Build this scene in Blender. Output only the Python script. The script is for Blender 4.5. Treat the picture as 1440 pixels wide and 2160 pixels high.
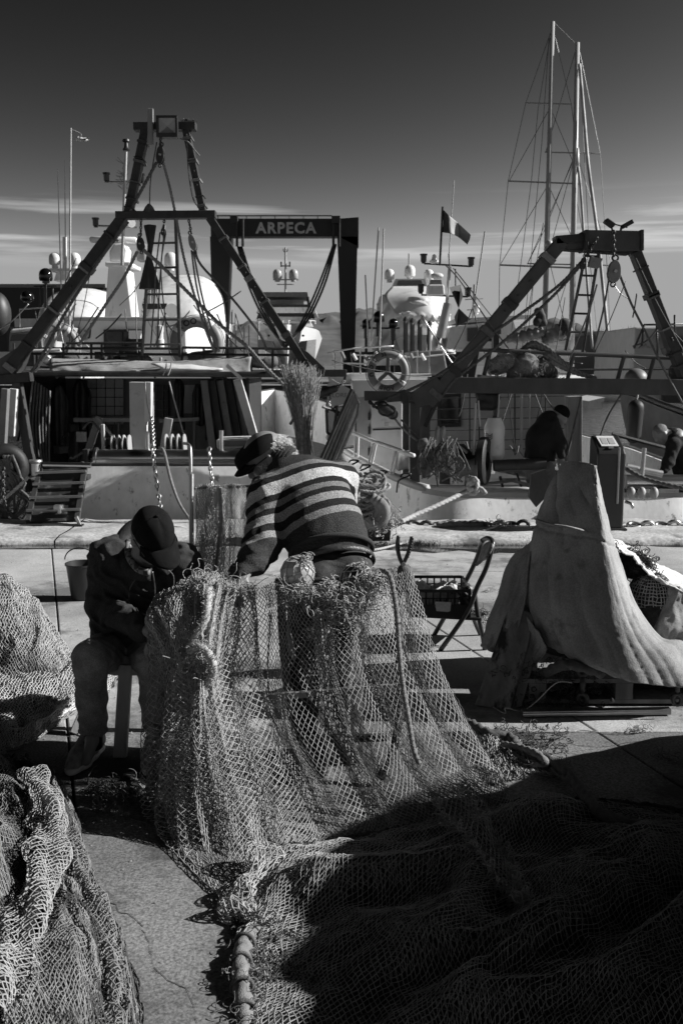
import bpy, math, random
import numpy as np
from mathutils import Vector, Matrix
for o in list(bpy.data.objects): bpy.data.objects.remove(o)
scene = bpy.context.scene
C = scene.collection
R = math.radians
rng = np.random.default_rng(7)
random.seed(7)

# ---------------------------------------------------------------- camera
CAM_H = 1.75; FPX = 2100.0; HORIZON = 770.0
PITCH = math.atan((1080 - HORIZON) / FPX)
cam_d = bpy.data.cameras.new('camera')
cam_d.sensor_fit = 'VERTICAL'; cam_d.sensor_height = 36.0; cam_d.sensor_width = 24.0
cam_d.lens = 36.0 * FPX / 2160.0
cam_d.clip_start = 0.05; cam_d.clip_end = 20000
cam_d.dof.use_dof = True; cam_d.dof.focus_distance = 4.4; cam_d.dof.aperture_fstop = 9.0
cam = bpy.data.objects.new('camera', cam_d); C.objects.link(cam)
cam.location = (0, 0, CAM_H); cam.rotation_euler = (math.pi / 2 - PITCH, 0, 0)
scene.camera = cam

# ---------------------------------------------------------------- sky and sun
SUN_EL = 30.0          # degrees above the horizon
SUN_AZ = 3.0           # degrees the sun stands beyond the right-hand side (0 = exactly right, + = behind the boats)
SUN_STRENGTH = 5.0; SKY_STRENGTH = 0.062; EXPOSURE = 0.55
world = bpy.data.worlds.new('World'); scene.world = world; world.use_nodes = True
wn = world.node_tree.nodes; wl = world.node_tree.links
wn.clear()
def wnode(t, **kw):
    n = wn.new(t)
    for k, v in kw.items(): setattr(n, k, v)
    return n
w_out = wnode('ShaderNodeOutputWorld'); w_bg = wnode('ShaderNodeBackground')
w_sky = wnode('ShaderNodeTexSky', sky_type='NISHITA', sun_disc=False)
w_sky.sun_elevation = R(SUN_EL); w_sky.sun_rotation = R(90 - SUN_AZ)
w_sky.altitude = 0; w_sky.air_density = 1.0; w_sky.dust_density = 0.35; w_sky.ozone_density = 1.0
# black-and-white film behind a red filter: mostly the red channel of the sky
w_sep = wnode('ShaderNodeSeparateColor')
wl.new(w_sky.outputs[0], w_sep.inputs[0])
w_g = wnode('ShaderNodeMath', operation='MULTIPLY'); w_g.inputs[1].default_value = 0.0
wl.new(w_sep.outputs[1], w_g.inputs[0])
w_r = wnode('ShaderNodeMath', operation='MULTIPLY_ADD'); w_r.inputs[1].default_value = 1.0
wl.new(w_sep.outputs[0], w_r.inputs[0]); wl.new(w_g.outputs[0], w_r.inputs[2])
# low bands of thin cloud all round the horizon
w_tc = wnode('ShaderNodeTexCoord'); w_xyz = wnode('ShaderNodeSeparateXYZ')
wl.new(w_tc.outputs['Generated'], w_xyz.inputs[0])
w_map = wnode('ShaderNodeMapping'); w_map.inputs['Scale'].default_value = (2.2, 2.2, 44.0)
w_map.inputs['Location'].default_value = (1.85, 3.47, 1.59)
wl.new(w_tc.outputs['Generated'], w_map.inputs[0])
w_n = wnode('ShaderNodeTexNoise'); w_n.inputs['Scale'].default_value = 1.35; w_n.inputs['Detail'].default_value = 7
w_n.inputs['Roughness'].default_value = 0.56; w_n.inputs['Distortion'].default_value = 0.35
wl.new(w_map.outputs[0], w_n.inputs['Vector'])
w_cr = wnode('ShaderNodeValToRGB')
w_cr.color_ramp.elements[0].position = 0.50; w_cr.color_ramp.elements[1].position = 0.68
wl.new(w_n.outputs['Fac'], w_cr.inputs[0])
w_band = wnode('ShaderNodeValToRGB'); cr = w_band.color_ramp       # by height above the horizon
cr.elements[0].position = 0.09; cr.elements[0].color = (0, 0, 0, 1)
cr.elements[1].position = 0.112; cr.elements[1].color = (1, 1, 1, 1)
e = cr.elements.new(0.14); e.color = (1, 1, 1, 1)
e = cr.elements.new(0.165); e.color = (0, 0, 0, 1)
wl.new(w_xyz.outputs[2], w_band.inputs[0])
w_cm = wnode('ShaderNodeMath', operation='MULTIPLY')
wl.new(w_cr.outputs[0], w_cm.inputs[0]); wl.new(w_band.outputs[0], w_cm.inputs[1])
# film contrast of the filtered sky, the same in every direction
w_nm = wnode('ShaderNodeMath', operation='DIVIDE'); w_nm.inputs[1].default_value = 2.74
wl.new(w_r.outputs[0], w_nm.inputs[0])
w_pw = wnode('ShaderNodeMath', operation='POWER'); w_pw.inputs[1].default_value = 3.3
wl.new(w_nm.outputs[0], w_pw.inputs[0])
# paler towards the sun's side, deeper away from it, as through a polarising filter
w_dx = wnode('ShaderNodeMath', operation='MULTIPLY'); w_dx.inputs[1].default_value = 0.5
wl.new(w_xyz.outputs[0], w_dx.inputs[0])
w_ex = wnode('ShaderNodeMath', operation='EXPONENT'); wl.new(w_dx.outputs[0], w_ex.inputs[0])
w_s0 = wnode('ShaderNodeMath', operation='MULTIPLY'); w_s0.inputs[1].default_value = 1.45
wl.new(w_pw.outputs[0], w_s0.inputs[0])
w_sc = wnode('ShaderNodeMath', operation='MULTIPLY')
wl.new(w_s0.outputs[0], w_sc.inputs[0]); wl.new(w_ex.outputs[0], w_sc.inputs[1])
w_mn = wnode('ShaderNodeMath', operation='MINIMUM'); w_mn.inputs[1].default_value = 4.1
wl.new(w_sc.outputs[0], w_mn.inputs[0])
w_cl = wnode('ShaderNodeMath', operation='MULTIPLY_ADD'); w_cl.inputs[1].default_value = 3.4
wl.new(w_cm.outputs[0], w_cl.inputs[0]); wl.new(w_mn.outputs[0], w_cl.inputs[2])
wl.new(w_cl.outputs[0], w_bg.inputs['Color']); w_bg.inputs['Strength'].default_value = SKY_STRENGTH
wl.new(w_bg.outputs[0], w_out.inputs[0])

sun_d = bpy.data.lights.new('sun', 'SUN'); sun_d.energy = SUN_STRENGTH; sun_d.angle = R(0.5)
sun_d.color = (1, 0.995, 0.985)
sun = bpy.data.objects.new('sun', sun_d); C.objects.link(sun)
SUN_DIR = Vector((math.cos(R(SUN_EL)) * math.cos(R(SUN_AZ)), math.cos(R(SUN_EL)) * math.sin(R(SUN_AZ)), math.sin(R(SUN_EL))))
sun.rotation_euler = SUN_DIR.to_track_quat('Z', 'Y').to_euler(); sun.location = SUN_DIR * 60

vs = scene.view_settings
vs.view_transform = 'Standard'; vs.look = 'None'; vs.exposure = EXPOSURE; vs.gamma = 1.0
vs.use_curve_mapping = False
scene.cycles.use_denoising = True
scene.cycles.use_adaptive_sampling = True; scene.cycles.adaptive_threshold = 0.01
scene.cycles.max_bounces = 6; scene.cycles.diffuse_bounces = 3; scene.cycles.glossy_bounces = 3
scene.cycles.transparent_max_bounces = 8; scene.cycles.sample_clamp_indirect = 4.0

# ---------------------------------------------------------------- placing: a sight line of the photograph met at a chosen distance
_ct, _st = math.cos(PITCH), math.sin(PITCH)
def ray(px, py):
    xc = (px - 720.0) / FPX; yc = (1080.0 - py) / FPX
    return (xc, _ct + yc * _st, -_st + yc * _ct)
def P(px, py, Y):
    d = ray(px, py); t = Y / d[1]
    return Vector((d[0] * t, Y, CAM_H + d[2] * t))
def G(px, py, z=0.0):
    d = ray(px, py); t = (z - CAM_H) / d[2]
    return Vector((d[0] * t, d[1] * t, z))
def W(n, Y): return n * Y / FPX            # metres of n photo pixels at distance Y

# ---------------------------------------------------------------- noise
def _hash(ix, iy, seed):
    n = (ix.astype(np.int64) * 374761393 + iy.astype(np.int64) * 668265263 + seed * 1442695041) & 0x7fffffff
    n = ((n ^ (n >> 13)) * 1274126177) & 0x7fffffff
    return ((n ^ (n >> 16)) & 0xffff) / 65535.0
def noise2(x, y, seed=0):
    x = np.asarray(x, float); y = np.asarray(y, float)
    ix = np.floor(x).astype(np.int64); iy = np.floor(y).astype(np.int64)
    fx = x - ix; fy = y - iy
    fx = fx * fx * (3 - 2 * fx); fy = fy * fy * (3 - 2 * fy)
    a = _hash(ix, iy, seed); b = _hash(ix + 1, iy, seed); c = _hash(ix, iy + 1, seed); d = _hash(ix + 1, iy + 1, seed)
    return (a * (1 - fx) + b * fx) * (1 - fy) + (c * (1 - fx) + d * fx) * fy - 0.5
def fbm(x, y, seed=0, oct=3, gain=0.5):
    s = 0; a = 1.0
    for k in range(oct):
        s = s + a * noise2(np.asarray(x) * 2 ** k, np.asarray(y) * 2 ** k, seed + 17 * k); a *= gain
    return s

# ---------------------------------------------------------------- materials
_mats = {}
def mat(name, col=0.5, rough=0.7, metal=0.0, var=0.25, scale=6.0, bump=0.0, bscale=60.0, stain=0.0, stain_col=0.05,
        stain_scale=3.0, spec=0.5, stretch=(1, 1, 1), coat=0.0, stain_pos=0.56, fine=0.0):
    if name in _mats: return _mats[name]
    m = bpy.data.materials.new(name); m.use_nodes = True
    nt = m.node_tree; n = nt.nodes; l = nt.links
    b = n['Principled BSDF']
    b.inputs['Roughness'].default_value = rough; b.inputs['Metallic'].default_value = metal
    b.inputs['Specular IOR Level'].default_value = spec
    if coat: b.inputs['Coat Weight'].default_value = coat
    tc = n.new('ShaderNodeTexCoord'); mp = n.new('ShaderNodeMapping'); mp.inputs['Scale'].default_value = stretch
    l.new(tc.outputs['Object'], mp.inputs[0])
    nz = n.new('ShaderNodeTexNoise'); nz.inputs['Scale'].default_value = scale; nz.inputs['Detail'].default_value = 6
    nz.inputs['Roughness'].default_value = 0.62
    l.new(mp.outputs[0], nz.inputs['Vector'])
    rp = n.new('ShaderNodeValToRGB')
    lo = max(col * (1 - var), 0.002); hi = min(col * (1 + var), 0.95)
    rp.color_ramp.elements[0].position = 0.3; rp.color_ramp.elements[1].position = 0.7
    rp.color_ramp.elements[0].color = (lo, lo, lo, 1); rp.color_ramp.elements[1].color = (hi, hi, hi, 1)
    l.new(nz.outputs['Fac'], rp.inputs[0])
    cur = rp.outputs[0]
    if fine:
        fz = n.new('ShaderNodeTexNoise'); fz.inputs['Scale'].default_value = bscale * 0.7; fz.inputs['Detail'].default_value = 3
        l.new(mp.outputs[0], fz.inputs['Vector'])
        mr = n.new('ShaderNodeMapRange'); mr.inputs[1].default_value = 0.3; mr.inputs[2].default_value = 0.7
        mr.inputs[3].default_value = 1 - fine; mr.inputs[4].default_value = 1 + fine
        l.new(fz.outputs['Fac'], mr.inputs[0])
        mm = n.new('ShaderNodeMix'); mm.data_type = 'RGBA'; mm.blend_type = 'MULTIPLY'; mm.inputs[0].default_value = 1.0
        l.new(cur, mm.inputs[6]); l.new(mr.outputs[0], mm.inputs[7]); cur = mm.outputs[2]
    if stain:
        sz = n.new('ShaderNodeTexNoise'); sz.inputs['Scale'].default_value = stain_scale; sz.inputs['Detail'].default_value = 9
        sz.inputs['Roughness'].default_value = 0.7
        l.new(mp.outputs[0], sz.inputs['Vector'])
        sr = n.new('ShaderNodeValToRGB'); sr.color_ramp.elements[0].position = stain_pos; sr.color_ramp.elements[1].position = stain_pos + 0.08
        sr.color_ramp.elements[1].color = (stain, stain, stain, 1)
        l.new(sz.outputs['Fac'], sr.inputs[0])
        mx = n.new('ShaderNodeMix'); mx.data_type = 'RGBA'
        mx.inputs[7].default_value = (stain_col, stain_col, stain_col, 1)
        l.new(sr.outputs[0], mx.inputs[0]); l.new(cur, mx.inputs[6]); cur = mx.outputs[2]
    l.new(cur, b.inputs['Base Color'])
    if bump:
        bz = n.new('ShaderNodeTexNoise'); bz.inputs['Scale'].default_value = bscale; bz.inputs['Detail'].default_value = 4
        l.new(mp.outputs[0], bz.inputs['Vector'])
        bp = n.new('ShaderNodeBump'); bp.inputs['Strength'].default_value = bump; bp.inputs['Distance'].default_value = 0.01
        l.new(bz.outputs['Fac'], bp.inputs['Height']); l.new(bp.outputs[0], b.inputs['Normal'])
    _mats[name] = m
    return m

# ---------------------------------------------------------------- mesh builder
def V3(p): return Vector((p[0], p[1], p[2]))
def frame_of(d, hint=None):
    d = V3(d).normalized()
    h = V3(hint) if hint is not None else (Vector((0, 0, 1)) if abs(d.z) < 0.95 else Vector((0, 1, 0)))
    x = h.cross(d)
    if x.length < 1e-6: x = Vector((1, 0, 0)).cross(d)
    x.normalize(); y = d.cross(x)
    return x, y, d
ORG = {}
class MB:
    def __init__(s): s.v = []; s.f = []; s.n = 0; s.arr = []
    def add(s, verts, faces):
        o = s.n
        s.v.extend([tuple(p) for p in verts]); s.f.extend([tuple(i + o for i in f) for f in faces]); s.n += len(verts)
        return s
    def box(s, c, size, rot=None, taper=1.0):
        c = V3(c); hx, hy, hz = size[0] / 2, size[1] / 2, size[2] / 2
        vs_ = []
        for z in (-1, 1):
            t = taper if z > 0 else 1.0
            for x, y in ((-1, -1), (1, -1), (1, 1), (-1, 1)): vs_.append(Vector((x * hx * t, y * hy * t, z * hz)))
        if rot is not None: vs_ = [rot @ p for p in vs_]
        return s.add([p + c for p in vs_], [(3, 2, 1, 0), (4, 5, 6, 7), (0, 1, 5, 4), (1, 2, 6, 5), (2, 3, 7, 6), (3, 0, 4, 7)])
    def beam(s, a, b, w, h, hint=None, w2=None, h2=None):
        a = V3(a); b = V3(b); x, y, d = frame_of(b - a, hint)
        w2 = w if w2 is None else w2; h2 = h if h2 is None else h2
        q = []
        for c, ww, hh in ((a, w, h), (b, w2, h2)):
            for sx, sy in ((-1, -1), (1, -1), (1, 1), (-1, 1)): q.append(c + x * sx * ww / 2 + y * sy * hh / 2)
        return s.add(q, [(3, 2, 1, 0), (4, 5, 6, 7), (0, 1, 5, 4), (1, 2, 6, 5), (2, 3, 7, 6), (3, 0, 4, 7)])
    def tube(s, pts, r, n=8, cap=True, closed=False):
        pts = [V3(p) for p in pts]; m = len(pts)
        rs = r if isinstance(r, (list, tuple, np.ndarray)) else [r] * m
        vs_ = []; x = None
        for i in range(m):
            if closed: d = pts[(i + 1) % m] - pts[i - 1]
            else: d = pts[min(i + 1, m - 1)] - pts[max(i - 1, 0)]
            if d.length < 1e-9: d = Vector((0, 0, 1))
            d.normalize()
            if x is None: x, y, _ = frame_of(d)
            else:
                x = x - d * x.dot(d)
                if x.length < 1e-6: x, y, _ = frame_of(d)
                x.normalize(); y = d.cross(x)
            for k in range(n):
                a = 2 * math.pi * k / n
                vs_.append(pts[i] + (x * math.cos(a) + y * math.sin(a)) * rs[i])
        fs = []
        for i in range(m if closed else m - 1):
            j = (i + 1) % m
            for k in range(n):
                k2 = (k + 1) % n
                fs.append((i * n + k, i * n + k2, j * n + k2, j * n + k))
        if cap and not closed:
            fs.append(tuple(range(n - 1, -1, -1))); fs.append(tuple((m - 1) * n + k for k in range(n)))
        return s.add(vs_, fs)
    def lathe(s, o, axis, prof, n=16, hint=None, sx=1.0, sy=1.0):
        o = V3(o); x, y, d = frame_of(axis, hint)
        vs_ = []; fs = []
        for (r, h) in prof:
            for k in range(n):
                a = 2 * math.pi * k / n
                vs_.append(o + d * h + x * (math.cos(a) * r * sx) + y * (math.sin(a) * r * sy))
        for i in range(len(prof) - 1):
            for k in range(n):
                k2 = (k + 1) % n
                fs.append((i * n + k, i * n + k2, (i + 1) * n + k2, (i + 1) * n + k))
        fs.append(tuple(range(n - 1, -1, -1))); fs.append(tuple((len(prof) - 1) * n + k for k in range(n)))
        return s.add(vs_, fs)
    def ball(s, c, rx, ry=None, rz=None, n=14, m=9, rot=None):
        ry = rx if ry is None else ry; rz = rx if rz is None else rz
        c = V3(c); vs_ = []; fs = []
        for i in range(m + 1):
            t = math.pi * i / m
            for k in range(n):
                a = 2 * math.pi * k / n
                p = Vector((math.sin(t) * math.cos(a) * rx, math.sin(t) * math.sin(a) * ry, math.cos(t) * rz))
                vs_.append(c + (rot @ p if rot is not None else p))
        for i in range(m):
            for k in range(n):
                k2 = (k + 1) % n
                fs.append((i * n + k, (i + 1) * n + k, (i + 1) * n + k2, i * n + k2))
        return s.add(vs_, fs)
    def torus(s, c, axis, Rr, r, n=28, m=10, sx=1.0, sy=1.0, a0=0, a1=None, hint=None):
        x, y, d = frame_of(axis, hint); c = V3(c)
        if a1 is None:
            pts = [c + x * math.cos(2 * math.pi * k / n) * Rr * sx + y * math.sin(2 * math.pi * k / n) * Rr * sy for k in range(n)]
            return s.tube(pts, r, m, closed=True)
        pts = [c + x * math.cos(a0 + (a1 - a0) * k / n) * Rr * sx + y * math.sin(a0 + (a1 - a0) * k / n) * Rr * sy for k in range(n + 1)]
        return s.tube(pts, r, m)
    def prism(s, poly, vec):
        vec = V3(vec); n = len(poly); a = [V3(p) for p in poly]
        return s.add(a + [p + vec for p in a], [tuple(range(n - 1, -1, -1)), tuple(range(n, 2 * n))] +
                     [(i, (i + 1) % n, n + (i + 1) % n, n + i) for i in range(n)])
    def grid(s, A, thick=0.0):
        A = np.asarray(A, float); nu, nv = A.shape[:2]
        fs = [(i * nv + j, (i + 1) * nv + j, (i + 1) * nv + j + 1, i * nv + j + 1) for i in range(nu - 1) for j in range(nv - 1)]
        if thick:
            du = np.gradient(A, axis=0); dv = np.gradient(A, axis=1)
            nr = np.cross(du, dv); nr /= np.maximum(np.linalg.norm(nr, axis=2, keepdims=True), 1e-9)
            B = A - nr * thick
            n = nu * nv
            fs = fs + [tuple(n + q for q in reversed(f)) for f in fs]
            rim = [i * nv for i in range(nu)] + [(nu - 1) * nv + j for j in range(1, nv)] + [i * nv + nv - 1 for i in range(nu - 2, -1, -1)] + list(range(nv - 2, 0, -1))
            for q in range(len(rim)):
                a, b = rim[q], rim[(q + 1) % len(rim)]
                fs.append((b, a, n + a, n + b))
            return s.add(np.concatenate([A.reshape(-1, 3), B.reshape(-1, 3)]).tolist(), fs)
        return s.add(A.reshape(-1, 3).tolist(), fs)
    def rope(s, pts, r, turns=None, n=12, lay=3):
        # laid rope: a strand bundle whose section turns along the length
        pts = resample(pts, max(6, int(path_len(pts) / (r * 0.6)))); m = len(pts)
        L = path_len(pts); turns = turns if turns is not None else L / (r * 7.0)
        vs_ = []; x = None
        for i in range(m):
            d = (pts[min(i + 1, m - 1)] - pts[max(i - 1, 0)])
            d = d.normalized() if d.length > 1e-9 else Vector((0, 0, 1))
            if x is None: x, y, _ = frame_of(d)
            else:
                x = x - d * x.dot(d)
                if x.length < 1e-6: x, y, _ = frame_of(d)
                x.normalize(); y = d.cross(x)
            ph = 2 * math.pi * turns * i / max(m - 1, 1)
            for k in range(n):
                a = 2 * math.pi * k / n
                rr = r * (0.64 + 0.44 * abs(math.cos(lay * (a - ph) / 2)))
                vs_.append(pts[i] + (x * math.cos(a) + y * math.sin(a)) * rr)
        fs = [(i * n + k, i * n + (k + 1) % n, (i + 1) * n + (k + 1) % n, (i + 1) * n + k) for i in range(m - 1) for k in range(n)]
        fs.append(tuple(range(n - 1, -1, -1))); fs.append(tuple((m - 1) * n + k for k in range(n)))
        return s.add(vs_, fs)
    def build(s, name, material, parent=None, smooth=False, label=None, kind=None, bevel=0.0):
        me = bpy.data.meshes.new(name)
        org = ORG[parent.name] if parent is not None else None
        vv = np.array(s.v, float)
        if org is None:
            org = Vector(((vv[:, 0].min() + vv[:, 0].max()) / 2, (vv[:, 1].min() + vv[:, 1].max()) / 2, vv[:, 2].min()))
        vv = vv - np.array(org)
        me.from_pydata(vv.tolist(), [], s.f)
        return _finish(me, name, material, parent, org, smooth, label, kind, bevel)
def _finish(me, name, material, parent, org, smooth, label=None, kind=None, bevel=0.0):
    if material is not None: me.materials.append(material if not isinstance(material, str) else _mats[material])
    me.update()
    if smooth:
        me.polygons.foreach_set('use_smooth', np.ones(len(me.polygons), bool))
        if smooth == 'auto': 
            try: me.set_sharp_from_angle(angle=R(40))
            except Exception: pass
    o = bpy.data.objects.new(name, me); C.objects.link(o)
    if parent is not None: o.parent = parent
    else: o.location = org
    ORG[o.name] = org if parent is None else ORG[parent.name]
    if bevel:
        bm_ = o.modifiers.new('bevel', 'BEVEL'); bm_.width = bevel; bm_.segments = 2; bm_.limit_method = 'ANGLE'
    if label: o['label'] = label
    if kind: o['kind'] = kind
    return o
def mesh_from_arrays(name, verts, faces_flat, fsize, material, parent=None, smooth=False, kind=None):
    # fast path: faces all of one size, numpy arrays
    me = bpy.data.meshes.new(name)
    if parent is not None: org = ORG[parent.name]
    else: org = Vector(((verts[:, 0].min() + verts[:, 0].max()) / 2, (verts[:, 1].min() + verts[:, 1].max()) / 2, verts[:, 2].min()))
    v = np.ascontiguousarray(verts - np.array(org), dtype=np.float32)
    nf = len(faces_flat) // fsize
    me.vertices.add(len(v)); me.vertices.foreach_set('co', v.ravel())
    me.loops.add(len(faces_flat)); me.loops.foreach_set('vertex_index', np.asarray(faces_flat, dtype=np.int32))
    me.polygons.add(nf); me.polygons.foreach_set('loop_start', np.arange(0, nf * fsize, fsize, dtype=np.int32))
    me.update(calc_edges=True); me.validate()
    return _finish(me, name, material, parent, org, smooth, None, kind)
def thing(name, label, cat, loc=(0, 0, 0), group=None):
    o = bpy.data.objects.new(name, None); C.objects.link(o); o.location = loc; o.empty_display_size = 0.1
    ORG[o.name] = V3(loc); return tag(o, label, cat, group)
def tag(o, label, cat, group=None, kind=None):
    o['label'] = label; o['category'] = cat
    if group: o['group'] = group
    if kind: o['kind'] = kind
    return o
def structure(o):
    o['kind'] = 'structure'; return o

# ---------------------------------------------------------------- curves
def path_len(pts):
    return sum((V3(pts[i + 1]) - V3(pts[i])).length for i in range(len(pts) - 1))
def smooth_path(pts, k=6):
    pts = [V3(p) for p in pts]
    if len(pts) < 3: return pts
    out = []
    for i in range(len(pts) - 1):
        p0 = pts[max(i - 1, 0)]; p1 = pts[i]; p2 = pts[i + 1]; p3 = pts[min(i + 2, len(pts) - 1)]
        for q in range(k):
            t = q / k
            out.append(0.5 * ((2 * p1) + (p2 - p0) * t + (2 * p0 - 5 * p1 + 4 * p2 - p3) * t * t + (3 * p1 - p0 - 3 * p2 + p3) * t ** 3))
    out.append(pts[-1]); return out
def resample(pts, n):
    pts = [V3(p) for p in pts]; A = np.array(pts)
    d = np.concatenate([[0], np.cumsum(np.linalg.norm(np.diff(A, axis=0), axis=1))])
    t = np.linspace(0, d[-1], n)
    return [Vector((np.interp(q, d, A[:, 0]), np.interp(q, d, A[:, 1]), np.interp(q, d, A[:, 2]))) for q in t]
def sag(a, b, s, n=12):
    a = V3(a); b = V3(b)
    return [a.lerp(b, i / n) - Vector((0, 0, s * 4 * (i / n) * (1 - i / n))) for i in range(n + 1)]
def chain_links(a_pts, link, r, name, parent, material, squash=0.62):
    # each link its own mesh object, sharing data
    L = path_len(a_pts); step = link * 0.74; n = max(2, int(L / step))
    pts = resample(a_pts, n + 1)
    m = MB(); h = link / 2 - r
    prof = []
    for k in range(12):
        a = 2 * math.pi * k / 12
        prof.append((math.cos(a) * link * squash / 2 * 0.8, math.sin(a) * h * (1.0 if abs(math.sin(a)) > 0.3 else 1)))
    m.tube([Vector((p[0], 0, p[1])) for p in prof], r, 6, closed=True)
    me = bpy.data.meshes.new(name); me.from_pydata(m.v, [], m.f); me.materials.append(material)
    me.polygons.foreach_set('use_smooth', np.ones(len(me.polygons), bool))
    for i in range(n):
        o = bpy.data.objects.new(name, me); C.objects.link(o)
        c = (pts[i] + pts[i + 1]) / 2; d = pts[i + 1] - pts[i]
        x, y, z = frame_of(d)
        ang = R(90) * (i % 2) + R(20)
        x2 = x * math.cos(ang) + y * math.sin(ang); y2 = z.cross(x2)
        mt = Matrix((x2, y2, z)).transposed().to_4x4()
        org = ORG[parent.name]; o.parent = parent
        o.matrix_local = Matrix.Translation(c - org) @ mt
        ORG[o.name] = org

# ---------------------------------------------------------------- bicubic patch through control points
def cr_interp(A, n):
    A = np.asarray(A, float); m = A.shape[0]
    if m == 2:
        t = np.linspace(0, 1, n); t = t.reshape((-1,) + (1,) * (A.ndim - 1)); return A[0] * (1 - t) + A[1] * t
    Ap = np.concatenate([2 * A[:1] - A[1:2], A, 2 * A[-1:] - A[-2:-1]])
    t = np.linspace(0, m - 1, n); i = np.minimum(t.astype(int), m - 2); f = (t - i).reshape((-1,) + (1,) * (A.ndim - 1))
    p0, p1, p2, p3 = Ap[i], Ap[i + 1], Ap[i + 2], Ap[i + 3]
    return 0.5 * (2 * p1 + (p2 - p0) * f + (2 * p0 - 5 * p1 + 4 * p2 - p3) * f ** 2 + (3 * p1 - p0 - 3 * p2 + p3) * f ** 3)
def patch(ctrl, nu, nv):
    A = np.array([[list(P(*c)) if not isinstance(c, Vector) else list(c) for c in row] for row in ctrl], float)
    A = cr_interp(A, nu); A = np.swapaxes(cr_interp(np.swapaxes(A, 0, 1), nv), 0, 1)
    return A
def sample_grid(A, u, v):
    nu, nv = A.shape[:2]
    x = np.clip(u, 0, 1) * (nu - 1); y = np.clip(v, 0, 1) * (nv - 1)
    i = np.minimum(x.astype(int), nu - 2); j = np.minimum(y.astype(int), nv - 2)
    fx = (x - i)[..., None]; fy = (y - j)[..., None]
    return (A[i, j] * (1 - fx) + A[i + 1, j] * fx) * (1 - fy) + (A[i, j + 1] * (1 - fx) + A[i + 1, j + 1] * fx) * fy
def normals_of(A):
    nr = np.cross(np.gradient(A, axis=0), np.gradient(A, axis=1))
    return nr / np.maximum(np.linalg.norm(nr, axis=2, keepdims=True), 1e-9)

# ---------------------------------------------------------------- netting: knots on a staggered lattice, twine between them
def segs_mesh(a, b, r, sides=3, rb=None):
    d = b - a; L = np.linalg.norm(d, axis=1, keepdims=True); d = d / np.maximum(L, 1e-9)
    h = np.where(np.abs(d[:, 2:3]) < 0.9, np.array([[0, 0, 1.0]]), np.array([[0, 1.0, 0]]))
    x = np.cross(h, d); x /= np.maximum(np.linalg.norm(x, axis=1, keepdims=True), 1e-9); y = np.cross(d, x)
    r = np.broadcast_to(np.asarray(r, float), (len(a),))[:, None]
    vs_ = np.empty((len(a), 2 * sides, 3))
    for k in range(sides):
        an = 2 * math.pi * k / sides; off = (x * math.cos(an) + y * math.sin(an)) * r
        vs_[:, k] = a - d * r * 0.5 + off; vs_[:, sides + k] = b + d * r * 0.5 + off
    base = (np.arange(len(a)) * 2 * sides)[:, None]
    q = np.array([[k, (k + 1) % sides, sides + (k + 1) % sides, sides + k] for k in range(sides)]).ravel()
    return vs_.reshape(-1, 3), (base + q[None, :]).ravel()
def net_on(A, nu, nv, r, jitter=0.25, seed=0, warp=None, loose=0.0, drop=0.0):
    # A: surface grid (nu axis across, nv axis along). returns seg ends
    g = np.random.default_rng(seed)
    j = np.arange(nv + 1)[None, :].repeat(nu + 1, 0); i = np.arange(nu + 1)[:, None].repeat(nv + 1, 1)
    u = (i + 0.5 * (j % 2)) / (nu + 0.5); v = j / nv
    u = u + g.uniform(-jitter, jitter, u.shape) / nu * 0.6; v = v + g.uniform(-jitter, jitter, v.shape) / nv * 0.6
    if warp is not None: u, v = warp(u, v)
    K = sample_grid(A, u, v)
    if loose: K = K + g.normal(0, loose, K.shape)
    a = []; b = []
    for par in (0, 1):
        js = np.arange(par, nv, 2)
        K0 = K[:, js]; K1 = K[:, js + 1]
        a.append(K0.reshape(-1, 3)); b.append(K1.reshape(-1, 3))
        if par == 0: a.append(K0[1:].reshape(-1, 3)); b.append(K1[:-1].reshape(-1, 3))
        else: a.append(K0[:-1].reshape(-1, 3)); b.append(K1[1:].reshape(-1, 3))
    a = np.concatenate(a); b = np.concatenate(b)
    if drop:
        k = g.random(len(a)) > drop; a, b = a[k], b[k]
    return a, b
def net_object(name, segs, r, material, parent=None, sides=3, kind=None):
    a = np.concatenate([s_[0] for s_ in segs]); b = np.concatenate([s_[1] for s_ in segs])
    g = np.random.default_rng(len(a)); rr = r * g.uniform(0.75, 1.3, len(a))
    v, f = segs_mesh(a, b, rr, sides)
    return mesh_from_arrays(name, v, f, 4, material, parent, kind=kind)

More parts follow.
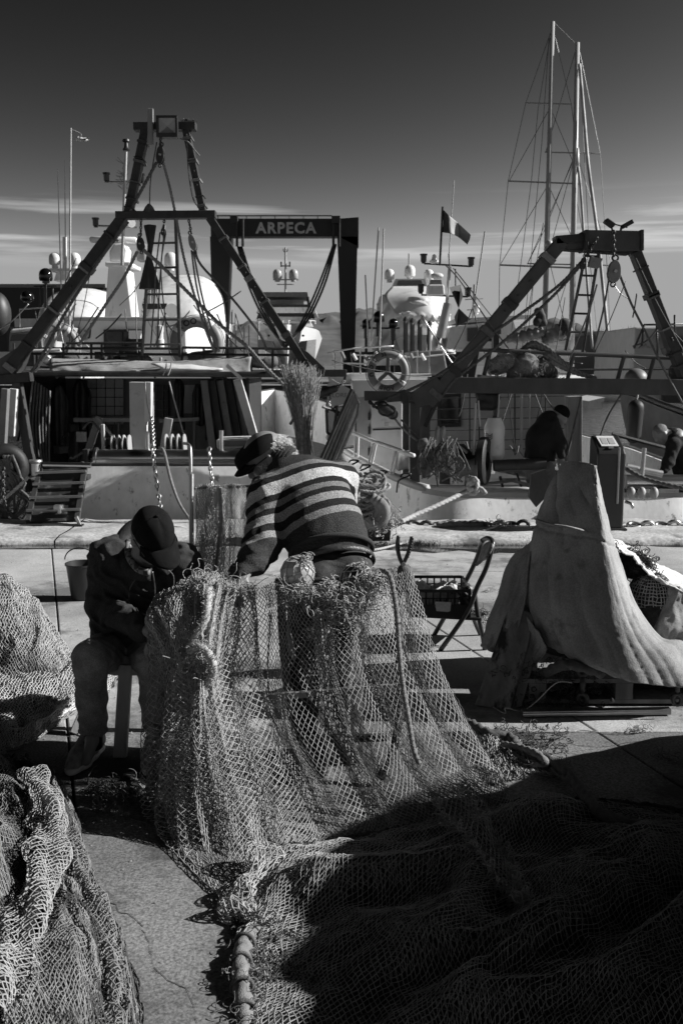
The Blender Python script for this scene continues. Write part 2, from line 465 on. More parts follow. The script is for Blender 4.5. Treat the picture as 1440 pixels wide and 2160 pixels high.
# ---------------------------------------------------------------- bodies: smooth union of tapered limbs, skinned by surface nets
class Body:
    def __init__(s): s.pr = []
    def limb(s, a, b, ra, rb, k=0.03, flat=None):
        s.pr.append(('c', np.array(a, float), np.array(b, float), ra, rb, k)); return s
    def chain(s, pts, rs, k=0.03):
        for i in range(len(pts) - 1): s.limb(pts[i], pts[i + 1], rs[i], rs[i + 1], k)
        return s
    def ell(s, c, r, rot=None, k=0.03):
        s.pr.append(('e', np.array(c, float), np.array(r, float), rot, None, k)); return s
    def cut_half(s, o, n):        # remove what lies on the +n side
        s.pr.append(('h', np.array(o, float), np.array(n, float) / np.linalg.norm(n), None, None, 0.0)); return s
    def cut_ell(s, c, r, rot=None, k=0.01):
        s.pr.append(('x', np.array(c, float), np.array(r, float), rot, None, k)); return s
    def _sd(s, p, X):
        if p[0] == 'c':
            _, a, b, ra, rb, k = p; ba = b - a; l2 = max(ba @ ba, 1e-12)
            t = np.clip(((X - a) @ ba) / l2, 0, 1)
            return np.linalg.norm(X - a - t[..., None] * ba, axis=-1) - (ra + (rb - ra) * t)
        c, r, rot = p[1], p[2], p[3]
        q = X - c
        if rot is not None: q = q @ np.array(rot)       # columns = local axes
        k0 = np.linalg.norm(q / r, axis=-1); k1 = np.linalg.norm(q / (r * r), axis=-1)
        return k0 * (k0 - 1) / np.maximum(k1, 1e-9)
    def bounds(s):
        lo = np.full(3, 1e9); hi = -lo
        for p in s.pr:
            if p[0] == 'c':
                lo = np.minimum(lo, np.minimum(p[1] - p[3], p[2] - p[4])); hi = np.maximum(hi, np.maximum(p[1] + p[3], p[2] + p[4]))
            elif p[0] == 'e':
                m = p[2].max(); lo = np.minimum(lo, p[1] - m); hi = np.maximum(hi, p[1] + m)
        return lo, hi
    def mesh(s, vox, disp=None):
        lo, hi = s.bounds(); lo = lo - 4 * vox; hi = hi + 4 * vox
        n = np.ceil((hi - lo) / vox).astype(int) + 1
        F = np.full(n, 1.0, dtype=np.float64)
        ax = [lo[i] + vox * np.arange(n[i]) for i in range(3)]
        for p in s.pr:
            if p[0] in 'ce':
                if p[0] == 'c':
                    l = np.minimum(p[1] - p[3], p[2] - p[4]); h = np.maximum(p[1] + p[3], p[2] + p[4])
                else:
                    m = p[2].max(); l = p[1] - m; h = p[1] + m
                mg = p[5] * 2 + 4 * vox
                i0 = np.maximum(((l - mg - lo) / vox).astype(int), 0); i1 = np.minimum(((h + mg - lo) / vox).astype(int) + 2, n)
            else: i0 = np.zeros(3, int); i1 = n
            sl = tuple(slice(i0[q], i1[q]) for q in range(3))
            X = np.stack(np.meshgrid(ax[0][sl[0]], ax[1][sl[1]], ax[2][sl[2]], indexing='ij'), -1)
            if p[0] in 'ce':
                d = self_d = s._sd(p, X); f = F[sl]; k = max(p[5], 1e-4)
                hh = np.maximum(k - np.abs(f - d), 0) / k
                F[sl] = np.minimum(f, d) - hh * hh * k * 0.25
            elif p[0] == 'h': F = np.maximum(F, (X - p[1]) @ p[2])
            else: F = np.maximum(F, -s._sd(p, X))
        if disp is not None:
            X = np.stack(np.meshgrid(*ax, indexing='ij'), -1); near = np.abs(F) < 0.06
            F[near] += disp(X[near])
        return surface_nets(F, lo, vox)
    def build(s, name, vox, material, parent=None, disp=None, relax=2, label=None):
        v, q = s.mesh(vox, disp)
        v = relax_mesh(v, q, relax)
        o = mesh_from_arrays(name, v, q.ravel(), 4, material, parent, smooth=True)
        if label: o['label'] = label
        return o
def surface_nets(F, lo, vox):
    sgn = F < 0
    n = np.array(F.shape)
    c = [sgn[i:n[0] - 1 + i, j:n[1] - 1 + j, k:n[2] - 1 + k] for i in (0, 1) for j in (0, 1) for k in (0, 1)]
    cnt = sum(q.astype(np.int8) for q in c)
    act = (cnt > 0) & (cnt < 8)
    idx = np.full(act.shape, -1, dtype=np.int64); ii = np.argwhere(act); idx[act] = np.arange(len(ii))
    acc = np.zeros((len(ii), 3)); w = np.zeros(len(ii))
    cor = [(i, j, k) for i in (0, 1) for j in (0, 1) for k in (0, 1)]
    for a in range(8):
        for b in range(a + 1, 8):
            da = np.array(cor[b]) - np.array(cor[a])
            if np.abs(da).sum() != 1: continue
            fa = F[ii[:, 0] + cor[a][0], ii[:, 1] + cor[a][1], ii[:, 2] + cor[a][2]]
            fb = F[ii[:, 0] + cor[b][0], ii[:, 1] + cor[b][1], ii[:, 2] + cor[b][2]]
            m = (fa < 0) != (fb < 0)
            t = np.where(m, fa / np.where(m, fa - fb, 1), 0)
            acc[m] += (np.array(cor[a]) + t[:, None] * da)[m]; w[m] += 1
    v = lo + (ii + acc / w[:, None]) * vox
    quads = []
    for axd in range(3):
        s0 = [slice(0, None)] * 3; s1 = [slice(0, None)] * 3
        s0[axd] = slice(0, n[axd] - 1); s1[axd] = slice(1, n[axd])
        ed = sgn[tuple(s0)] != sgn[tuple(s1)]
        e = np.argwhere(ed); neg = sgn[tuple(s0)][ed]
        o1, o2 = [(1, 2), (2, 0), (0, 1)][axd]
        ok = (e[:, o1] > 0) & (e[:, o2] > 0) & (e[:, o1] < n[o1] - 1) & (e[:, o2] < n[o2] - 1)
        e = e[ok]; neg = neg[ok]
        def at(d1, d2):
            q = e.copy(); q[:, o1] -= d1; q[:, o2] -= d2
            return idx[q[:, 0], q[:, 1], q[:, 2]]
        f = np.stack([at(1, 1), at(0, 1), at(0, 0), at(1, 0)], 1)
        f[~neg] = f[~neg][:, ::-1]
        quads.append(f)
    q = np.concatenate(quads); q = q[(q >= 0).all(1)]
    return v, q
def relax_mesh(v, q, it):
    for _ in range(it):
        acc = np.zeros_like(v); w = np.zeros(len(v))
        for a, b in ((0, 1), (1, 2), (2, 3), (3, 0)):
            np.add.at(acc, q[:, a], v[q[:, b]]); np.add.at(acc, q[:, b], v[q[:, a]])
            np.add.at(w, q[:, a], 1); np.add.at(w, q[:, b], 1)
        v = v * 0.45 + 0.55 * acc / np.maximum(w, 1)[:, None]
    return v
def tangle(c_fn, n, length, r, seed, curl=42.0, step=0.007):
    # loose curly strands; c_fn(rng) gives a start point
    g = np.random.default_rng(seed); a = []; b = []
    for q in range(n):
        p = np.array(c_fn(g), float); d = g.normal(0, 1, 3); d /= np.linalg.norm(d); k = g.normal(0, 1, 3) * curl
        for s_ in range(int(length / step)):
            k += g.normal(0, 1, 3) * curl * 0.25; k *= 0.96
            d = d + np.cross(k, d) * step; d /= np.linalg.norm(d); p2 = p + d * step
            if p2[2] < 0.004: p2[2] = 0.004; d[2] = abs(d[2])
            a.append(p); b.append(p2); p = p2
    return np.array(a), np.array(b)
# ================================================================ materials
M = {}
M['concrete'] = mat('concrete', 0.37, 0.85, var=0.35, scale=1.3, bump=0.3, bscale=140, stain=0.8, stain_col=0.10, stain_scale=0.75, stain_pos=0.505, fine=0.22, spec=0.25)
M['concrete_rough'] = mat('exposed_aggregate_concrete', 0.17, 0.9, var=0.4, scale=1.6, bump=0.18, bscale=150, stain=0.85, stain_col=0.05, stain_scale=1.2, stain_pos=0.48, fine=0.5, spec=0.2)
M['coping'] = mat('coping_stone', 0.42, 0.9, var=0.35, scale=3.0, bump=0.35, bscale=45, stain=0.7, stain_col=0.09, stain_scale=2.2, fine=0.3)
M['joint'] = mat('joint_earth', 0.05, 0.95, bump=0.5)
M['wall'] = mat('far_wall', 0.09, 0.9, bump=0.3, bscale=3)
M['yard'] = mat('yard_asphalt', 0.10, 0.9)
M['white'] = mat('white_paint', 0.74, 0.4, var=0.10, scale=3, stain=0.55, stain_col=0.22, stain_scale=3.5, stain_pos=0.57, stretch=(1, 1, 0.35), bump=0.08, bscale=20)
M['cover'] = mat('shrink_wrap', 0.66, 0.42, var=0.16, scale=0.8, bump=0.8, bscale=1.6, stain=0.4, stain_col=0.3, stain_scale=0.9)
M['worn'] = mat('worn_white_paint', 0.86, 0.5, var=0.10, scale=5, bump=0.12, bscale=26, stain=0.8, stain_col=0.12, stain_scale=8, stain_pos=0.585, stretch=(1, 1, 0.5), fine=0.05)
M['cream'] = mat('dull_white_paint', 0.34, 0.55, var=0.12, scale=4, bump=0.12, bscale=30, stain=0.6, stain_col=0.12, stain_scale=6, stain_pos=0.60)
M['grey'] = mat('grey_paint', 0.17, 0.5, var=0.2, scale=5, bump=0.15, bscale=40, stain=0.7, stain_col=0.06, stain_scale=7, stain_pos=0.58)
M['rustbeam'] = mat('rusty_steel', 0.024, 0.6, var=0.5, scale=9, bump=0.4, bscale=60, stain=0.8, stain_col=0.02, stain_scale=12, stain_pos=0.54)
M['beam'] = mat('painted_steel_beam', 0.05, 0.5, var=0.3, scale=7, bump=0.25, bscale=50, stain=0.8, stain_col=0.045, stain_scale=10, stain_pos=0.55, stretch=(1, 1, 0.6))
M['dark'] = mat('dark_paint', 0.018, 0.45, var=0.3)
M['black'] = mat('black_rubber', 0.012, 0.6, var=0.3, bump=0.2)
M['gloss'] = mat('black_gloss', 0.006, 0.12, var=0.2)
M['crane'] = mat('crane_blue_paint', 0.012, 0.5, var=0.3, scale=0.4)
M['glass'] = mat('dark_glass', 0.008, 0.08, var=0.2)
M['steel'] = mat('stainless_steel', 0.55, 0.28, metal=1.0, var=0.15, bump=0.06, bscale=30, stretch=(0.2, 1, 1))
M['galv'] = mat('galvanised_steel', 0.42, 0.42, metal=0.85, var=0.2, bump=0.1, bscale=60)
M['alu'] = mat('dull_aluminium', 0.30, 0.4, metal=0.9, var=0.2)
M['darkmetal'] = mat('dark_iron', 0.06, 0.5, metal=0.6, var=0.4, bump=0.4, bscale=70)
M['wood'] = mat('weathered_wood', 0.22, 0.8, var=0.4, scale=9, bump=0.5, bscale=40, stretch=(1, 1, 0.12), stain=0.6, stain_col=0.04, stain_scale=4)
M['palewood'] = mat('pale_wood', 0.48, 0.7, var=0.2, scale=9, bump=0.3, bscale=40, stretch=(1, 1, 0.12), stain=0.5, stain_col=0.15, stain_scale=6)
M['rope'] = mat('pale_rope', 0.42, 0.9, var=0.25, scale=40, bump=0.5, bscale=260)
M['darkrope'] = mat('tarry_rope', 0.10, 0.9, var=0.4, scale=30, bump=0.5, bscale=220)
M['greyrope'] = mat('grey_rope', 0.19, 0.9, var=0.3, scale=30, bump=0.5, bscale=220)
M['canvas'] = mat('dirty_canvas', 0.30, 0.9, var=0.30, scale=4, bump=0.3, bscale=170, stain=0.65, stain_col=0.11, stain_scale=4.5, stain_pos=0.55, fine=0.16, spec=0.15)
M['palecanvas'] = mat('pale_canvas', 0.60, 0.85, var=0.12, scale=3, bump=0.3, bscale=200, stain=0.4, stain_col=0.25, stain_scale=5)
M['plastic'] = mat('black_plastic', 0.02, 0.4, var=0.2)
M['hill'] = mat('hill_scrub', 0.085, 0.95, var=0.5, scale=0.012, bump=1.0, bscale=0.03)
M['leaf'] = mat('bare_twigs', 0.06, 0.9, var=0.4)
M['orange'] = mat('lifebuoy_orange', 0.20, 0.5, var=0.15, scale=8, bump=0.1)
M['paper'] = mat('paper', 0.62, 0.8, var=0.15, scale=60)
M['flag_g'] = mat('flag_dark_cloth', 0.05, 0.8, var=0.2, bump=0.3)
M['flag_w'] = mat('flag_white_cloth', 0.34, 0.8, var=0.1, bump=0.3)
M['flag_r'] = mat('flag_mid_cloth', 0.16, 0.8, var=0.2, bump=0.3)
M['letter'] = mat('letter_white', 0.42, 0.6, var=0.25, scale=1.5)
M['mast'] = mat('mast_paint', 0.42, 0.4, var=0.1)
M['wire'] = mat('rigging_wire', 0.16, 0.5, metal=0.4, var=0.2)

def water_mat():
    m = bpy.data.materials.new('harbour_water'); m.use_nodes = True; n = m.node_tree.nodes; l = m.node_tree.links
    b = n['Principled BSDF']; b.inputs['Base Color'].default_value = (0.02, 0.02, 0.02, 1); b.inputs['Roughness'].default_value = 0.12
    b.inputs['IOR'].default_value = 1.33
    tc = n.new('ShaderNodeTexCoord'); mp = n.new('ShaderNodeMapping'); mp.inputs['Scale'].default_value = (1.0, 0.45, 1)
    l.new(tc.outputs['Object'], mp.inputs[0])
    nz = n.new('ShaderNodeTexNoise'); nz.inputs['Scale'].default_value = 2.2; nz.inputs['Detail'].default_value = 5
    l.new(mp.outputs[0], nz.inputs['Vector'])
    bp = n.new('ShaderNodeBump'); bp.inputs['Strength'].default_value = 0.9; bp.inputs['Distance'].default_value = 0.22
    l.new(nz.outputs['Fac'], bp.inputs['Height']); l.new(bp.outputs[0], b.inputs['Normal'])
    return m
M['water'] = water_mat()

# ================================================================ the quay
QUAY_EDGE = 10.85; COPE = 9.62
m = MB(); m.box((0, (QUAY_EDGE - 12) / 2, -0.9), (160, QUAY_EDGE + 12, 1.75))
quay = structure(m.build('quay', M['joint']))
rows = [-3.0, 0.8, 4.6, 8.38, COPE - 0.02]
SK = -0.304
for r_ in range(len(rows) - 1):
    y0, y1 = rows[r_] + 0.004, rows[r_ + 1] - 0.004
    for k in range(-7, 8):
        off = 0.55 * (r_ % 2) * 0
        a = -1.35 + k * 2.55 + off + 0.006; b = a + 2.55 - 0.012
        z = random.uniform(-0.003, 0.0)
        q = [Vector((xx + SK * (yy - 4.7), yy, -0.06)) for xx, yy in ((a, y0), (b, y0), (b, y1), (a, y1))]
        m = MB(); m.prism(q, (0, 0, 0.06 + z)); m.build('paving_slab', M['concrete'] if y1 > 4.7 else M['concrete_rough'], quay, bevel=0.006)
# raised, worn coping along the edge, in blocks
xs = [-9.2]
while xs[-1] < 9.2: xs.append(xs[-1] + random.uniform(1.1, 1.9))
for i in range(len(xs) - 1):
    x0, x1 = xs[i] + 0.008, xs[i + 1] - 0.008
    n = 14; A = np.zeros((n, 8, 3))
    uu = np.linspace(x0, x1, n)
    prof = [(0.0, 0.0), (0.015, 0.035), (0.07, 0.055), (0.2, 0.065), (0.5, 0.07), (0.9, 0.072), (1.2, 0.07), (1.23, 0.0)]
    for j, (dy, dz) in enumerate(prof):
        A[:, j, 0] = uu; A[:, j, 1] = COPE + dy + (0.05 * fbm(uu * 3, uu * 0 + j * 0.2, 5) if j < 4 else 0)
        A[:, j, 2] = dz + (0.02 * fbm(uu * 5, uu * 0 + j, 9) if 0 < j < 7 else 0)
    m = MB(); m.grid(A); m.build('coping_block', M['coping'], quay, smooth=True)
for pts in ([(900, 1290), (960, 1284), (1000, 1292), (1040, 1288)], [(1090, 1600), (1180, 1570), (1260, 1575), (1400, 1560)], [(0, 1232), (90, 1226), (180, 1230), (280, 1224)], [(230, 1900), (300, 1960), (330, 2040), (400, 2100), (420, 2170)], [(880, 1215), (960, 1225), (1010, 1238), (1060, 1232)]):
    q = resample([G(*p) for p in pts], 40); A = np.array([[list(p + Vector((0.012 * noise2(i * 0.9, 3.0) , 0.03 * noise2(i * 0.5, 1.0) + s_ * (0.0015 + 0.002 * abs(noise2(i * 0.7, 7.0))), 0.0012))) for s_ in (-1, 1)] for i, p in enumerate(q)])
    m = MB(); m.grid(A); m.build('crack', M['joint'], quay)
def puddle_mat():
    m = bpy.data.materials.new('puddle_water'); m.use_nodes = True; b = m.node_tree.nodes['Principled BSDF']
    b.inputs['Base Color'].default_value = (0.035, 0.035, 0.035, 1); b.inputs['Roughness'].default_value = 0.04
    n = m.node_tree.nodes; nz = n.new('ShaderNodeTexNoise'); nz.inputs['Scale'].default_value = 9
    bp = n.new('ShaderNodeBump'); bp.inputs['Strength'].default_value = 0.05; m.node_tree.links.new(nz.outputs['Fac'], bp.inputs['Height'])
    m.node_tree.links.new(bp.outputs[0], b.inputs['Normal']); return m
M['puddle'] = puddle_mat()
for (x0, x1, w_) in ((-5.6, -1.2, 0.42), (0.2, 2.6, 0.85), (3.0, 6.0, 0.3)):
    n = 40; u = np.linspace(0, 1, n); A = np.zeros((n, 2, 3))
    A[:, :, 0] = (x0 + (x1 - x0) * u)[:, None]
    A[:, 1, 1] = COPE - 0.01
    A[:, 0, 1] = COPE - 0.01 - w_ * np.sin(np.pi * u) ** 0.5 * (0.75 + 0.7 * fbm(u * 6, u * 0, 3))
    A[:, :, 2] = 0.004
    m = MB(); m.grid(A); p_ = structure(m.build('puddle', M['puddle']))
    if p_.data.polygons[0].normal.z < 0: p_.data.flip_normals()
# fine dirt and dry weed along the foot of the coping
vv = []; ff = []
def tuft_pts(x, y, h, n, spread):
    for _ in range(n):
        a = random.uniform(0, 6.28); r1 = random.uniform(0, spread); bx, by = x + math.cos(a) * r1, y + math.sin(a) * r1 * 0.5
        hh = h * random.uniform(0.3, 1); dx, dy = random.uniform(-1, 1) * hh * 0.7, random.uniform(-1, 1) * hh * 0.5
        o = len(vv); vv.extend([(bx - 0.002, by, 0.002), (bx + 0.002, by, 0.002), (bx + dx, by + dy, hh)]); ff.append((o, o + 1, o + 2))
for k in range(90):
    x = random.uniform(-5, 6); tuft_pts(x, COPE - 0.03 + random.uniform(-0.03, 0.05), 0.035, 30, 0.12)
for x, y, h in ((1.95, COPE + 0.1, 0.09), (2.3, COPE + 0.02, 0.10), (0.75, COPE, 0.07), (0.35, COPE + 0.05, 0.06)):
    tuft_pts(x, y, h, 500, 0.22)
m = MB(); m.add(vv, ff); g_ = m.build('weeds', M['leaf']); tag(g_, 'low dry weeds and dirt along the foot of the quay coping', 'weeds', kind='stuff')

# ================================================================ water, far quay, hills
m = MB(); m.add([(-900, 10.86, -1.1), (900, 10.86, -1.1), (900, 90.0, -1.1), (-900, 90.0, -1.1)], [(0, 1, 2, 3)])
structure(m.build('water', M['water']))
m = MB(); m.box((0, 90.3, -1.1), (1800, 0.6, 2.1)); structure(m.build('far_quay_wall', M['wall']))
m = MB(); m.add([(-6000, 90.6, 0), (6000, 90.6, 0), (6000, 9000, 0), (-6000, 9000, 0)], [(0, 1, 2, 3)])
structure(m.build('yard_ground', M['yard']))
def hill(prof, Y, name='hill'):
    n = 160; px = np.linspace(prof[0][0], prof[-1][0], n)
    py = np.interp(px, [q[0] for q in prof], [q[1] for q in prof])
    x = (px - 720) / FPX * Y; top = CAM_H + (770 - py) / FPX * Y
    top = top * (1 + 0.10 * fbm(px * 0.05, px * 0, 4, 4))
    A = np.zeros((n, 16, 3))
    for j in range(16):
        t = j / 15; A[:, j, 0] = x; A[:, j, 1] = Y - (1 - t) * 900
        A[:, j, 2] = top * (t ** 0.8) * (1 + (0.18 * fbm(px * 0.05, px * 0 + t * 5, 8, 4) if 0 < j < 15 else 0)) - (3 if j == 0 else 0)
    m = MB(); m.grid(A); return structure(m.build(name, M['hill'], smooth=True))
hill([(-200, 700), (100, 690), (470, 690), (530, 680), (600, 690), (680, 662), (720, 655), (790, 656), (860, 672), (980, 700), (1100, 694), (1170, 672), (1240, 706), (1440, 722), (1700, 720)], 3200)
# a row of bare trees behind the yard on the right
def bare_tree(px, py_top, Y, label):
    base = Vector(((px - 720) / FPX * Y, Y, 0)); H = (770 - py_top) / FPX * Y + CAM_H
    t = thing('bare_tree', label, 'tree', base, 'bare winter trees beyond the yard')
    m = MB(); m.tube([base, base + Vector((0.1, 0, H * 0.45))], [H * 0.03, H * 0.018], 6); m.build('trunk', M['leaf'], t)
    vv_ = []; ff_ = []
    rr = random.Random(int(px))
    for k in range(420):
        a = rr.uniform(0, 6.28); el = rr.uniform(0.1, 1.5); r0 = H * rr.uniform(0.02, 0.36)
        c = base + Vector((math.cos(a) * r0 * math.cos(el) * 1.1, math.sin(a) * r0 * math.cos(el), H * 0.42 + r0 * math.sin(el) * 1.45))
        d = (c - base - Vector((0, 0, H * 0.35))).normalized() + Vector((rr.uniform(-.4, .4), rr.uniform(-.4, .4), rr.uniform(0, .5)))
        e_ = c + d * H * rr.uniform(0.06, 0.16); o = len(vv_); w_ = H * 0.006
        vv_ += [c + Vector((w_, 0, 0)), c - Vector((w_, 0, 0)), e_]; ff_.append((o, o + 1, o + 2))
    m = MB(); m.add(vv_, ff_); m.build('crown', M['leaf'], t)
for i, (px, pt) in enumerate(((1262, 697), (1292, 704), (1316, 696), (1342, 702), (1240, 702), (1372, 708))):
    bare_tree(px, pt, 240, ['rounded bare tree left of the tall pair beyond the yard', 'low bare tree in the gap between two taller ones', 'tallest bare tree right of the rigging', 'wide bare tree beside the trawler leg', 'small bare tree half behind the rigging', 'low bare tree at the right end of the row'][i])
# sheds on the far side
def shed(px0, px1, py, Y, label, col):
    x0, x1 = (px0 - 720) / FPX * Y, (px1 - 720) / FPX * Y; H = (770 - py) / FPX * Y + CAM_H
    t = thing('harbour_shed', label, 'shed', ((x0 + x1) / 2, Y, 0))
    m = MB(); m.box(((x0 + x1) / 2, Y + 10, H / 2), (x1 - x0, 20, H)); m.build('wall', col, t)
    m = MB(); m.box(((x0 + x1) / 2, Y + 10, H + 0.25), (x1 - x0 + 1, 21, 0.5)); m.build('roof', M['grey'], t)
    nb = int((x1 - x0) / 5)
    for k in range(nb):
        xx = x0 + (k + 0.5) * (x1 - x0) / nb
        m = MB(); m.box((xx, Y - 0.06, H * 0.3), (3.2, 0.1, H * 0.55)); m.build('door', M['dark'], t)
shed(-60, 228, 612, 150, 'long dark shed behind the covered yachts at left', mat('shed_dark', 0.03, 0.8))
shed(1255, 1560, 706, 190, 'low grey shed across the basin behind the rigging', mat('shed_grey', 0.13, 0.8))
# ================================================================ travel-lift with the yacht hanging in it
GY = 101.0
root = thing('travel_lift', 'dark blue boat hoist gantry with white lettering on its beam', 'gantry crane', (P(600, 770, GY).x, GY, 0))
def flatbox(px0, py0, px1, py1, Y, depth):
    a = P(px0, py0, Y); b = P(px1, py1, Y); return ((a + b) / 2 + Vector((0, depth / 2, 0)), (abs(b.x - a.x), depth, abs(b.z - a.z)))
m = MB(); m.box(*flatbox(444, 461, 755, 499, GY, 1.6)); m.build('beam', M['crane'], root)
def leg_poly(pts, depth, name, par, mt):
    m = MB(); m.prism([P(x, y, GY + 0.05) for x, y in pts], (0, depth, 0)); return m.build(name, mt, par)
leg_poly([(443, 499), (488, 499), (474, 800), (452, 800)], 2.2, 'leg', root, M['crane'])
leg_poly([(711, 499), (754, 499), (747, 800), (722, 800)], 2.2, 'leg', root, M['crane'])
leg_poly([(700, 462), (756, 458), (756, 520), (716, 500)], 1.9, 'corner_gusset', root, M['crane'])
for px in (454, 745):
    c = P(px, 800, GY); 
    m = MB(); m.lathe((c.x - 0.5, GY + 0.8, 0.75), (1, 0, 0), [(0.3, 0), (0.75, 0.05), (0.78, 0.3), (0.78, 0.7), (0.75, 0.95), (0.3, 1.0)], 18); m.build('wheel', M['black'], root)
for px in (500, 512, 703, 715):
    m = MB(); m.tube([P(px, 462, GY - 0.2), P(px, 520, GY - 0.2)], 0.13, 6); m.build('hoist_cable', M['dark'], root)
for px, w_ in ((493, 16), (708, 18)):
    m = MB(); m.box(*flatbox(px - w_ / 2, 455, px + w_ / 2, 470, GY - 0.5, 1.8)); m.build('hoist_trolley', M['dark'], root)
m = MB(); m.tube([P(452, 455, GY + 0.3), P(700, 455, GY + 0.3)], 0.06, 5)
for px in range(460, 700, 30): m.tube([P(px, 461, GY + 0.3), P(px, 455, GY + 0.3)], 0.04, 4)
m.build('handrail', M['dark'], root)
for k, dx in enumerate((0, 6, 12)):
    pts = [P(502 + dx * 0.6, 520, GY + 0.5), P(520 + dx, 590, GY + 0.5), P(545 + dx, 650, GY + 0.5), P(572 + dx * 0.6, 695, GY - 0.2), P(600, 722 + 5 * k, GY - 1.2),
           P(630 - dx * 0.6, 702, GY - 0.2), P(660 - dx, 655, GY + 0.5), P(688 - dx, 590, GY + 0.5), P(708 - dx * 0.4, 515, GY + 0.5)]
    m = MB(); m.tube(smooth_path(pts, 5), 0.11, 6); m.build('sling', M['dark'], root, smooth=True)
def text_mesh(body, size, loc, material, parent, name='lettering', rot=(math.pi / 2, 0, 0), extrude=0.02, bold=0.0, spacing=1.0, align='CENTER'):
    cu = bpy.data.curves.new(name, 'FONT'); cu.body = body; cu.size = size; cu.align_x = align; cu.align_y = 'CENTER'
    cu.extrude = extrude; cu.offset = bold; cu.space_character = spacing; cu.resolution_u = 3
    o = bpy.data.objects.new('tmp', cu); C.objects.link(o)
    dg = bpy.context.evaluated_depsgraph_get(); dg.update()
    me = bpy.data.meshes.new_from_object(o.evaluated_get(dg)); bpy.data.objects.remove(o)
    me.name = name; me.materials.clear(); me.materials.append(material)
    ob = bpy.data.objects.new(name, me); C.objects.link(ob); ob.rotation_euler = rot
    if parent is not None: ob.parent = parent; ob.location = V3(loc) - ORG[parent.name]
    else: ob.location = loc
    ORG[ob.name] = ORG[parent.name] if parent is not None else V3(loc)
    return ob
text_mesh('ARPECA', W(30, GY), P(603, 482, GY - 0.05), M['letter'], root, extrude=0.03, bold=0.045, spacing=1.16)

def radome(px, py, rpx, Y, mt, parent, h=1.15, stem=0.6):
    c = P(px, py, Y); r = W(rpx, Y); m = MB()
    m.lathe(c - Vector((0, 0, r * h)), (0, 0, 1), [(r * 0.55, -r * stem), (r * 0.55, 0), (r * 0.9, r * 0.05), (r, r * 0.3), (r, r * h), (r * 0.92, r * (h + 0.4)), (r * 0.7, r * (h + 0.72)), (r * 0.38, r * (h + 0.93)), (r * 0.02, r * (h + 1))], 16)
    return m.build('radome', mt, parent, smooth='auto')
def bar(px0, py0, px1, py1, Y, wpx, mt, parent, name='post', Y1=None, n=6):
    m = MB(); m.tube([P(px0, py0, Y), P(px1, py1, Y1 or Y)], W(wpx / 2, Y), n); return m.build(name, mt, parent, smooth='auto')
def slab(poly, Y, depth, mt, parent, name, bevel=0.0, smooth=False):
    m = MB(); m.prism([P(x, y, Y) for x, y in poly], (0, depth, 0)); return m.build(name, mt, parent, bevel=bevel)
def bow_hull(cx, top, bot, half, Y, L, mt, parent, name='hull', flare=0.5, sheer=0.06, keel=0.0):
    # bow-on hull: stem at Y, widening aft; px half-beam at the sheer
    n = 14; k = 9; A = np.zeros((n, 2 * k - 1, 3)); c = P(cx, top, Y); zt = c.z; zb = P(cx, bot, Y).z; hb = W(half, Y)
    for i in range(n):
        t = i / (n - 1); y = Y + L * t
        bt = hb * min(1.0, (1 - (1 - min(t * 2.2, 1)) ** 2.2)); zs = zt - (zt - zb) * sheer * t * 2
        for j in range(-(k - 1), k):
            s_ = abs(j) / (k - 1); w_ = bt * (flare * s_ + (1 - flare) * s_ ** 0.45) if t > 0 else 0.02 * s_
            A[i, j + k - 1] = (c.x + math.copysign(w_, j), y + (1 - s_) * 0.8 * (1 - t), zb + (zs - zb) * s_)
    m = MB(); m.grid(A); 
    deck = [A[i, 0] for i in range(n)] + [A[i, -1] for i in range(n - 1, -1, -1)]
    m.add(deck, [tuple(range(len(deck)))])
    return m.build(name, mt, parent, smooth='auto')

# yacht in the hoist, seen from the bow
YY = 100.0
y = thing('motor_yacht', 'white motor yacht hanging bow-on in the boat hoist slings', 'yacht', (P(602, 770, YY).x, YY, 0))
bow_hull(605, 684, 812, 62, YY, 26, mat('yacht_hull', 0.62, 0.3, var=0.08, scale=0.2), y, flare=0.15)
m = MB(); bh = P(603, 730, YY)
for sg in (-1, 1):
    m.prism([P(605 + sg * 6, 770, YY + 0.5), P(605 + sg * 28, 720, YY + 2.0), P(605 + sg * 60, 716, YY + 5.0), P(605 + sg * 56, 770, YY + 5.0)], (sg * 0.10, -0.12, 0))
m.build('boot_stripe', mat('antifouling', 0.16, 0.6), y)
slab([(553, 682), (655, 682), (648, 668), (560, 668)], YY + 4, 10, M['white'], y, 'foredeck_house')
slab([(541, 672), (664, 672), (660, 660), (545, 660)], YY + 7, 10, M['glass'], y, 'bridge_window')
slab([(540, 660), (667, 660), (662, 648), (548, 648)], YY + 6.5, 11, M['white'], y, 'flybridge_coaming')
slab([(556, 648), (656, 648), (653, 642), (558, 642)], YY + 8, 9, M['dark'], y, 'flybridge_windscreen')
slab([(551, 626), (650, 626), (648, 616), (556, 616)], YY + 9, 8, M['grey'], y, 'hardtop')
for px in (557, 649): bar(px, 626, px + (3 if px > 600 else -3), 648, YY + 9, 6, M['dark'], y, 'hardtop_pillar')
slab([(565, 640), (640, 640), (640, 628), (565, 628)], YY + 14, 2, M['white'], y, 'hardtop_rear_wall')
bar(602, 522, 602, 618, YY + 12, 4, M['mast'], y, 'mast')
bar(576, 590, 630, 590, YY + 12, 3, M['mast'], y, 'crosstree'); bar(584, 600, 620, 600, YY + 12, 2.4, M['mast'], y, 'crosstree'); bar(592, 561, 612, 561, YY + 12, 2.4, M['dark'], y, 'crosstree')
for px in (585, 619): radome(px, 577, 9.5, YY + 12, mat('radome_grey', 0.35, 0.4), y)
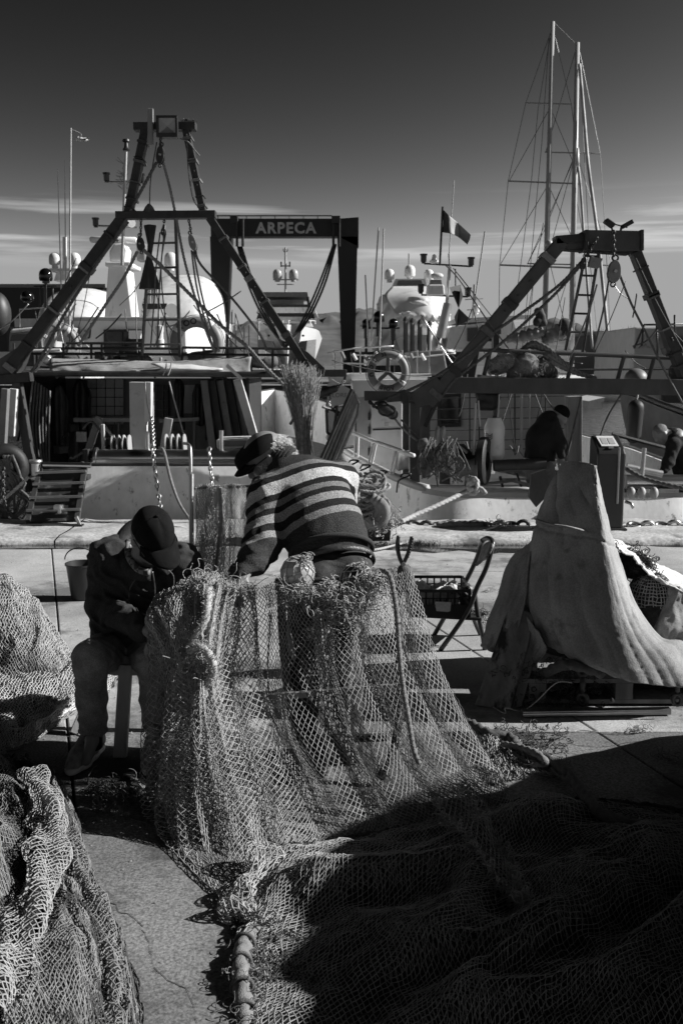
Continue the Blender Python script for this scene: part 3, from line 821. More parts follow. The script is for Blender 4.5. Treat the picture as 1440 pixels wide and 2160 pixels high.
for px in (593, 611): bar(px, 552, px, 563, YY + 12, 3, M['dark'], y, 'navigation_light')
m = MB(); m.torus(P(602, 527, YY + 12), (0, 1, 0), W(5, YY), W(1, YY), 12, 5, a0=R(150), a1=R(390)); m.build('wind_vane', M['dark'], y)
for sg in (-1, 1):
    pts = [P(603 + sg * a, b, YY + c) for a, b, c in ((6, 676, 0.6), (30, 675, 2.0), (52, 676, 5), (62, 677, 9))]
    m = MB(); m.tube(pts, W(0.9, YY), 5)
    for q in pts: m.tube([q, q - Vector((0, 0, W(7, YY)))], W(0.8, YY), 4)
    m.build('bow_rail', M['white'], y)
    m = MB(); m.ball(P(603 + sg * 36, 708, YY + 2.6), W(3, YY), W(5, YY), W(2.4, YY)); m.build('anchor_pocket', M['dark'], y)

# masts of small craft in the yard behind
for k, (px, t, b_) in enumerate(((489, 658, 770), (497, 660, 770), (515, 688, 770), (525, 686, 770), (545, 650, 690), (482, 690, 770))):
    a = P(px, b_, 140); a = Vector((a.x, a.y, 0)); bz = P(px, t, 140)
    r_ = thing('yard_mast', ['thin mast with a flat masthead left of the hoisted yacht', 'thin mast just right of the flat-topped one', 'short pale mast near the hoisted yacht', 'short mast beside the hoisted yacht bow', 'mast half hidden by the hoisted yacht', 'lowest mast beside the hoist leg'][k], 'mast', a, 'masts standing in the yard')
    m = MB(); m.tube([a, bz], [0.14, 0.09], 6); m.build('spar', M['mast'], r_)
    m = MB(); m.beam(bz - Vector((0.4, 0, 1.5)), bz + Vector((0.4, 0, -1.5)), 0.06, 0.06); m.build('spreader', M['mast'], r_)

# ---------------------------------------------------------------- wrapped yachts at left
def wrap_dome(px0, px1, ptop, pbot, Y, depth, label, ribs=7, lean=0.0, name='wrapped_yacht'):
    cx = (px0 + px1) / 2; base = P(cx, pbot, Y)
    t = thing(name, label, 'yacht', (base.x, Y, min(base.z, 0)))
    n = 30; k = 26; A = np.zeros((n, k, 3)); hw = W((px1 - px0) / 2, Y); H = P(cx, ptop, Y).z - base.z
    for i in range(n):
        ph = math.pi * i / (n - 1)
        for j in range(k):
            v = j / (k - 1); prof = math.sin(min(v * 1.25, 1) * math.pi / 2) ** 0.7
            cr_ = abs(math.cos(ph)) ** 0.72 * (-1 if ph > math.pi / 2 else 1)
            x = -hw * cr_ * (0.55 + 0.45 * prof) + lean * hw * (math.sin(ph)); z = H * prof * math.sin(ph) ** 0.66
            scal = 0.012 * H * abs(math.sin(v * ribs * math.pi))
            A[i, j] = (base.x + x, Y + depth * v, base.z + max(z - scal, 0) - 0.3)
    A = A[::-1]
    m = MB(); m.grid(A); 
    front = [A[i, 0] for i in range(n)]; m.add(front, [tuple(range(len(front)))])
    m.build('cover', M['cover'], t, smooth='auto')
    return t
t = wrap_dome(268, 452, 552, 672, 92, 12, 'white shrink-wrapped yacht with a scalloped cover behind the trawler ladder')
slab([(262, 672), (456, 672), (452, 766), (272, 766)], 92.5, 14, mat('yacht_side', 0.70, 0.35, var=0.05), t, 'hull')
for q in range(6): slab([(392 + q * 10, 690), (398 + q * 10, 690), (398 + q * 10, 744), (392 + q * 10, 744)], 92.3, 0.3, M['cream'], t, 'hull_panel')
slab([(300, 640), (352, 640), (350, 652), (302, 652)], 91.9, 0.4, M['glass'], t, 'window')
bar(316, 505, 317, 640, 91, 3, M['mast'], t, 'post')
radome(360, 545, 13, 100, M['cover'], t, 1.3)
t = wrap_dome(48, 212, 586, 676, 88, 10, 'white yacht under a rounded cover at the far left')
slab([(30, 672), (216, 672), (212, 766), (40, 766)], 88.5, 12, M['white'], t, 'hull')
slab([(20, 690), (200, 690), (196, 702), (26, 702)], 88.2, 0.5, M['glass'], t, 'window')
for px in (116, 158): radome(px, 545, 12, 92, M['cover'], t, 1.1, 1.2)
slab([(104, 566), (172, 566), (170, 572), (106, 572)], 91.5, 2, M['white'], t, 'radar_platform')
bar(137, 500, 137, 590, 92, 9, M['white'], t, 'mast')
slab([(120, 572), (154, 572), (160, 592), (114, 592)], 92, 2, M['white'], t, 'mast_base')

# ---------------------------------------------------------------- wrapped yacht and neighbours at right of the hoist
t = thing('wrapped_yacht', 'white yacht wrapped in sheeting with three radomes right of the hoist', 'yacht', (P(880, 770, 96).x, 96, 0))
A = patch([[(795, 640, 97), (812, 620, 96.4), (900, 622, 95), (945, 645, 98)], [(790, 690, 97), (830, 650, 95), (905, 655, 94), (952, 690, 98)], [(782, 740, 96), (846, 690, 94), (920, 700, 93.6), (960, 735, 97)], [(780, 770, 96), (846, 766, 94), (924, 766, 93.6), (962, 768, 97)]], 30, 34)
A[..., 1] += 1.1 * fbm(np.linspace(0, 9, 30)[:, None] + np.zeros((30, 34)), np.linspace(0, 5, 34)[None, :] + np.zeros((30, 34)), 21, 3)
m = MB(); m.grid(A, 0.1); m.build('sheeting', M['cover'], t, smooth=True)
A = patch([[(826, 604, 97), (900, 604, 97), (930, 610, 99)], [(810, 628, 95.5), (898, 628, 94.5), (945, 640, 97)], [(838, 668, 93.6), (910, 670, 93.2), (950, 668, 95)]], 14, 24)
A[-1, :, 2] += 0.35 * np.sin(np.linspace(0, 40, 24)); m = MB(); m.grid(A, 0.08); m.build('roof_sheeting', M['cover'], t, smooth=True)
slab([(826, 606), (900, 606), (896, 588), (834, 588)], 98, 3, M['white'], t, 'radar_arch')
slab([(836, 602), (892, 602), (888, 591), (840, 591)], 97.9, 0.2, M['grey'], t, 'arch_panel')
for px, r_, py in ((821, 10, 577), (864, 11, 570), (904, 10, 578)): radome(px, py, r_, 99, M['white'], t, 1.2)
bar(862, 535, 862, 560, 99, 3, M['mast'], t, 'antenna')
slab([(778, 744), (962, 740), (958, 778), (782, 778)], 97.5, 10, mat('yacht_grey_hull', 0.22, 0.35), t, 'hull')
t = thing('dark_dome_rack', 'three black satellite domes on a rack below the wrapped yacht', 'satellite domes', (P(800, 770, 70).x, 70, -1.1))
for px, py, r_ in ((772, 682, 9), (799, 668, 12), (829, 682, 10)): radome(px, py, r_, 70, M['gloss'], t, 1.0, 2.4)
bar(764, 692, 842, 692, 70, 4, M['dark'], t, 'cross_rail')
for px in (772, 800, 829): bar(px, 692, px, 790, 70, 6, M['dark'], t, 'post')
slab([(740, 742), (1010, 742), (1000, 800), (750, 812)], 70.3, 8, mat('barge_dark', 0.05, 0.5), t, 'deck_hull')
t = thing('motor_yacht', 'white motor yacht moored right of the wrapped one behind the flag mast', 'yacht', (P(975, 770, 84).x, 84, -1.1))
bow_hull(900, 706, 790, 48, 82, 18, M['white'], t, sheer=0.02)
slab([(940, 735), (1100, 735), (1080, 672), (950, 690)], 84, 6, M['white'], t, 'deckhouse')
slab([(985, 720), (1010, 720), (1010, 690), (985, 692)], 83.9, 0.3, M['glass'], t, 'window')
slab([(1020, 720), (1050, 720), (1050, 692), (1020, 694)], 83.9, 0.3, M['glass'], t, 'window')
slab([(960, 672), (1120, 664), (1120, 672), (960, 682)], 83.5, 6, M['white'], t, 'roof')
bar(1000, 600, 996, 690, 85, 5, M['mast'], t, 'mast'); bar(980, 632, 1018, 630, 85, 2.6, M['mast'], t, 'crosstree'); bar(984, 654, 1012, 653, 85, 2.6, M['mast'], t, 'crosstree')
radome(1004, 650, 7, 85, M['white'], t)
for k, px in enumerate((855, 869, 885, 905)):
    a = P(px, 790, 66); r_ = thing('mooring_pile', ['leftmost dark mooring pile before the wrapped yacht', 'second dark mooring pile before the wrapped yacht', 'third dark mooring pile before the wrapped yacht', 'rightmost dark mooring pile before the wrapped yacht'][k], 'pile', (a.x, 66, -1.1), 'mooring piles')
    m = MB(); m.tube([(a.x, 66, -1.1), P(px, 676 + k * 3, 66)], 0.15, 8); m.build('shaft', M['wood'], r_); m = MB(); m.lathe(P(px, 677 + k * 3, 66), (0, 0, 1), [(0.18, 0), (0.16, 0.15), (0.02, 0.3)], 8); m.build('cap', M['dark'], r_)

# ---------------------------------------------------------------- ketch with two masts
KY = 80.0
t = thing('sailing_yacht', 'two-masted sailing yacht with tall bare masts and wire rigging', 'sailing yacht', (P(1175, 770, KY).x, KY, -1.1))
def mast_(x0, y0, x1, y1, w0, w1):
    m = MB(); m.tube([P(x0, y0, KY), P((x0 + x1) / 2, (y0 + y1) / 2, KY), P(x1, y1, KY)], [W(w0 / 2, KY), W((w0 + w1) / 4 * 1.1, KY), W(w1 / 2, KY)], 10); return m.build('mast', M['mast'], t, smooth=True)
mast_(1145, 790, 1165, 46, 12, 8); mast_(1203, 790, 1217, 90, 13, 9)
def spr(x0, y0, x1, y1, w_=3): return bar(x0, y0, x1, y1, KY, w_, M['mast'], t, 'spreader')
spr(1107, 217, 1204, 220); spr(1071, 382, 1226, 388, 3.5); spr(1053, 559, 1206, 565, 4); spr(1148, 321, 1265, 324); spr(1111, 556, 1288, 560, 3)
def wire(pts, w_=1.3):
    m = MB(); m.tube([P(a, b, KY) for a, b in pts], W(w_ / 2, KY), 4); m.build('stay', M['wire'], t)
for w_ in ([(1160, 70), (1108, 217), (1071, 382), (1053, 559), (1050, 760)], [(1168, 70), (1204, 220), (1214, 300)], [(1155, 235), (1073, 382)], [(1163, 235), (1207, 340)], [(1152, 395), (1055, 557)],
           [(1159, 80), (1134, 230), (1120, 380), (1100, 540), (1078, 700)], [(1157, 80), (1142, 300), (1118, 560), (1100, 740)], [(1168, 48), (1213, 92)], [(1222, 110), (1265, 324), (1276, 500), (1288, 735)],
           [(1212, 110), (1150, 321)], [(1221, 120), (1234, 380), (1244, 560), (1262, 735)], [(1208, 340), (1112, 556)], [(1220, 340), (1290, 560)], [(1210, 335), (1166, 500)], [(1128, 560), (1110, 735)], [(1160, 400), (1203, 495)],
           [(1206, 340), (1150, 480), (1112, 556)], [(1212, 400), (1240, 560)], [(1145, 470), (1100, 735)], [(1205, 560), (1150, 735)], [(1160, 560), (1203, 735)]): wire(w_)
m = MB(); m.tube(smooth_path([P(1221, 135, KY - 0.5), P(1232, 260, KY - 1), P(1240, 350, KY - 2), P(1256, 470, KY - 3), P(1262, 520, KY - 3.5), P(1284, 735, KY - 5)], 6), W(3.4, KY), 8); m.build('furled_jib', mat('furled_sail', 0.5, 0.8, var=0.55, scale=0.9, stretch=(1, 1, 0.5)), t, smooth=True)
m = MB(); m.tube(smooth_path([P(1217, 340, KY), P(1224, 400, KY - 0.6), P(1232, 520, KY - 1.5), P(1248, 735, KY - 3)], 6), W(2.6, KY), 7); m.build('furled_staysail', mat('furled_sail2', 0.38, 0.8, var=0.5, scale=0.9), t, smooth=True)
m = MB(); m.tube([P(1218, 312, KY - .4), P(1216, 350, KY - .5)], [W(2, KY), W(5, KY)], 8); m.build('headsail_bag', M['white'], t, smooth=True)
radome(1157, 514, 8, KY - 0.6, M['mast'], t, 0.6, 0.3)
# stowed sails on the booms: lumpy rolls
for pts, rs in (([(1145, 700), (1120, 706), (1090, 712), (1060, 716)], [9, 13, 11, 6]), ([(1203, 705), (1180, 700), (1160, 712), (1145, 722)], [10, 16, 13, 8])):
    pp = smooth_path([P(a, b, KY - 0.5) for a, b in pts], 6); rr = np.interp(np.linspace(0, 1, len(pp)), np.linspace(0, 1, len(rs)), rs)
    m = MB(); m.tube(pp, [W(r_ * (1 + 0.25 * math.sin(i * 2.1)), KY) for i, r_ in enumerate(rr)], 9); m.build('stowed_sail', mat('sail_cloth', 0.28, 0.85, var=0.3, scale=1.0), t, smooth=True)
bar(1060, 722, 1145, 712, KY - 0.5, 5, M['mast'], t, 'boom'); bar(1140, 725, 1203, 716, KY - 0.5, 5, M['mast'], t, 'boom')
for c, r_ in (((1138, 664), 14), ((1190, 688), 16)):
    b_ = Body(); 
    for q in range(7): b_.ell(P(c[0] + random.uniform(-9, 9), c[1] + random.uniform(-14, 20), KY - 0.8), (W(r_ * 0.5, KY), 0.3, W(r_ * 0.6, KY)), k=0.2)
    b_.build('sail_bundle', 0.09, mat('sail_bundle_cloth', 0.06, 0.8, var=0.4), t)
A = np.zeros((20, 7, 3)); x0 = P(1010, 770, KY).x; x1 = P(1330, 770, KY).x
for i in range(20):
    u = i / 19; w_ = 2.3 * (1 - (2 * u - 0.85) ** 2 * 0.75 if u > 0.1 else 0.5)
    for j, (o_, z) in enumerate(((-1, 0.75), (-0.98, 0.2), (-0.7, -0.6), (0, -1.2), (0.7, -0.6), (0.98, 0.2), (1, 0.75))): A[i, j] = (x0 + (x1 - x0) * u, KY + o_ * max(w_, 0.1), z + 0.25 * (2 * u - 1) ** 2)
m = MB(); m.grid(A); dk = [A[i, 0] for i in range(20)] + [A[i, -1] for i in range(19, -1, -1)]; m.add(dk, [tuple(range(40))]); m.build('hull', M['white'], t, smooth='auto')
slab([(1130, 752), (1240, 752), (1232, 738), (1140, 738)], KY - 0.8, 1.6, M['white'], t, 'cabin')

# gull in flight
t = thing('seagull', 'gull flying with raised wings beside the tall thin aerial', 'bird', P(168, 292, 30))
b_ = Body(); c = P(168, 293, 30); b_.chain([P(156, 296, 30), P(166, 293, 30), P(180, 295, 30)], [0.015, 0.06, 0.05], 0.03); b_.ell(P(181, 294, 30), (0.05, 0.05, 0.045), k=0.03)
b_.limb(P(184, 295, 30), P(189, 296, 30), 0.018, 0.006, 0.01)
b_.build('body', 0.012, M['white'], t)
for pts, w_ in (([(168, 291), (172, 284), (165, 279), (153, 274)], 0.09), ([(170, 292), (176, 294), (182, 292), (188, 290)], 0.08)):
    q = smooth_path([P(a, b, 30 - 0.15 * i) for i, (a, b) in enumerate(pts)], 4); A = np.array([[list(p + Vector((0, -w_ * (1 - i / len(q)) * 1.0, 0))), list(p), list(p + Vector((0, w_ * (1.1 - i / len(q)), -0.01)))] for i, p in enumerate(q)])
    m = MB(); m.grid(A, 0.012); m.build('wing', mat('wing_grey', 0.22, 0.7), t)
# ================================================================ left trawler, stern to the quay
def rope_px(pts, w_, Y, mt, parent, name='rope', laid=False, k=5, n=6):
    pp = [P(p[0], p[1], p[2] if len(p) > 2 else Y) for p in pts]
    if len(pp) > 2: pp = smooth_path(pp, k)
    m = MB()
    if laid: m.rope(pp, W(w_ / 2, Y) * 1.1)
    else: m.tube(pp, W(w_ / 2, Y), n)
    return m.build(name, mt, parent, smooth=True)
def beam_px(a, b, w_, d, Y, mt, parent, name, Y1=None, bevel=0.006, w2=None):
    A_ = P(a[0], a[1], Y); B_ = P(b[0], b[1], Y1 or Y)
    m = MB(); m.beam(A_, B_, d, W(w_, Y), hint=None if abs((B_ - A_).normalized().y) > 0.9 else (0, 1, 0), h2=W(w2, Y) if w2 else None)
    return m.build(name, mt, parent, bevel=bevel)
def beamf(a, b, w_, d, Y, mt, parent, name, Y1=None, bevel=0.006, w2=None):
    # flat-facing beam: width seen in the picture plane, depth d along the view
    A_ = P(a[0], a[1], Y); B_ = P(b[0], b[1], Y1 or Y); dd = (B_ - A_); nrm = Vector((-dd.z, 0, dd.x)).normalized()
    h1 = W(w_, Y) / 2; h2 = W(w2, Y) / 2 if w2 else h1
    m = MB(); m.prism([A_ + nrm * h1, A_ - nrm * h1, B_ - nrm * h2, B_ + nrm * h2], (0, d, 0)); return m.build(name, mt, parent, bevel=bevel)
def block_px(px, py, wpx, hpx, Y, parent, mt, tilt=0.0, name='pulley_block'):
    # oval pulley block: two cheeks, sheave, shackle
    c = P(px, py, Y); rw, rh = W(wpx / 2, Y), W(hpx / 2, Y); ca, sa = math.cos(tilt), math.sin(tilt)
    def q(x, z, y=0): return c + Vector((x * ca + z * sa, y, -x * sa + z * ca))
    for dy in (-0.05, 0.03):
        poly = [q(rw * math.cos(a) * (1.0 if math.sin(a) < 0 else 0.92), rh * math.sin(a), dy) for a in np.linspace(0, 2 * math.pi, 20)[:-1]]
        m = MB(); m.prism(poly, (0, 0.022, 0)); o = m.build(name, mt, parent, bevel=0.006)
    m = MB(); m.lathe(q(0, 0, -0.03), (0, 1, 0), [(rw * 0.8, 0), (rw * 0.7, 0.03), (rw * 0.8, 0.06)], 16); m.build('sheave', M['darkmetal'], parent)
    m = MB(); m.lathe(q(0, 0, -0.075), (0, 1, 0), [(rw * 0.25, 0), (rw * 0.25, 0.15)], 10); m.build('axle', M['galv'], parent)
    m = MB(); m.torus(q(0, rh * 1.2), (0, 1, 0), rw * 0.45, rw * 0.16, 14, 6); m.build('shackle', M['darkmetal'], parent)
    m = MB(); m.torus(q(0, -rh * 1.12), (0, 1, 0), rw * 0.35, rw * 0.13, 12, 6); m.build('becket', M['darkmetal'], parent)
    return o
def flood(px, py, wpx, hpx, Y, parent):
    c = P(px, py, Y); w_, h_ = W(wpx, Y), W(hpx, Y)
    m = MB(); m.box(c + Vector((0, 0.07, 0)), (w_ * 0.92, 0.12, h_ * 0.92), taper=1.0); o = m.build('floodlight', M['dark'], parent, bevel=0.01)
    m = MB()
    for sx, sz, ww, hh in ((-0.46, 0, 0.09, 1), (0.46, 0, 0.09, 1), (0, 0.455, 1, 0.09), (0, -0.40, 1, 0.20)): m.box(c + Vector((sx * w_, -0.015 + abs(sz) * 0.004, sz * h_)), (ww * w_, 0.06, hh * h_))
    m.build('bezel', M['dark'], o)
    m = MB(); z0 = 0.06; pts = [c + Vector((sx * w_ * 0.4, -0.005, (sz * 0.36 + 0.05) * h_)) for sx, sz in ((-1, -1), (1, -1), (1, 1), (-1, 1))]; mid = c + Vector((0, 0.0085, 0.05 * h_))
    m.add(pts + [mid], [(0, 1, 4), (1, 2, 4), (2, 3, 4), (3, 0, 4)]); m.build('reflector', mat('lamp_reflector', 0.35, 0.35, metal=0.6), o)
    return o
def nav_light(px, py, Y, parent, s=1.0):
    c = P(px, py, Y); r_ = W(6 * s, Y); m = MB()
    m.lathe(c, (0, 0, 1), [(r_ * 0.7, -r_ * 2), (r_ * 0.7, -r_ * 1.5), (r_, -r_ * 1.4), (r_ * 1.05, r_ * 0.6), (r_ * 1.3, r_ * 0.7), (r_ * 1.3, r_ * 1.2), (r_ * 0.3, r_ * 1.3)], 12)
    return m.build('navigation_light', M['gloss'], parent, smooth='auto')
def lifebuoy(px, py, rpx, tpx, Y, label, letters, rope_col, yaw=0.0, par=None, name='lifebuoy'):
    c = P(px, py, Y); t = thing(name, label, 'lifebuoy', c - Vector((0, 0, W(rpx + tpx, Y))))
    ax = Vector((math.sin(yaw), -math.cos(yaw), 0))
    m = MB(); m.torus(c, ax, W(rpx, Y), W(tpx, Y), 40, 12); m.build('ring', M['orange'], t, smooth=True)
    for k in range(4):
        a = R(45 + 90 * k + 8); m = MB(); x, y_, d = frame_of(ax)
        m.torus(c, ax, W(rpx, Y), W(tpx + 0.9, Y), 4, 12, a0=a - 0.11, a1=a + 0.11); m.build('band', mat('reflective_band', 0.62, 0.4), t, smooth=True)
    m = MB(); m.torus(c, ax, W(rpx + tpx + 2.2, Y), W(1.0, Y), 40, 5); m.build('grab_line', rope_col, t, smooth=True)
    for (s_, ang, sz) in letters:
        a = R(ang); rr = W(rpx, Y)
        pos = c + Vector((math.cos(a) * rr, 0, math.sin(a) * rr)) + ax * W(tpx + 0.3, Y)
        text_mesh(s_, W(sz, Y), pos, mat('buoy_letter', 0.02, 0.6), t, rot=(math.pi / 2, -(a - math.pi / 2) if math.sin(a) >= 0 else -(a + math.pi / 2), 0), extrude=0.002, bold=0.003)
    return t

TA = thing('fishing_boat', 'white trawler at left, moored stern-on with a dark A-frame gantry over its stern', 'fishing boat', (-1.65, 11.1, -1.1))
GA = 12.2
# hull
n = 24; k = 9; A = np.zeros((2 * n, k, 3)); ring = []
for i in range(n):
    t_ = i / (n - 1); y_ = 11.42 + 13.5 * t_
    hb = 1.36 + 0.42 * math.sin(min(t_ * 1.6, 1) * math.pi / 2) if t_ < 0.55 else (1.78) * max(0.0, 1 - ((t_ - 0.55) / 0.45) ** 1.8)
    ring.append((hb, y_, 0.60 + 0.55 * t_ ** 1.6))
plan = [(-1.65 - hb, y_, z) for hb, y_, z in ring[::-1]]
st = [(-1.65 - 1.36 + 2.72 * u, 11.42 - 0.03 * math.sin(u * math.pi), 0.60) for u in np.linspace(0, 1, 22)[1:-1]]
plan = plan + st + [(-1.65 + hb, y_, z) for hb, y_, z in ring]
A = np.zeros((len(plan), k, 3))
for i, (x, y_, z) in enumerate(plan):
    for j in range(k):
        s_ = j / (k - 1); sh = 1 - 0.16 * s_ ** 2.2
        A[i, j] = (-1.65 + (x + 1.65) * sh, (max(y_ - 0.42 * (z + 1.35) * s_, 10.9) if y_ < 11.5 else y_), z - (z + 1.35) * s_)
m = MB(); m.grid(A[:, ::-1], 0.05); m.build('hull', M['worn'], TA, smooth='auto')
m = MB(); m.tube([Vector((p[0], p[1] + 0.03, p[2] + 0.01)) for p in plan], 0.03, 6); m.build('gunwale', M['beam'], TA, smooth=True)
for dz in ():
    m = MB(); m.tube([Vector((-1.65 + (p[0] + 1.65) * 1.005, p[1] - 0.012, p[2] - dz)) for p in plan], 0.008, 5); m.build('plank_seam', M['grey'], TA)
dk = [(p[0], p[1], 0.05) for p in plan]; m = MB(); m.add(dk, [tuple(range(len(dk)))]); m.build('deck', M['wood'], TA)
# scuffed draught marks on the transom
for px, py in () and ((345, 1028), (352, 1026), (347, 1036), (374, 1024), (379, 1020), (388, 1018), (343, 1044), (390, 1026)):
    m = MB(); m.box(P(px, py, 10.79), (0.018, 0.012, 0.028)); m.build('draught_mark', M['dark'], TA)
# stern roller
m = MB(); a = P(205, 966, 11.72); b = P(520, 960, 11.72); L = (b - a).length + 0.75
m.lathe(a, (1, 0, 0), [(0.02, -0.02), (0.125, -0.02), (0.125, 0.01), (0.102, 0.015), (0.102, L * 0.5), (0.102, L), (0.125, L + 0.005), (0.125, L + 0.03), (0.02, L + 0.03)], 28); m.build('stern_roller', M['steel'], TA, smooth='auto')
bar(178, 966, 205, 966, 11.72, 12, M['darkmetal'], TA, 'roller_shaft')
beamf((180, 948), (182, 995), 12, 0.12, 11.62, M['rustbeam'], TA, 'roller_bracket')
m = MB(); m.lathe(P(92, 980, 10.9), (1, 0, -0.02), [(0.03, 0), (0.03, 0.52)], 14); m.build('fairlead_bar', M['steel'], TA, smooth='auto')
m = MB(); m.lathe(P(77, 1010, 10.9), (0, 0, 1), [(0.07, 0), (0.075, 0.02), (0.05, 0.04), (0.05, 0.17), (0.075, 0.19), (0.07, 0.21)], 16); m.build('fairlead_roller', M['galv'], TA, smooth='auto')
beamf((66, 1018), (185, 1008), 10, 0.2, 11.2, M['rustbeam'], TA, 'stern_sill')
# A-frame
bm = lambda a, b, w_, nm='gantry_leg', d=0.13, Y=GA, mt=None, **kw: beamf(a, b, w_, d, Y, mt or M['rustbeam'], TA, nm, **kw)
bm((281, 265), (412, 264), 15, 'gantry_top_beam', 0.16)
bm((305, 272), (268, 452), 16, d=0.15); bm((391, 272), (427, 446), 14, d=0.15)
bm((243, 453), (454, 451), 15, 'gantry_crossbar', 0.16, Y=GA - 0.02)
bm((258, 458), (14, 782), 22, d=0.18); bm((441, 458), (648, 775), 16, d=0.16)
bm((317, 228), (317, 304), 11, 'vertical_board', 0.05, Y=GA - 0.1, mt=M['wood'])
flood(353, 268, 42, 42, GA - 0.15, TA)
m = MB()
for q in range(40):
    x = random.uniform(378, 416); m.tube([P(x, 257, GA + 0.05), P(x + random.uniform(-2, 2), 257 - random.uniform(2, 8), GA + 0.05)], 0.003, 3)
m.build('bird_spikes', M['darkmetal'], TA)
for poly, mt in (([(-20, 800), (-20, 770), (34, 735), (52, 740), (30, 800)], M['beam']), ([(632, 735), (648, 742), (684, 776), (690, 784), (634, 784)], M['beam'])):
    slab(poly, GA + 0.02, 0.3, mt, TA, 'leg_foot_box')
bm((560, 788), (731, 787), 15, 'boom_arm', 0.22, Y=GA - 0.03, mt=M['beam'])
bm((-10, 802), (60, 795), 20, 'boom_arm', 0.22, Y=GA - 0.03)
bm((32, 800), (66, 1000), 17, 'gantry_post', 0.14, mt=M['beam']); bm((648, 790), (640, 975), 22, 'gantry_post', 0.16)
bm((60, 800), (30, 930), 12, 'gantry_post', 0.1, Y=GA + 1.2, mt=M['cream'])
# boom pipe with rolled awning
bar(35, 788, 612, 790, GA + 0.25, 12, M['darkmetal'], TA, 'boom_pipe', n=12)
A = patch([[(106, 756, 12.9), (220, 758, 12.9), (350, 762, 12.8), (450, 756, 12.8), (530, 752, 12.8)], [(106, 768, 12.7), (220, 772, 12.68), (350, 776, 12.62), (450, 778, 12.62), (528, 782, 12.65)], [(107, 786, 12.62), (220, 786, 12.6), (350, 786, 12.5), (450, 790, 12.5), (545, 796, 12.55)], [(107, 788, 12.75), (220, 788, 12.75), (350, 790, 12.7), (450, 794, 12.7), (540, 798, 12.75)]], 16, 60)
A[..., 1] += 0.05 * fbm(np.linspace(0, 4, 16)[:, None] + np.zeros((16, 60)), np.linspace(0, 14, 60)[None] + np.zeros((16, 60)), 3)
m = MB(); m.grid(A, 0.015); m.build('rolled_awning', M['canvas'], TA, smooth=True)
A = patch([[(318, 765, 12.6), (400, 770, 12.6), (470, 778, 12.6)], [(340, 778, 12.5), (400, 778, 12.46), (470, 780, 12.5)], [(320, 787, 12.52), (400, 785, 12.48), (468, 782, 12.52)]], 6, 16)
A[..., 2] += 0.02 * fbm(np.linspace(0, 3, 6)[:, None] + np.zeros((6, 16)), np.linspace(0, 8, 16)[None] + np.zeros((6, 16)), 13)
m = MB(); m.grid(A, 0.01); m.build('awning_flap', M['palecanvas'], TA, smooth=True)
for px in (352, 362): rope_px([(px, 765), (px - 3, 780), (px - 8, 792)], 3, 12.4, M['rope'], TA, 'tie_cord')
# upper deck, rails
m = MB(); c0 = P(25, 792, 13.1); c1 = P(560, 792, 13.1); m.box(((c0.x + c1.x) / 2, 14.8, 1.66), (c1.x - c0.x, 3.4, 0.06)); m.build('upper_deck', M['cream'], TA)
for py, x0, x1 in ((746, 28, 610), (735, 60, 385), (733, 385, 640), (724, 140, 300)):
    bar(x0, py, x1, py + (0 if x1 < 600 else 3), 13.0, 5.5, M['rustbeam'], TA, 'rail', n=8)
for px in (30, 78, 134, 193, 215, 300, 384, 430, 480, 530, 575): bar(px, 724 if px < 220 else 733, px, 792, 13.0, 5, M['rustbeam'], TA, 'stanchion', n=8)
bar(70, 740, 128, 738, 12.95, 6, M['white'], TA, 'rail', n=8)
# ladder
for a, b in (((318, 482), (300, 750)), ((371, 455), (380, 752))): bar(a[0], a[1], b[0], b[1], GA + 0.2, 8, M['beam'], TA, 'ladder_rail', Y1=13.0)
for py, x0, x1 in ((565, 312, 374), (621, 308, 375), (675, 305, 377), (727, 301, 379), (513, 316, 372)): bar(x0, py, x1, py - 1, GA + 0.4, 5, M['beam'], TA, 'ladder_rung')
# blocks, shapes and lines hanging from the gantry
block_px(339, 328, 17, 36, GA - 0.1, TA, M['dark'], 0.1)
block_px(297, 515, 15, 30, GA, TA, M['dark'], -0.08); block_px(407, 512, 16, 34, GA - 0.05, TA, M['grey'], -0.25)
chain_links([P(339, 290, GA - 0.1), P(339, 312, GA - 0.1)], 0.05, 0.008, 'shackle_link', TA, M['darkmetal'])
chain_links([P(298, 462, GA), P(297, 498, GA)], 0.05, 0.008, 'shackle_link', TA, M['darkmetal'])
chain_links([P(398, 462, GA), P(404, 494, GA)], 0.05, 0.008, 'shackle_link', TA, M['darkmetal'])
chain_links([P(347, 462, GA), P(345, 482, GA)], 0.05, 0.008, 'shackle_link', TA, M['darkmetal'])
block_px(345, 490, 9, 16, GA, TA, M['dark'], 0.0)
m = MB(); m.lathe(P(316, 610, GA + 0.1), (0, 0, 1), [(0.13, 0.0), (0.132, 0.01), (0.01, 0.46)], 4); m.build('day_shape', M['dark'], TA)
m = MB(); m.lathe(P(318, 520, GA + 0.1), (0, 0, -1), [(0.07, -0.25), (0.075, -0.24), (0.01, 0.12)], 4); m.build('day_shape', M['dark'], TA)
m = MB(); m.lathe(P(315, 448, GA + 0.05), (0, 0, 1), [(0.08, 0.0), (0.05, 0.06), (0.015, 0.1)], 12); m.build('net_bag', M['darkrope'], TA)
rp = lambda pts, w_=4, mt=None, **kw: rope_px(pts, w_, GA, mt or M['darkrope'], TA, **kw)
rp([(331, 342), (283, 430), (258, 478), (150, 640), (88, 752), (66, 785)], 6, laid=True); rp([(344, 342), (357, 390), (370, 450), (392, 560), (432, 690), (455, 745)], 5, laid=True, mt=M['greyrope'])
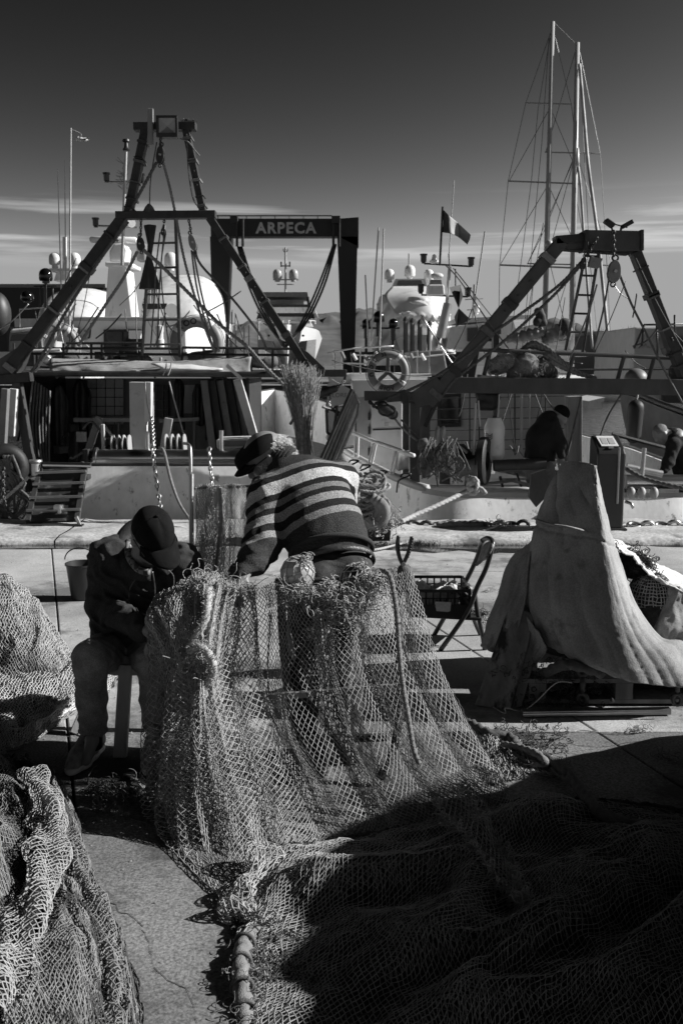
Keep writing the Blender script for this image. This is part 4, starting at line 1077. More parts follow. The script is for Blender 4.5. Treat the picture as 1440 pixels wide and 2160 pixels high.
rp([(290, 530), (262, 585), (225, 640), (165, 730)], 6, M['greyrope'], laid=True); rp([(300, 525), (340, 560), (400, 620), (470, 690), (520, 730), (560, 775, GA - .4), (605, 818, GA - .6)], 7, M['greyrope'], laid=True)
rp([(408, 530), (430, 640), (463, 742)], 4, M['greyrope']); rp([(412, 528), (425, 560), (490, 630), (548, 705), (562, 740)], 5)
rp([(404, 528), (418, 620), (452, 742)], 4, M['greyrope']); rp([(331, 300), (318, 380), (316, 440)], 2.5); rp([(160, 640), (110, 730), (75, 785)], 4, M['rope'], laid=True)
rp([(338, 490), (330, 560), (325, 640), (318, 735)], 3); rp([(346, 495), (337, 600), (332, 735)], 3); rp([(350, 492), (340, 580), (358, 745)], 2.6)
rp([(394, 285), (398, 360), (408, 420), (424, 440)], 3); rp([(380, 292), (398, 300), (412, 318), (421, 328)], 3, M['greyrope'])
for x0, y0, x1, y1 in ((605, 818, 540, 760), ): pass
m = MB()
for q in range(26): m.tube([P(604 + random.uniform(-4, 4), 816 + random.uniform(-3, 3), 11.6), P(604 + random.uniform(-9, 9), 816 + random.uniform(-9, 9), 11.6)], 0.004, 3)
m.build('rope_knot', M['rope'], TA)
# wheelhouse, radar tower and masts
slab([(134, 674), (392, 674), (396, 790), (130, 790)], 16.0, 4.0, M['white'], TA, 'wheelhouse', bevel=0.02)
slab([(130, 668), (396, 668), (394, 676), (132, 676)], 15.9, 4.3, M['cream'], TA, 'wheelhouse_roof', bevel=0.02)
wd_ = slab([(219, 695), (298, 695), (298, 752), (219, 752)], 15.96, 0.08, M['dark'], TA, 'wheelhouse_door')
slab([(224, 700), (258, 700), (258, 730), (224, 730)], 15.94, 0.02, M['glass'], wd_, 'window_pane'); slab([(262, 700), (294, 700), (294, 730), (262, 730)], 15.94, 0.02, M['glass'], wd_, 'window_pane')
slab([(272, 697), (297, 697), (297, 714), (272, 714)], 15.6, 0.2, M['white'], TA, 'junction_box')
m = MB(); m.torus(P(180, 707, 15.97), (0, 1, 0), W(9, 16), W(2, 16), 16, 6); m.build('vent_ring', M['cream'], TA, smooth=True)
slab([(160, 690), (168, 690), (168, 708), (160, 708)], 15.96, 0.02, M['grey'], TA, 'notice')
m = MB(); m.lathe(P(338, 735, 14), (0, 0, 1), [(0.06, 0), (0.06, 0.12), (0.05, 0.13), (0.05, 0.22), (0.055, 0.23), (0.055, 0.31), (0.02, 0.32)], 14); m.build('beacon', M['palecanvas'], TA, smooth='auto')
slab([(220, 672), (280, 672), (266, 560), (229, 560)], 17, 0.6, M['white'], TA, 'radar_tower', bevel=0.02)
slab([(222, 562), (275, 562), (275, 552), (222, 552)], 16.9, 0.9, M['white'], TA, 'tower_platform', bevel=0.02)
slab([(232, 552), (264, 552), (268, 525), (258, 512), (240, 514), (230, 530)], 17, 0.5, M['white'], TA, 'radar_pedestal', bevel=0.03)
m = MB(); m.tube([P(190, 505, 17.2), P(194, 505, 17.2), P(286, 507, 17.2), P(290, 507, 17.2)], [0.03, 0.055, 0.055, 0.03], 12); m.build('radar_scanner', M['white'], TA, smooth=True)
slab([(288, 512), (306, 512), (306, 550), (288, 550)], 17.4, 0.3, M['grey'], TA, 'tower_box', bevel=0.02)
bar(266, 318, 258, 560, 16.4, 7, M['galv'], TA, 'mast', n=10); m = MB(); m.lathe(P(267, 318, 16.4), (0, 0, 1), [(0.05, 0), (0.06, 0.02), (0.035, 0.05), (0.03, 0.12), (0.06, 0.14), (0.055, 0.17), (0.02, 0.18)], 12); m.build('mast_light', M['dark'], TA, smooth='auto')
for (lx, ly), (x0, y0), (x1, y1) in (((225, 372), (228, 384), (300, 386)), ((202, 467), (203, 476), (290, 480)), ((298, 374), (290, 386), (298, 386))):
    bar(x0, y0, x1, y1, 16.4, 4.5, M['galv'], TA, 'light_bracket'); bar(lx, ly + 8, lx, y0, 16.4, 4, M['galv'], TA, 'light_bracket'); nav_light(lx, ly, 16.4, TA)
m = MB()
for q in range(40):
    a = P(262 + random.uniform(-4, 4), random.uniform(345, 400), 16.4); m.tube([a, a + Vector((random.uniform(-.12, .08), 0, random.uniform(-.02, .14)))], 0.003, 3)
m.build('wind_blown_line', M['dark'], TA)
m = MB(); m.lathe(P(270, 472, 16.3), (0.6, -0.8, 0), [(0.03, -0.1), (0.04, 0), (0.07, 0.12), (0.075, 0.13)], 12); m.build('horn', M['galv'], TA, smooth='auto')
for k, (x0, y0, x1, y1, w_) in enumerate(((122, 357, 132, 690, 2.6), (137, 338, 140, 690, 2.6), (150, 270, 147, 700, 4.2))): 
    m = MB(); m.tube([P(x0, y0, 15.4), P(x1, y1, 15.4)], [W(w_ * 0.35, 15.4), W(w_ * 0.6, 15.4)], 6); m.build('whip_aerial', M['mast'], TA)
slab([(120, 690), (150, 690), (150, 720), (120, 720)], 15.3, 0.4, M['cream'], TA, 'aerial_base')
for px, a0 in ((148, 640), ): rope_px([(150, 660), (158, 700), (190, 735)], 3, 15, M['rope'], TA)
bar(330, 575, 340, 735, 15.2, 3, M['galv'], TA, 'stay'); bar(300, 655, 345, 735, 15.2, 2, M['galv'], TA, 'stay'); bar(348, 475, 340, 560, 16, 3, M['galv'], TA, 'stay')
m = MB(); m.lathe(P(362, 655, 15.6), (0.35, -1, 0.05), [(0.03, -0.16), (0.07, -0.1), (0.10, 0.0), (0.105, 0.02)], 16); m.build('searchlight', M['cream'], TA, smooth='auto')
# after wall below the upper deck, with its hung gear
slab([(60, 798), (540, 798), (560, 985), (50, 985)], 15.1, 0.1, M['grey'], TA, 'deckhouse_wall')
tp_ = slab([(185, 800), (260, 800), (260, 895), (185, 895)], 15.0, 0.05, M['palecanvas'], TA, 'tiled_panel')
for q in range(1, 4): bar(185 + q * 19, 800, 185 + q * 19, 895, 14.99, 1.6, M['dark'], tp_, 'tile_joint')
for q in range(1, 5): bar(185, 800 + q * 19, 260, 800 + q * 19, 14.985, 1.6, M['dark'], tp_, 'tile_joint')
wn_ = slab([(312, 812), (355, 812), (355, 880), (312, 880)], 15.0, 0.05, M['dark'], TA, 'window')
for q in range(3): bar(316 + q * 14, 812, 316 + q * 14, 880, 14.97, 1.8, M['grey'], wn_, 'window_bar')
for q in range(3): bar(312, 824 + q * 20, 355, 824 + q * 20, 14.96, 1.8, M['grey'], wn_, 'window_bar')
slab([(388, 812), (412, 812), (410, 872), (386, 872)], 15.0, 0.03, M['palecanvas'], TA, 'side_window')
beamf((290, 806), (292, 955), 34, 0.3, 12.9, M['palecanvas'], TA, 'winch_post'); beamf((312, 806), (312, 890), 14, 0.2, 12.8, M['white'], TA, 'control_cover')
beamf((155, 886), (300, 886), 9, 0.5, 14.4, M['palecanvas'], TA, 'work_bench'); beamf((335, 888), (420, 884), 8, 0.5, 14.4, M['cream'], TA, 'work_bench')
for px in (160, 250, 345, 410): beamf((px, 888), (px, 980), 6, 0.06, 14.5, M['wood'], TA, 'bench_leg')
for q in range(5): beamf((430 + q * 17, 802), (452 + q * 20, 975), 15, 0.06, 13.6 + q * 0.05, M['rustbeam'] if q % 2 else M['grey'], TA, 'side_plank')
beamf((500, 800), (546, 958), 17, 0.1, 12.9, M['palecanvas'], TA, 'awning_stay'); bm((478, 770), (510, 800), 7, 'awning_hook', 0.03, mt=M['palecanvas'])
m = MB(); m.torus(P(545, 950, 12.8), (0, 1, 0), 0.05, 0.008, 14, 6); m.build('ring_bolt', M['galv'], TA)
for px in (66, 528): x_ = P(px, 900, 13.4).x; m = MB(); m.box((x_, 14.1, 0.86), (0.04, 2.0, 1.56)); m.build('sun_block_panel', M['rustbeam'], TA)  # solid panels added to keep sun out from under the upper deck
def hung(px, py, w_, h_, Y, mt, seed, name='oilskin'):
    A = np.zeros((14, 18, 3)); c = P(px, py, Y); ww, hh = W(w_, Y), W(h_, Y)
    for i in range(14):
        u = i / 13
        for j in range(18):
            v = j / 17; wd = 0.35 + 0.65 * min(1, v * 5) * (1 - 0.25 * v)
            A[i, j] = (c.x + (u - 0.5) * ww * wd, Y - 0.10 * math.sin(u * math.pi) - 0.04 * math.sin(u * 17 + seed + v * 2), c.z - v * hh + 0.02 * math.sin(u * 9 + seed))
    m = MB(); m.grid(A, 0.02); return m.build(name, mt, TA, smooth=True)
dk_ = mat('dark_oilskin', 0.03, 0.5, var=0.3, scale=8)
for px, py, w_, h_, mt in ((105, 802, 40, 150, dk_), (172, 802, 44, 120, dk_), (128, 815, 34, 130, mat('grey_oilskin', 0.12, 0.6)), (85, 805, 30, 160, M['rustbeam']), (378, 802, 20, 76, dk_), (420, 812, 26, 84, dk_), (60, 830, 30, 130, M['darkrope']), (445, 805, 26, 120, mat('brown_oilskin', 0.05, 0.6))): hung(px, py, w_, h_, 14.6, mt, px)
# winch drums and boards behind the roller
def drum(px, py, Y, rpx, wpx, parent, flanges=3):
    r_ = W(rpx, Y); w_ = W(wpx, Y); c = P(px, py, Y)
    prof = [(r_ * 0.2, 0)]
    m = MB(); m.lathe(c - Vector((w_ / 2, 0, 0)), (1, 0, 0), [(r_ * 0.55, 0), (r_ * 0.5, w_ / 2), (r_ * 0.55, w_)], 18); o = m.build('winch_drum', M['darkrope'], parent, smooth='auto')
    for q in range(flanges):
        m = MB(); m.lathe(c + Vector((-w_ / 2 + w_ * q / (flanges - 1) - 0.01, 0, 0)), (1, 0, 0.06), [(r_ * 0.9, 0), (r_, 0.004), (r_, 0.016), (r_ * 0.9, 0.02)], 20); m.build('flange', M['cream'], o, smooth='auto')
drum(258, 945, 12.0, 28, 34, TA, 4); drum(372, 945, 12.0, 30, 38, TA, 4)
beamf((186, 950), (208, 880), 14, 0.06, 12.2, M['grey'], TA, 'leaning_board'); beamf((345, 950), (356, 882), 17, 0.06, 12.1, M['palewood'], TA, 'leaning_board'); beamf((206, 882), (240, 925), 5, 0.05, 12.1, M['wood'], TA, 'leaning_board')
beamf((216, 895), (218, 948), 7, 0.05, 12.0, M['palewood'], TA, 'leaning_board'); bar(311, 910, 312, 950, 11.8, 9, M['galv'], TA, 'stub_post', n=10); bar(467, 908, 467, 955, 11.7, 9, M['galv'], TA, 'stub_post', n=10)
slab([(456, 927), (525, 925), (525, 945), (458, 948)], 12.0, 0.5, M['palecanvas'], TA, 'fish_box', bevel=0.02); slab([(468, 930), (520, 929), (518, 941), (470, 942)], 11.98, 0.03, M['grey'], TA, 'fish_box_inset')
rope_px([(175, 905), (195, 890), (222, 922), (240, 925), (240, 940)], 5, 12.2, M['darkrope'], TA)
for q in range(7): rope_px([(70 + q * 6, 800 + q * 4), (62 + q * 7, 900), (75 + q * 5, 985)], 4, 12.6 + 0.05 * q, M['darkrope'] if q % 3 else M['greyrope'], TA)
rope_px([(306, 805), (312, 860), (330, 920)], 2.5, 12.4, M['rope'], TA); rope_px([(357, 805), (372, 860), (392, 930)], 3, 12.4, M['rope'], TA)
chain_links(sag(P(320, 880, 11.6), P(325, 950, 10.75), 0.0), 0.07, 0.010, 'chain_link', TA, M['galv'])
chain_links(smooth_path([P(321, 935, 10.74), P(326, 985, 10.72), P(337, 1062, 10.6), P(341, 1105, 10.4)], 5), 0.075, 0.011, 'chain_link', TA, M['galv'])
chain_links(smooth_path([P(441, 943, 10.85), P(443, 980, 10.74), P(448, 1022, 10.7), P(450, 1080, 10.6)], 5), 0.075, 0.011, 'chain_link', TA, M['galv'])
rope_px([(340, 946, 10.85), (347, 955, 10.74), (360, 1010, 10.66), (378, 1060, 10.5), (402, 1098, 10.3)], 7, 10.6, M['greyrope'], TA, 'hose')
rope_px([(388, 935, 11.4), (398, 938, 10.9), (402, 950, 10.78), (403, 1002, 10.70)], 7, 10.8, M['galv'], TA, 'standpipe')
# dark gear at the far left of the stern
for q in range(12): rope_px([(random.uniform(-30, 30), 960), (random.uniform(0, 60), 1020), (random.uniform(-20, 70), 1060), (random.uniform(0, 60), 1105)], 6, 11.0, M['darkrope'], TA)
m = MB(); m.torus(P(10, 985, 11.1), (0.3, -1, 0), 0.18, 0.09, 24, 10); m.build('tyre_fender', M['black'], TA, smooth=True)
chain_links(smooth_path([P(8, 985, 10.8), P(10, 1060, 10.7), P(30, 1085, 10.7), P(45, 1040, 10.75)], 5), 0.06, 0.009, 'chain_link', TA, M['darkmetal'])
beamf((10, 820), (-6, 1110), 14, 0.1, 11.8, M['grey'], TA, 'side_strut'); beamf((28, 820), (22, 920), 16, 0.1, 12.0, M['palecanvas'], TA, 'side_strut')
rope_px([(0, 1060), (30, 1035), (62, 1005)], 7, 10.9, M['rope'], TA, laid=True)
lifebuoy(415, 725, 45, 11.5, 13.3, 'orange lifebuoy hung on the left trawler rail, dark letters along its top', [('R', 135, 17), ('O', 114, 17), ('O', 95, 17)], M['rope'])
lifebuoy(122, 728, 36, 9, 13.4, 'lifebuoy half hidden behind the left leg of the trawler gantry', [], M['rope'], yaw=0.35)
# heap of gear on the upper deck
for k, (px, py, mt, nm) in enumerate(((150, 745, M['darkrope'], 'net_heap'), (265, 750, M['darkrope'], 'net_heap'), (440, 748, M['darkrope'], 'net_heap'), (520, 752, M['darkrope'], 'net_heap'))):
    b_ = Body()
    for q in range(6): b_.ell(P(px + random.uniform(-40, 40), py + random.uniform(2, 14), 13.5 + random.uniform(-.2, .2)), (0.16, 0.14, 0.07), k=0.08)
    b_.build(nm, 0.03, mt, TA, disp=lambda X: 0.03 * fbm(X[:, 0] * 14, X[:, 2] * 14 + X[:, 1] * 9, 5))
m = MB(); m.lathe(P(250, 742, 13.4), (1, 0, 0), [(0.02, 0), (0.06, 0.02), (0.065, 0.28), (0.055, 0.30), (0.01, 0.32)], 14); m.build('dark_fender', M['black'], TA, smooth='auto')

# broom-like bundle of brushwood tied upright at the trawler's corner
t = thing('brushwood_bundle', 'tall bundle of brushwood twigs tied upright behind the striped man', 'brushwood', P(632, 960, 11.3))
c0 = P(640, 960, 11.3); segA = []; segB = []
rr = np.random.default_rng(3)
for q in range(620):
    a = rr.uniform(0, 6.28); r_ = abs(rr.normal(0, 1)); rb = 0.05 * min(r_, 1.4); fl = rr.uniform(0.6, 1.3); lean = rr.uniform(0.72, 1.03)
    def pt(s_):      # s_ 0 bottom .. 1 top
        py = 960 - 185 * s_ ; px = 643 - 11 * s_ 
        sp = 0.055 + (0.13 * max(0, s_ - 0.25) ** 1.1) ; sp = sp if s_ > 0.3 else 0.05 + 0.02 * (0.3 - s_)
        c_ = P(px, py, 11.3); return c_ + Vector((math.cos(a) * sp * min(r_, 1.5) * fl, math.sin(a) * sp * min(r_, 1.5), 0))
    ss = np.linspace(0, lean, 6); pp = [np.array(pt(s_)) + rr.normal(0, 0.004, 3) for s_ in ss]
    for i in range(5): segA.append(pp[i]); segB.append(pp[i + 1])
    for z in range(3):
        s_ = rr.uniform(0.55, lean); b0 = np.array(pt(s_)); segA.append(b0); segB.append(b0 + np.array([rr.normal(0, 0.03), rr.normal(0, 0.03), rr.uniform(0.03, 0.07)]))
o = net_object('twigs', [(np.array(segA), np.array(segB))], 0.0026, mat('brushwood', 0.24, 0.8, var=0.5, scale=30), t); o['kind'] = 'stuff'
for py in (905, 930, 948):
    m = MB(); m.torus(P(640 + (py - 905) * 0.06, py, 11.3), (0, 0, 1), 0.062, 0.009, 20, 6); m.build('binding', M['darkrope'], t, smooth=True)
# otter boards leaning between the two boats
def otter(poly, Y, dep, label, mt):
    t = thing('trawl_door', label, 'trawl door', P(poly[0][0], max(p[1] for p in poly), Y))
    pp = [P(x, y_, Y + dy) for x, y_, dy in poly]; m = MB(); m.prism(pp, (dep[0], dep[1], 0)); m.build('board', mt, t, bevel=0.008)
    m = MB(); m.tube(pp + [pp[0]], 0.022, 6); m.build('steel_rim', M['darkmetal'], t, smooth='auto')
    for f in (0.25, 0.5, 0.75):
        a = pp[0].lerp(pp[-1], f); b = pp[1].lerp(pp[2], f); m = MB(); m.beam(a + Vector((0, -0.02, 0)), b + Vector((0, -0.02, 0)), 0.05, 0.03); m.build('strap', M['darkmetal'], t)
    return t
wet = mat('wet_dark_board', 0.05, 0.22, var=0.5, scale=6, bump=0.5, bscale=18)
otter([(672, 980, 0), (742, 822, 0.1), (755, 850, 0.35), (752, 875, 0.4), (705, 985, 0.3)], 10.9, (0.03, 0.05), 'wet dark steel trawl door leaning between the two trawlers', wet)
t2 = thing('trawl_bracket', 'black welded trawl bracket in front of the white panel between the trawlers', 'bracket', P(700, 930, 11.2))
for a, b in (((700, 860), (738, 852)), ((688, 862), (690, 912)), ((690, 912), (715, 930)), ((700, 862), (728, 890)), ((728, 890), (742, 850)), ((680, 858), (715, 870)), ((712, 855), (700, 930)), ((690, 870), (690, 850)), ((640, 850), (612, 895)), ((700, 948), (745, 942))):
    m = MB(); m.tube([P(a[0], a[1], 11.2), P(b[0], b[1], 11.3)], 0.016, 6); m.build('strut', M['darkmetal'], t2)
bk = thing('pulley_block', 'long dark pulley block chained to the end of the left trawler boom', 'pulley block', P(700, 840, 12.1))
chain_links([P(728, 795, 12.2), P(726, 806, 12.15), P(708, 818, 12.1)], 0.06, 0.01, 'chain_link', bk, M['darkmetal'])
b_ = Body(); b_.limb(P(706, 820, 12.1), P(672, 832, 12.0), 0.045, 0.055, 0.02); b_.limb(P(690, 826, 12.05), P(660, 838, 12.0), 0.06, 0.03, 0.02); b_.build('shell', 0.012, M['darkmetal'], bk)
chain_links([P(698, 832, 12.05), P(694, 856, 11.6)], 0.055, 0.009, 'chain_link', bk, M['galv'])

# boarding ramp on the quay at left
t = thing('boarding_ramp', 'dark ribbed boarding ramp propped on the quay at the trawler stern', 'gangway', P(110, 1120, 10.6))
A = np.array([[list(P(86, 990, 10.95)), list(P(180, 986, 10.95))], [list(P(60, 1100, 10.45)), list(P(163, 1098, 10.45))]])
m = MB(); m.grid(A, 0.03); m.build('tread_panel', mat('ramp_panel', 0.035, 0.5, var=0.4, stain=0.6, stain_col=0.16, stain_scale=9), t)
for f in (0.10, 0.32, 0.58, 0.82):
    a = Vector(A[0, 0]).lerp(Vector(A[1, 0]), f); b = Vector(A[0, 1]).lerp(Vector(A[1, 1]), f)
    m = MB(); m.tube([a + Vector((-0.03, -0.04, 0.02)), b + Vector((0.03, -0.04, 0.02))], 0.016, 8); m.build('tread_bar', M['galv'], t, smooth='auto')
for s_ in (0, 1):
    m = MB(); m.beam(Vector(A[0, s_]), Vector(A[1, s_]), 0.05, 0.06); m.build('side_rail', M['beam'], t)
m = MB(); m.beam(P(45, 1113, 10.4), P(176, 1113, 10.4), 0.10, 0.07); m.build('base_bar', M['rustbeam'], t)
for px in (56, 170):
    m = MB(); m.lathe(P(px, 1122, 10.36) + Vector((-0.03, 0, 0)), (1, 0, 0), [(0.02, 0), (0.05, 0.005), (0.05, 0.055), (0.02, 0.06)], 14); m.build('wheel', M['black'], t, smooth='auto')
m = MB(); m.box(P(124, 1070, 10.5), (0.09, 0.07, 0.05)); m.box(P(126, 1074, 10.45), (0.03, 0.05, 0.09)); m.build('latch', M['galv'], t, bevel=0.005)
beamf((160, 1090), (170, 1112), 7, 0.05, 10.4, M['galv'], t, 'foot_bracket')
# ================================================================ right trawler
TB = thing('fishing_boat', 'white trawler at right with railed deckhouse door and a grey gantry with a ladder', 'fishing boat', (2.6, 11.2, -1.1))
GB = 12.0
gun = [(690, 925, 15.6), (715, 946, 14.4), (745, 966, 13.5), (790, 990, 12.6), (840, 1014, 11.8), (890, 1032, 11.25), (960, 1044, 11.05), (1060, 1044, 11.07), (1180, 1044, 11.09), (1320, 1044, 11.11), (1440, 1044, 11.13), (1520, 1042, 11.3)]
gp = smooth_path([P(q[0], q[1], q[2] + 0.28) for q in gun], 6)
tail = [Vector((4.5, 12.5, 0.4)), Vector((4.4, 15, 0.5)), Vector((3.6, 18, 0.7)), Vector((2.0, 20.5, 1.0)), Vector((0.6, 18, 0.8))]
gp = gp + tail
k = 9; A = np.zeros((len(gp), k, 3)); cx, cy = 2.3, 15.0
for i, p in enumerate(gp):
    for j in range(k):
        s_ = j / (k - 1); sh = 1 - 0.10 * s_ ** 2
        A[i, j] = (cx + (p.x - cx) * sh, cy + (p.y - cy) * sh if p.y > 12.2 else max(p.y - 0.45 * (p.z + 1.4) * s_, 10.9), p.z - (p.z + 1.4) * s_)
m = MB(); m.grid(A[:, ::-1], 0.06); m.build('hull', M['worn'], TB, smooth='auto')
def offs(p, d, dz): return Vector((p.x, p.y, p.z + dz)) + (Vector((p.x - cx, p.y - cy, 0)).normalized() * d)
m = MB(); 
B2 = np.array([[list(offs(p, 0.02, 0.03)), list(offs(p, 0.014, 0.0)), list(offs(p, 0.014, -0.07)), list(offs(p, 0.01, -0.09))] for p in gp[30:]])
m.grid(B2[:, ::-1]); m.build('rubbing_strake', M['cream'], TB, smooth='auto')
m = MB(); m.tube([offs(p, -0.02, 0.02) for p in gp[:32]], 0.05, 6); m.build('gunwale', M['cream'], TB, smooth=True)
for dz in (-0.34, ): 
    m = MB(); m.tube([offs(p, 0.004, dz) for p in gp[30:]], 0.007, 5); m.build('plank_seam', M['grey'], TB)
m = MB(); m.tube([offs(p, 0.02, -0.25 - 0.012 * i) for i, p in enumerate(gp[6:30])], 0.018, 6); m.build('rubbing_rail', M['dark'], TB, smooth=True)
m = MB(); m.add([(p.x, p.y, -0.05) for p in gp], [tuple(range(len(gp)))]); m.build('deck', mat('dark_deck', 0.035, 0.7, var=0.4), TB)
# side rail on the port quarter
r0 = [(742, 912, 13.3), (780, 928, 12.7), (826, 944, 12.1), (872, 961, 11.6)]
m = MB(); m.tube([P(*q) for q in r0], 0.026, 8); m.build('rail', M['white'], TB, smooth=True)
for q, b in zip(r0[:3], ((736, 962), (766, 975), (811, 997))):
    for dx in (-3, 4): bar(q[0] + 10 + dx, q[1] + 5, b[0] + 14 + dx, b[1] + 3, q[2], 4.5, M['white'], TB, 'stanchion')
for px, py in ((740, 975), (765, 985), (800, 998), (850, 1003)):
    rope_px([(px - 6, py + 4), (px, py - 4), (px + 16, py - 3), (px + 4, py + 4), (px - 10, py + 12), (px - 14, py + 36)], 4, 12.3 if px < 790 else 11.6, M['dark'], TB, 'lashing')
# deckhouse
DH = 14.6
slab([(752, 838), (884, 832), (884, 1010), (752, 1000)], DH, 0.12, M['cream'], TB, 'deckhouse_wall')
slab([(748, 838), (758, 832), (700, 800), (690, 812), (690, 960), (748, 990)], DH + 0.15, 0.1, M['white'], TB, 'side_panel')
text_mesh('FLORE', W(13, DH), P(713, 834, DH + 0.10), mat('faded_letter', 0.25, 0.7), TB, extrude=0.003)
dr_ = slab([(782, 842), (848, 838), (848, 1000), (782, 1000)], DH - 0.05, 0.05, M['palecanvas'], TB, 'door', bevel=0.01)
slab([(786, 905), (845, 903), (845, 906), (786, 908)], DH - 0.07, 0.03, M['dark'], dr_, 'door_split')
slab([(810, 892), (820, 892), (820, 899), (810, 899)], DH - 0.08, 0.03, M['galv'], dr_, 'door_handle', bevel=0.005)
for py in (870, 900, 945): slab([(776, py), (781, py), (781, py + 16), (776, py + 16)], DH - 0.07, 0.05, M['rustbeam'], dr_, 'door_hinge')
slab([(850, 845), (872, 845), (872, 1000), (850, 1000)], DH - 0.02, 0.05, M['dark'], TB, 'open_hatch')
slab([(742, 802), (900, 800), (896, 838), (745, 840)], DH + 0.05, 2.5, M['white'], TB, 'deckhouse_top')
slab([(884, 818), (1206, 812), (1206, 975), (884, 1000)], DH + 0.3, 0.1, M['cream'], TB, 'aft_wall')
wf_ = slab([(922, 832), (972, 830), (972, 900), (922, 902)], DH + 0.26, 0.05, M['dark'], TB, 'window_frame'); slab([(930, 838), (966, 836), (966, 892), (930, 894)], DH + 0.24, 0.03, M['glass'], wf_, 'window_pane')
for py in (835, 858, 880, 903, 925, 945): bar(884, py + 6, 1200, py, DH + 0.15, 2, M['darkmetal'], TB, 'grid_bar')
for px in (905, 990, 1010, 1085, 1099, 1116, 1150): bar(px, 820, px, 960, DH + 0.13, 3 if px != 1099 else 6, M['galv'] if px in (1099, 1116) else M['darkmetal'], TB, 'grid_bar')
m = MB(); m.lathe(P(856, 970, DH - 0.3), (1, 0, 0.05), [(0.13, -0.15), (0.16, -0.12), (0.13, 0), (0.16, 0.12), (0.1, 0.15)], 16); m.build('wooden_fender', M['wood'], TB, smooth='auto')
# gantry
bmB = lambda a, b, w_, nm='gantry_leg', d=0.16, Y=GB, mt=None, **kw: beamf(a, b, w_, d, Y, mt or M['rustbeam'], TB, nm, **kw)
bmB((1187, 508), (902, 852), 26, d=0.2, mt=M['beam']); bmB((1343, 530), (1446, 792), 20, d=0.18)
bmB((1235, 506), (1356, 508), 40, 'gantry_head', 0.3, mt=M['beam'], Y=GB - 0.05); bmB((1172, 506), (1240, 500), 17, 'gantry_arm', 0.22); bmB((1190, 518), (1330, 528), 16, 'gantry_arm', 0.2, Y=GB + 0.06)
slab([(1172, 512), (1238, 486), (1242, 520), (1200, 526)], GB + 0.04, 0.14, M['beam'], TB, 'gantry_gusset'); slab([(1320, 526), (1352, 526), (1338, 546)], GB + 0.05, 0.12, M['beam'], TB, 'gantry_gusset')
for px in (1237, 1354): bmB((px, 484), (px, 528), 7, 'flange', 0.34, Y=GB - 0.08)
bmB((905, 812), (1500, 818), 33, 'cross_beam', 0.3, mt=M['beam'], Y=GB + 0.1); bmB((768, 835), (900, 838), 20, 'boom_arm', 0.2, mt=M['beam'])
bmB((848, 824), (856, 851), 14, 'boom_clamp', 0.24, Y=GB - 0.02)
slab([(866, 832), (920, 796), (936, 812), (912, 850), (880, 862)], GB - 0.02, 0.26, M['beam'], TB, 'leg_foot_box')
bmB((875, 850), (874, 1028), 21, 'gantry_post', 0.18, mt=M['beam']); bmB((900, 850), (892, 930), 22, 'gantry_post', 0.12, Y=GB + 0.25, mt=M['wood']); bmB((930, 830), (896, 900), 9, 'gantry_strut', 0.08, Y=GB + 0.1)
bmB((1212, 836), (1212, 990), 30, 'timber_post', 0.22, Y=GB + 0.6, mt=M['wood'])
# ladder, blocks, lamps, ropes
for a, b in (((1232, 545), (1192, 738)), ((1262, 530), (1228, 742))): bar(a[0], a[1], b[0], b[1], GB + 0.1, 7, M['darkmetal'], TB, 'ladder_rail', Y1=12.6)
for py in (540, 581, 622, 661, 700): bar(1233 - (py - 545) * 0.207, py, 1259 - (py - 545) * 0.172, py + 1, GB + 0.15, 5, M['darkmetal'], TB, 'ladder_rung')
block_px(1294, 573, 27, 46, GB - 0.12, TB, M['grey'], 0.05)
chain_links([P(1293, 485, GB - 0.15), P(1294, 542, GB - 0.12)], 0.06, 0.011, 'chain_link', TB, M['darkmetal']); chain_links([P(1260, 500, GB - 0.12), P(1236, 540, GB - 0.05)], 0.06, 0.010, 'chain_link', TB, M['darkmetal'])
for px, py, tl in ((1284, 471, 0.6), (1322, 473, -0.5)):
    c = P(px, py, GB); rot = Matrix.Rotation(tl, 3, 'Y'); m = MB(); m.box(c, (0.12, 0.14, 0.05), rot); o = m.build('deck_lamp', M['dark'], TB, bevel=0.008)
bar(1289, 478, 1291, 492, GB, 4, M['dark'], TB, 'lamp_stem'); bar(1284, 470, 1322, 480, GB, 3, M['dark'], TB, 'lamp_stem'); bar(1310, 478, 1306, 495, GB, 5, M['dark'], TB, 'lamp_stem')
slab([(1246, 540), (1271, 545), (1262, 566), (1240, 562)], GB - 0.1, 0.08, M['grey'], TB, 'deck_lamp', bevel=0.008)
block_px(1229, 556, 11, 26, GB - 0.05, TB, M['dark'], 0.1)
rb = lambda pts, w_=5, mt=None, **kw: rope_px(pts, w_, GB, mt or M['darkrope'], TB, **kw)
rb([(1232, 545), (1180, 600), (1100, 660), (1035, 705), (990, 745), (900, 805), (790, 852)], 6, laid=True); rb([(1228, 555), (1170, 620), (1085, 700), (1030, 745), (960, 800), (925, 845)], 6, laid=True)
rb([(1283, 590), (1270, 660), (1250, 740)], 4); rb([(1306, 580), (1330, 640), (1360, 700), (1400, 780), (1438, 850)], 5); rb([(1340, 545), (1385, 640), (1440, 740)], 3)
rb([(940, 560), (968, 590), (1030, 680), (1060, 720), (1090, 760)], 3); rb([(845, 885), (880, 920), (900, 940)], 4); 
rb([(1258, 600), (1240, 660), (1200, 760)], 3.5, M['greyrope']); rb([(790, 850), (850, 845), (880, 843)], 2.5); rb([(1310, 830), (1280, 880), (1262, 930)], 4); rb([(1225, 838), (1210, 900), (1195, 960)], 5)
bk = thing('pulley_block', 'round dark pulley block hanging from the right trawler boom arm', 'pulley block', P(815, 880, 11.9))
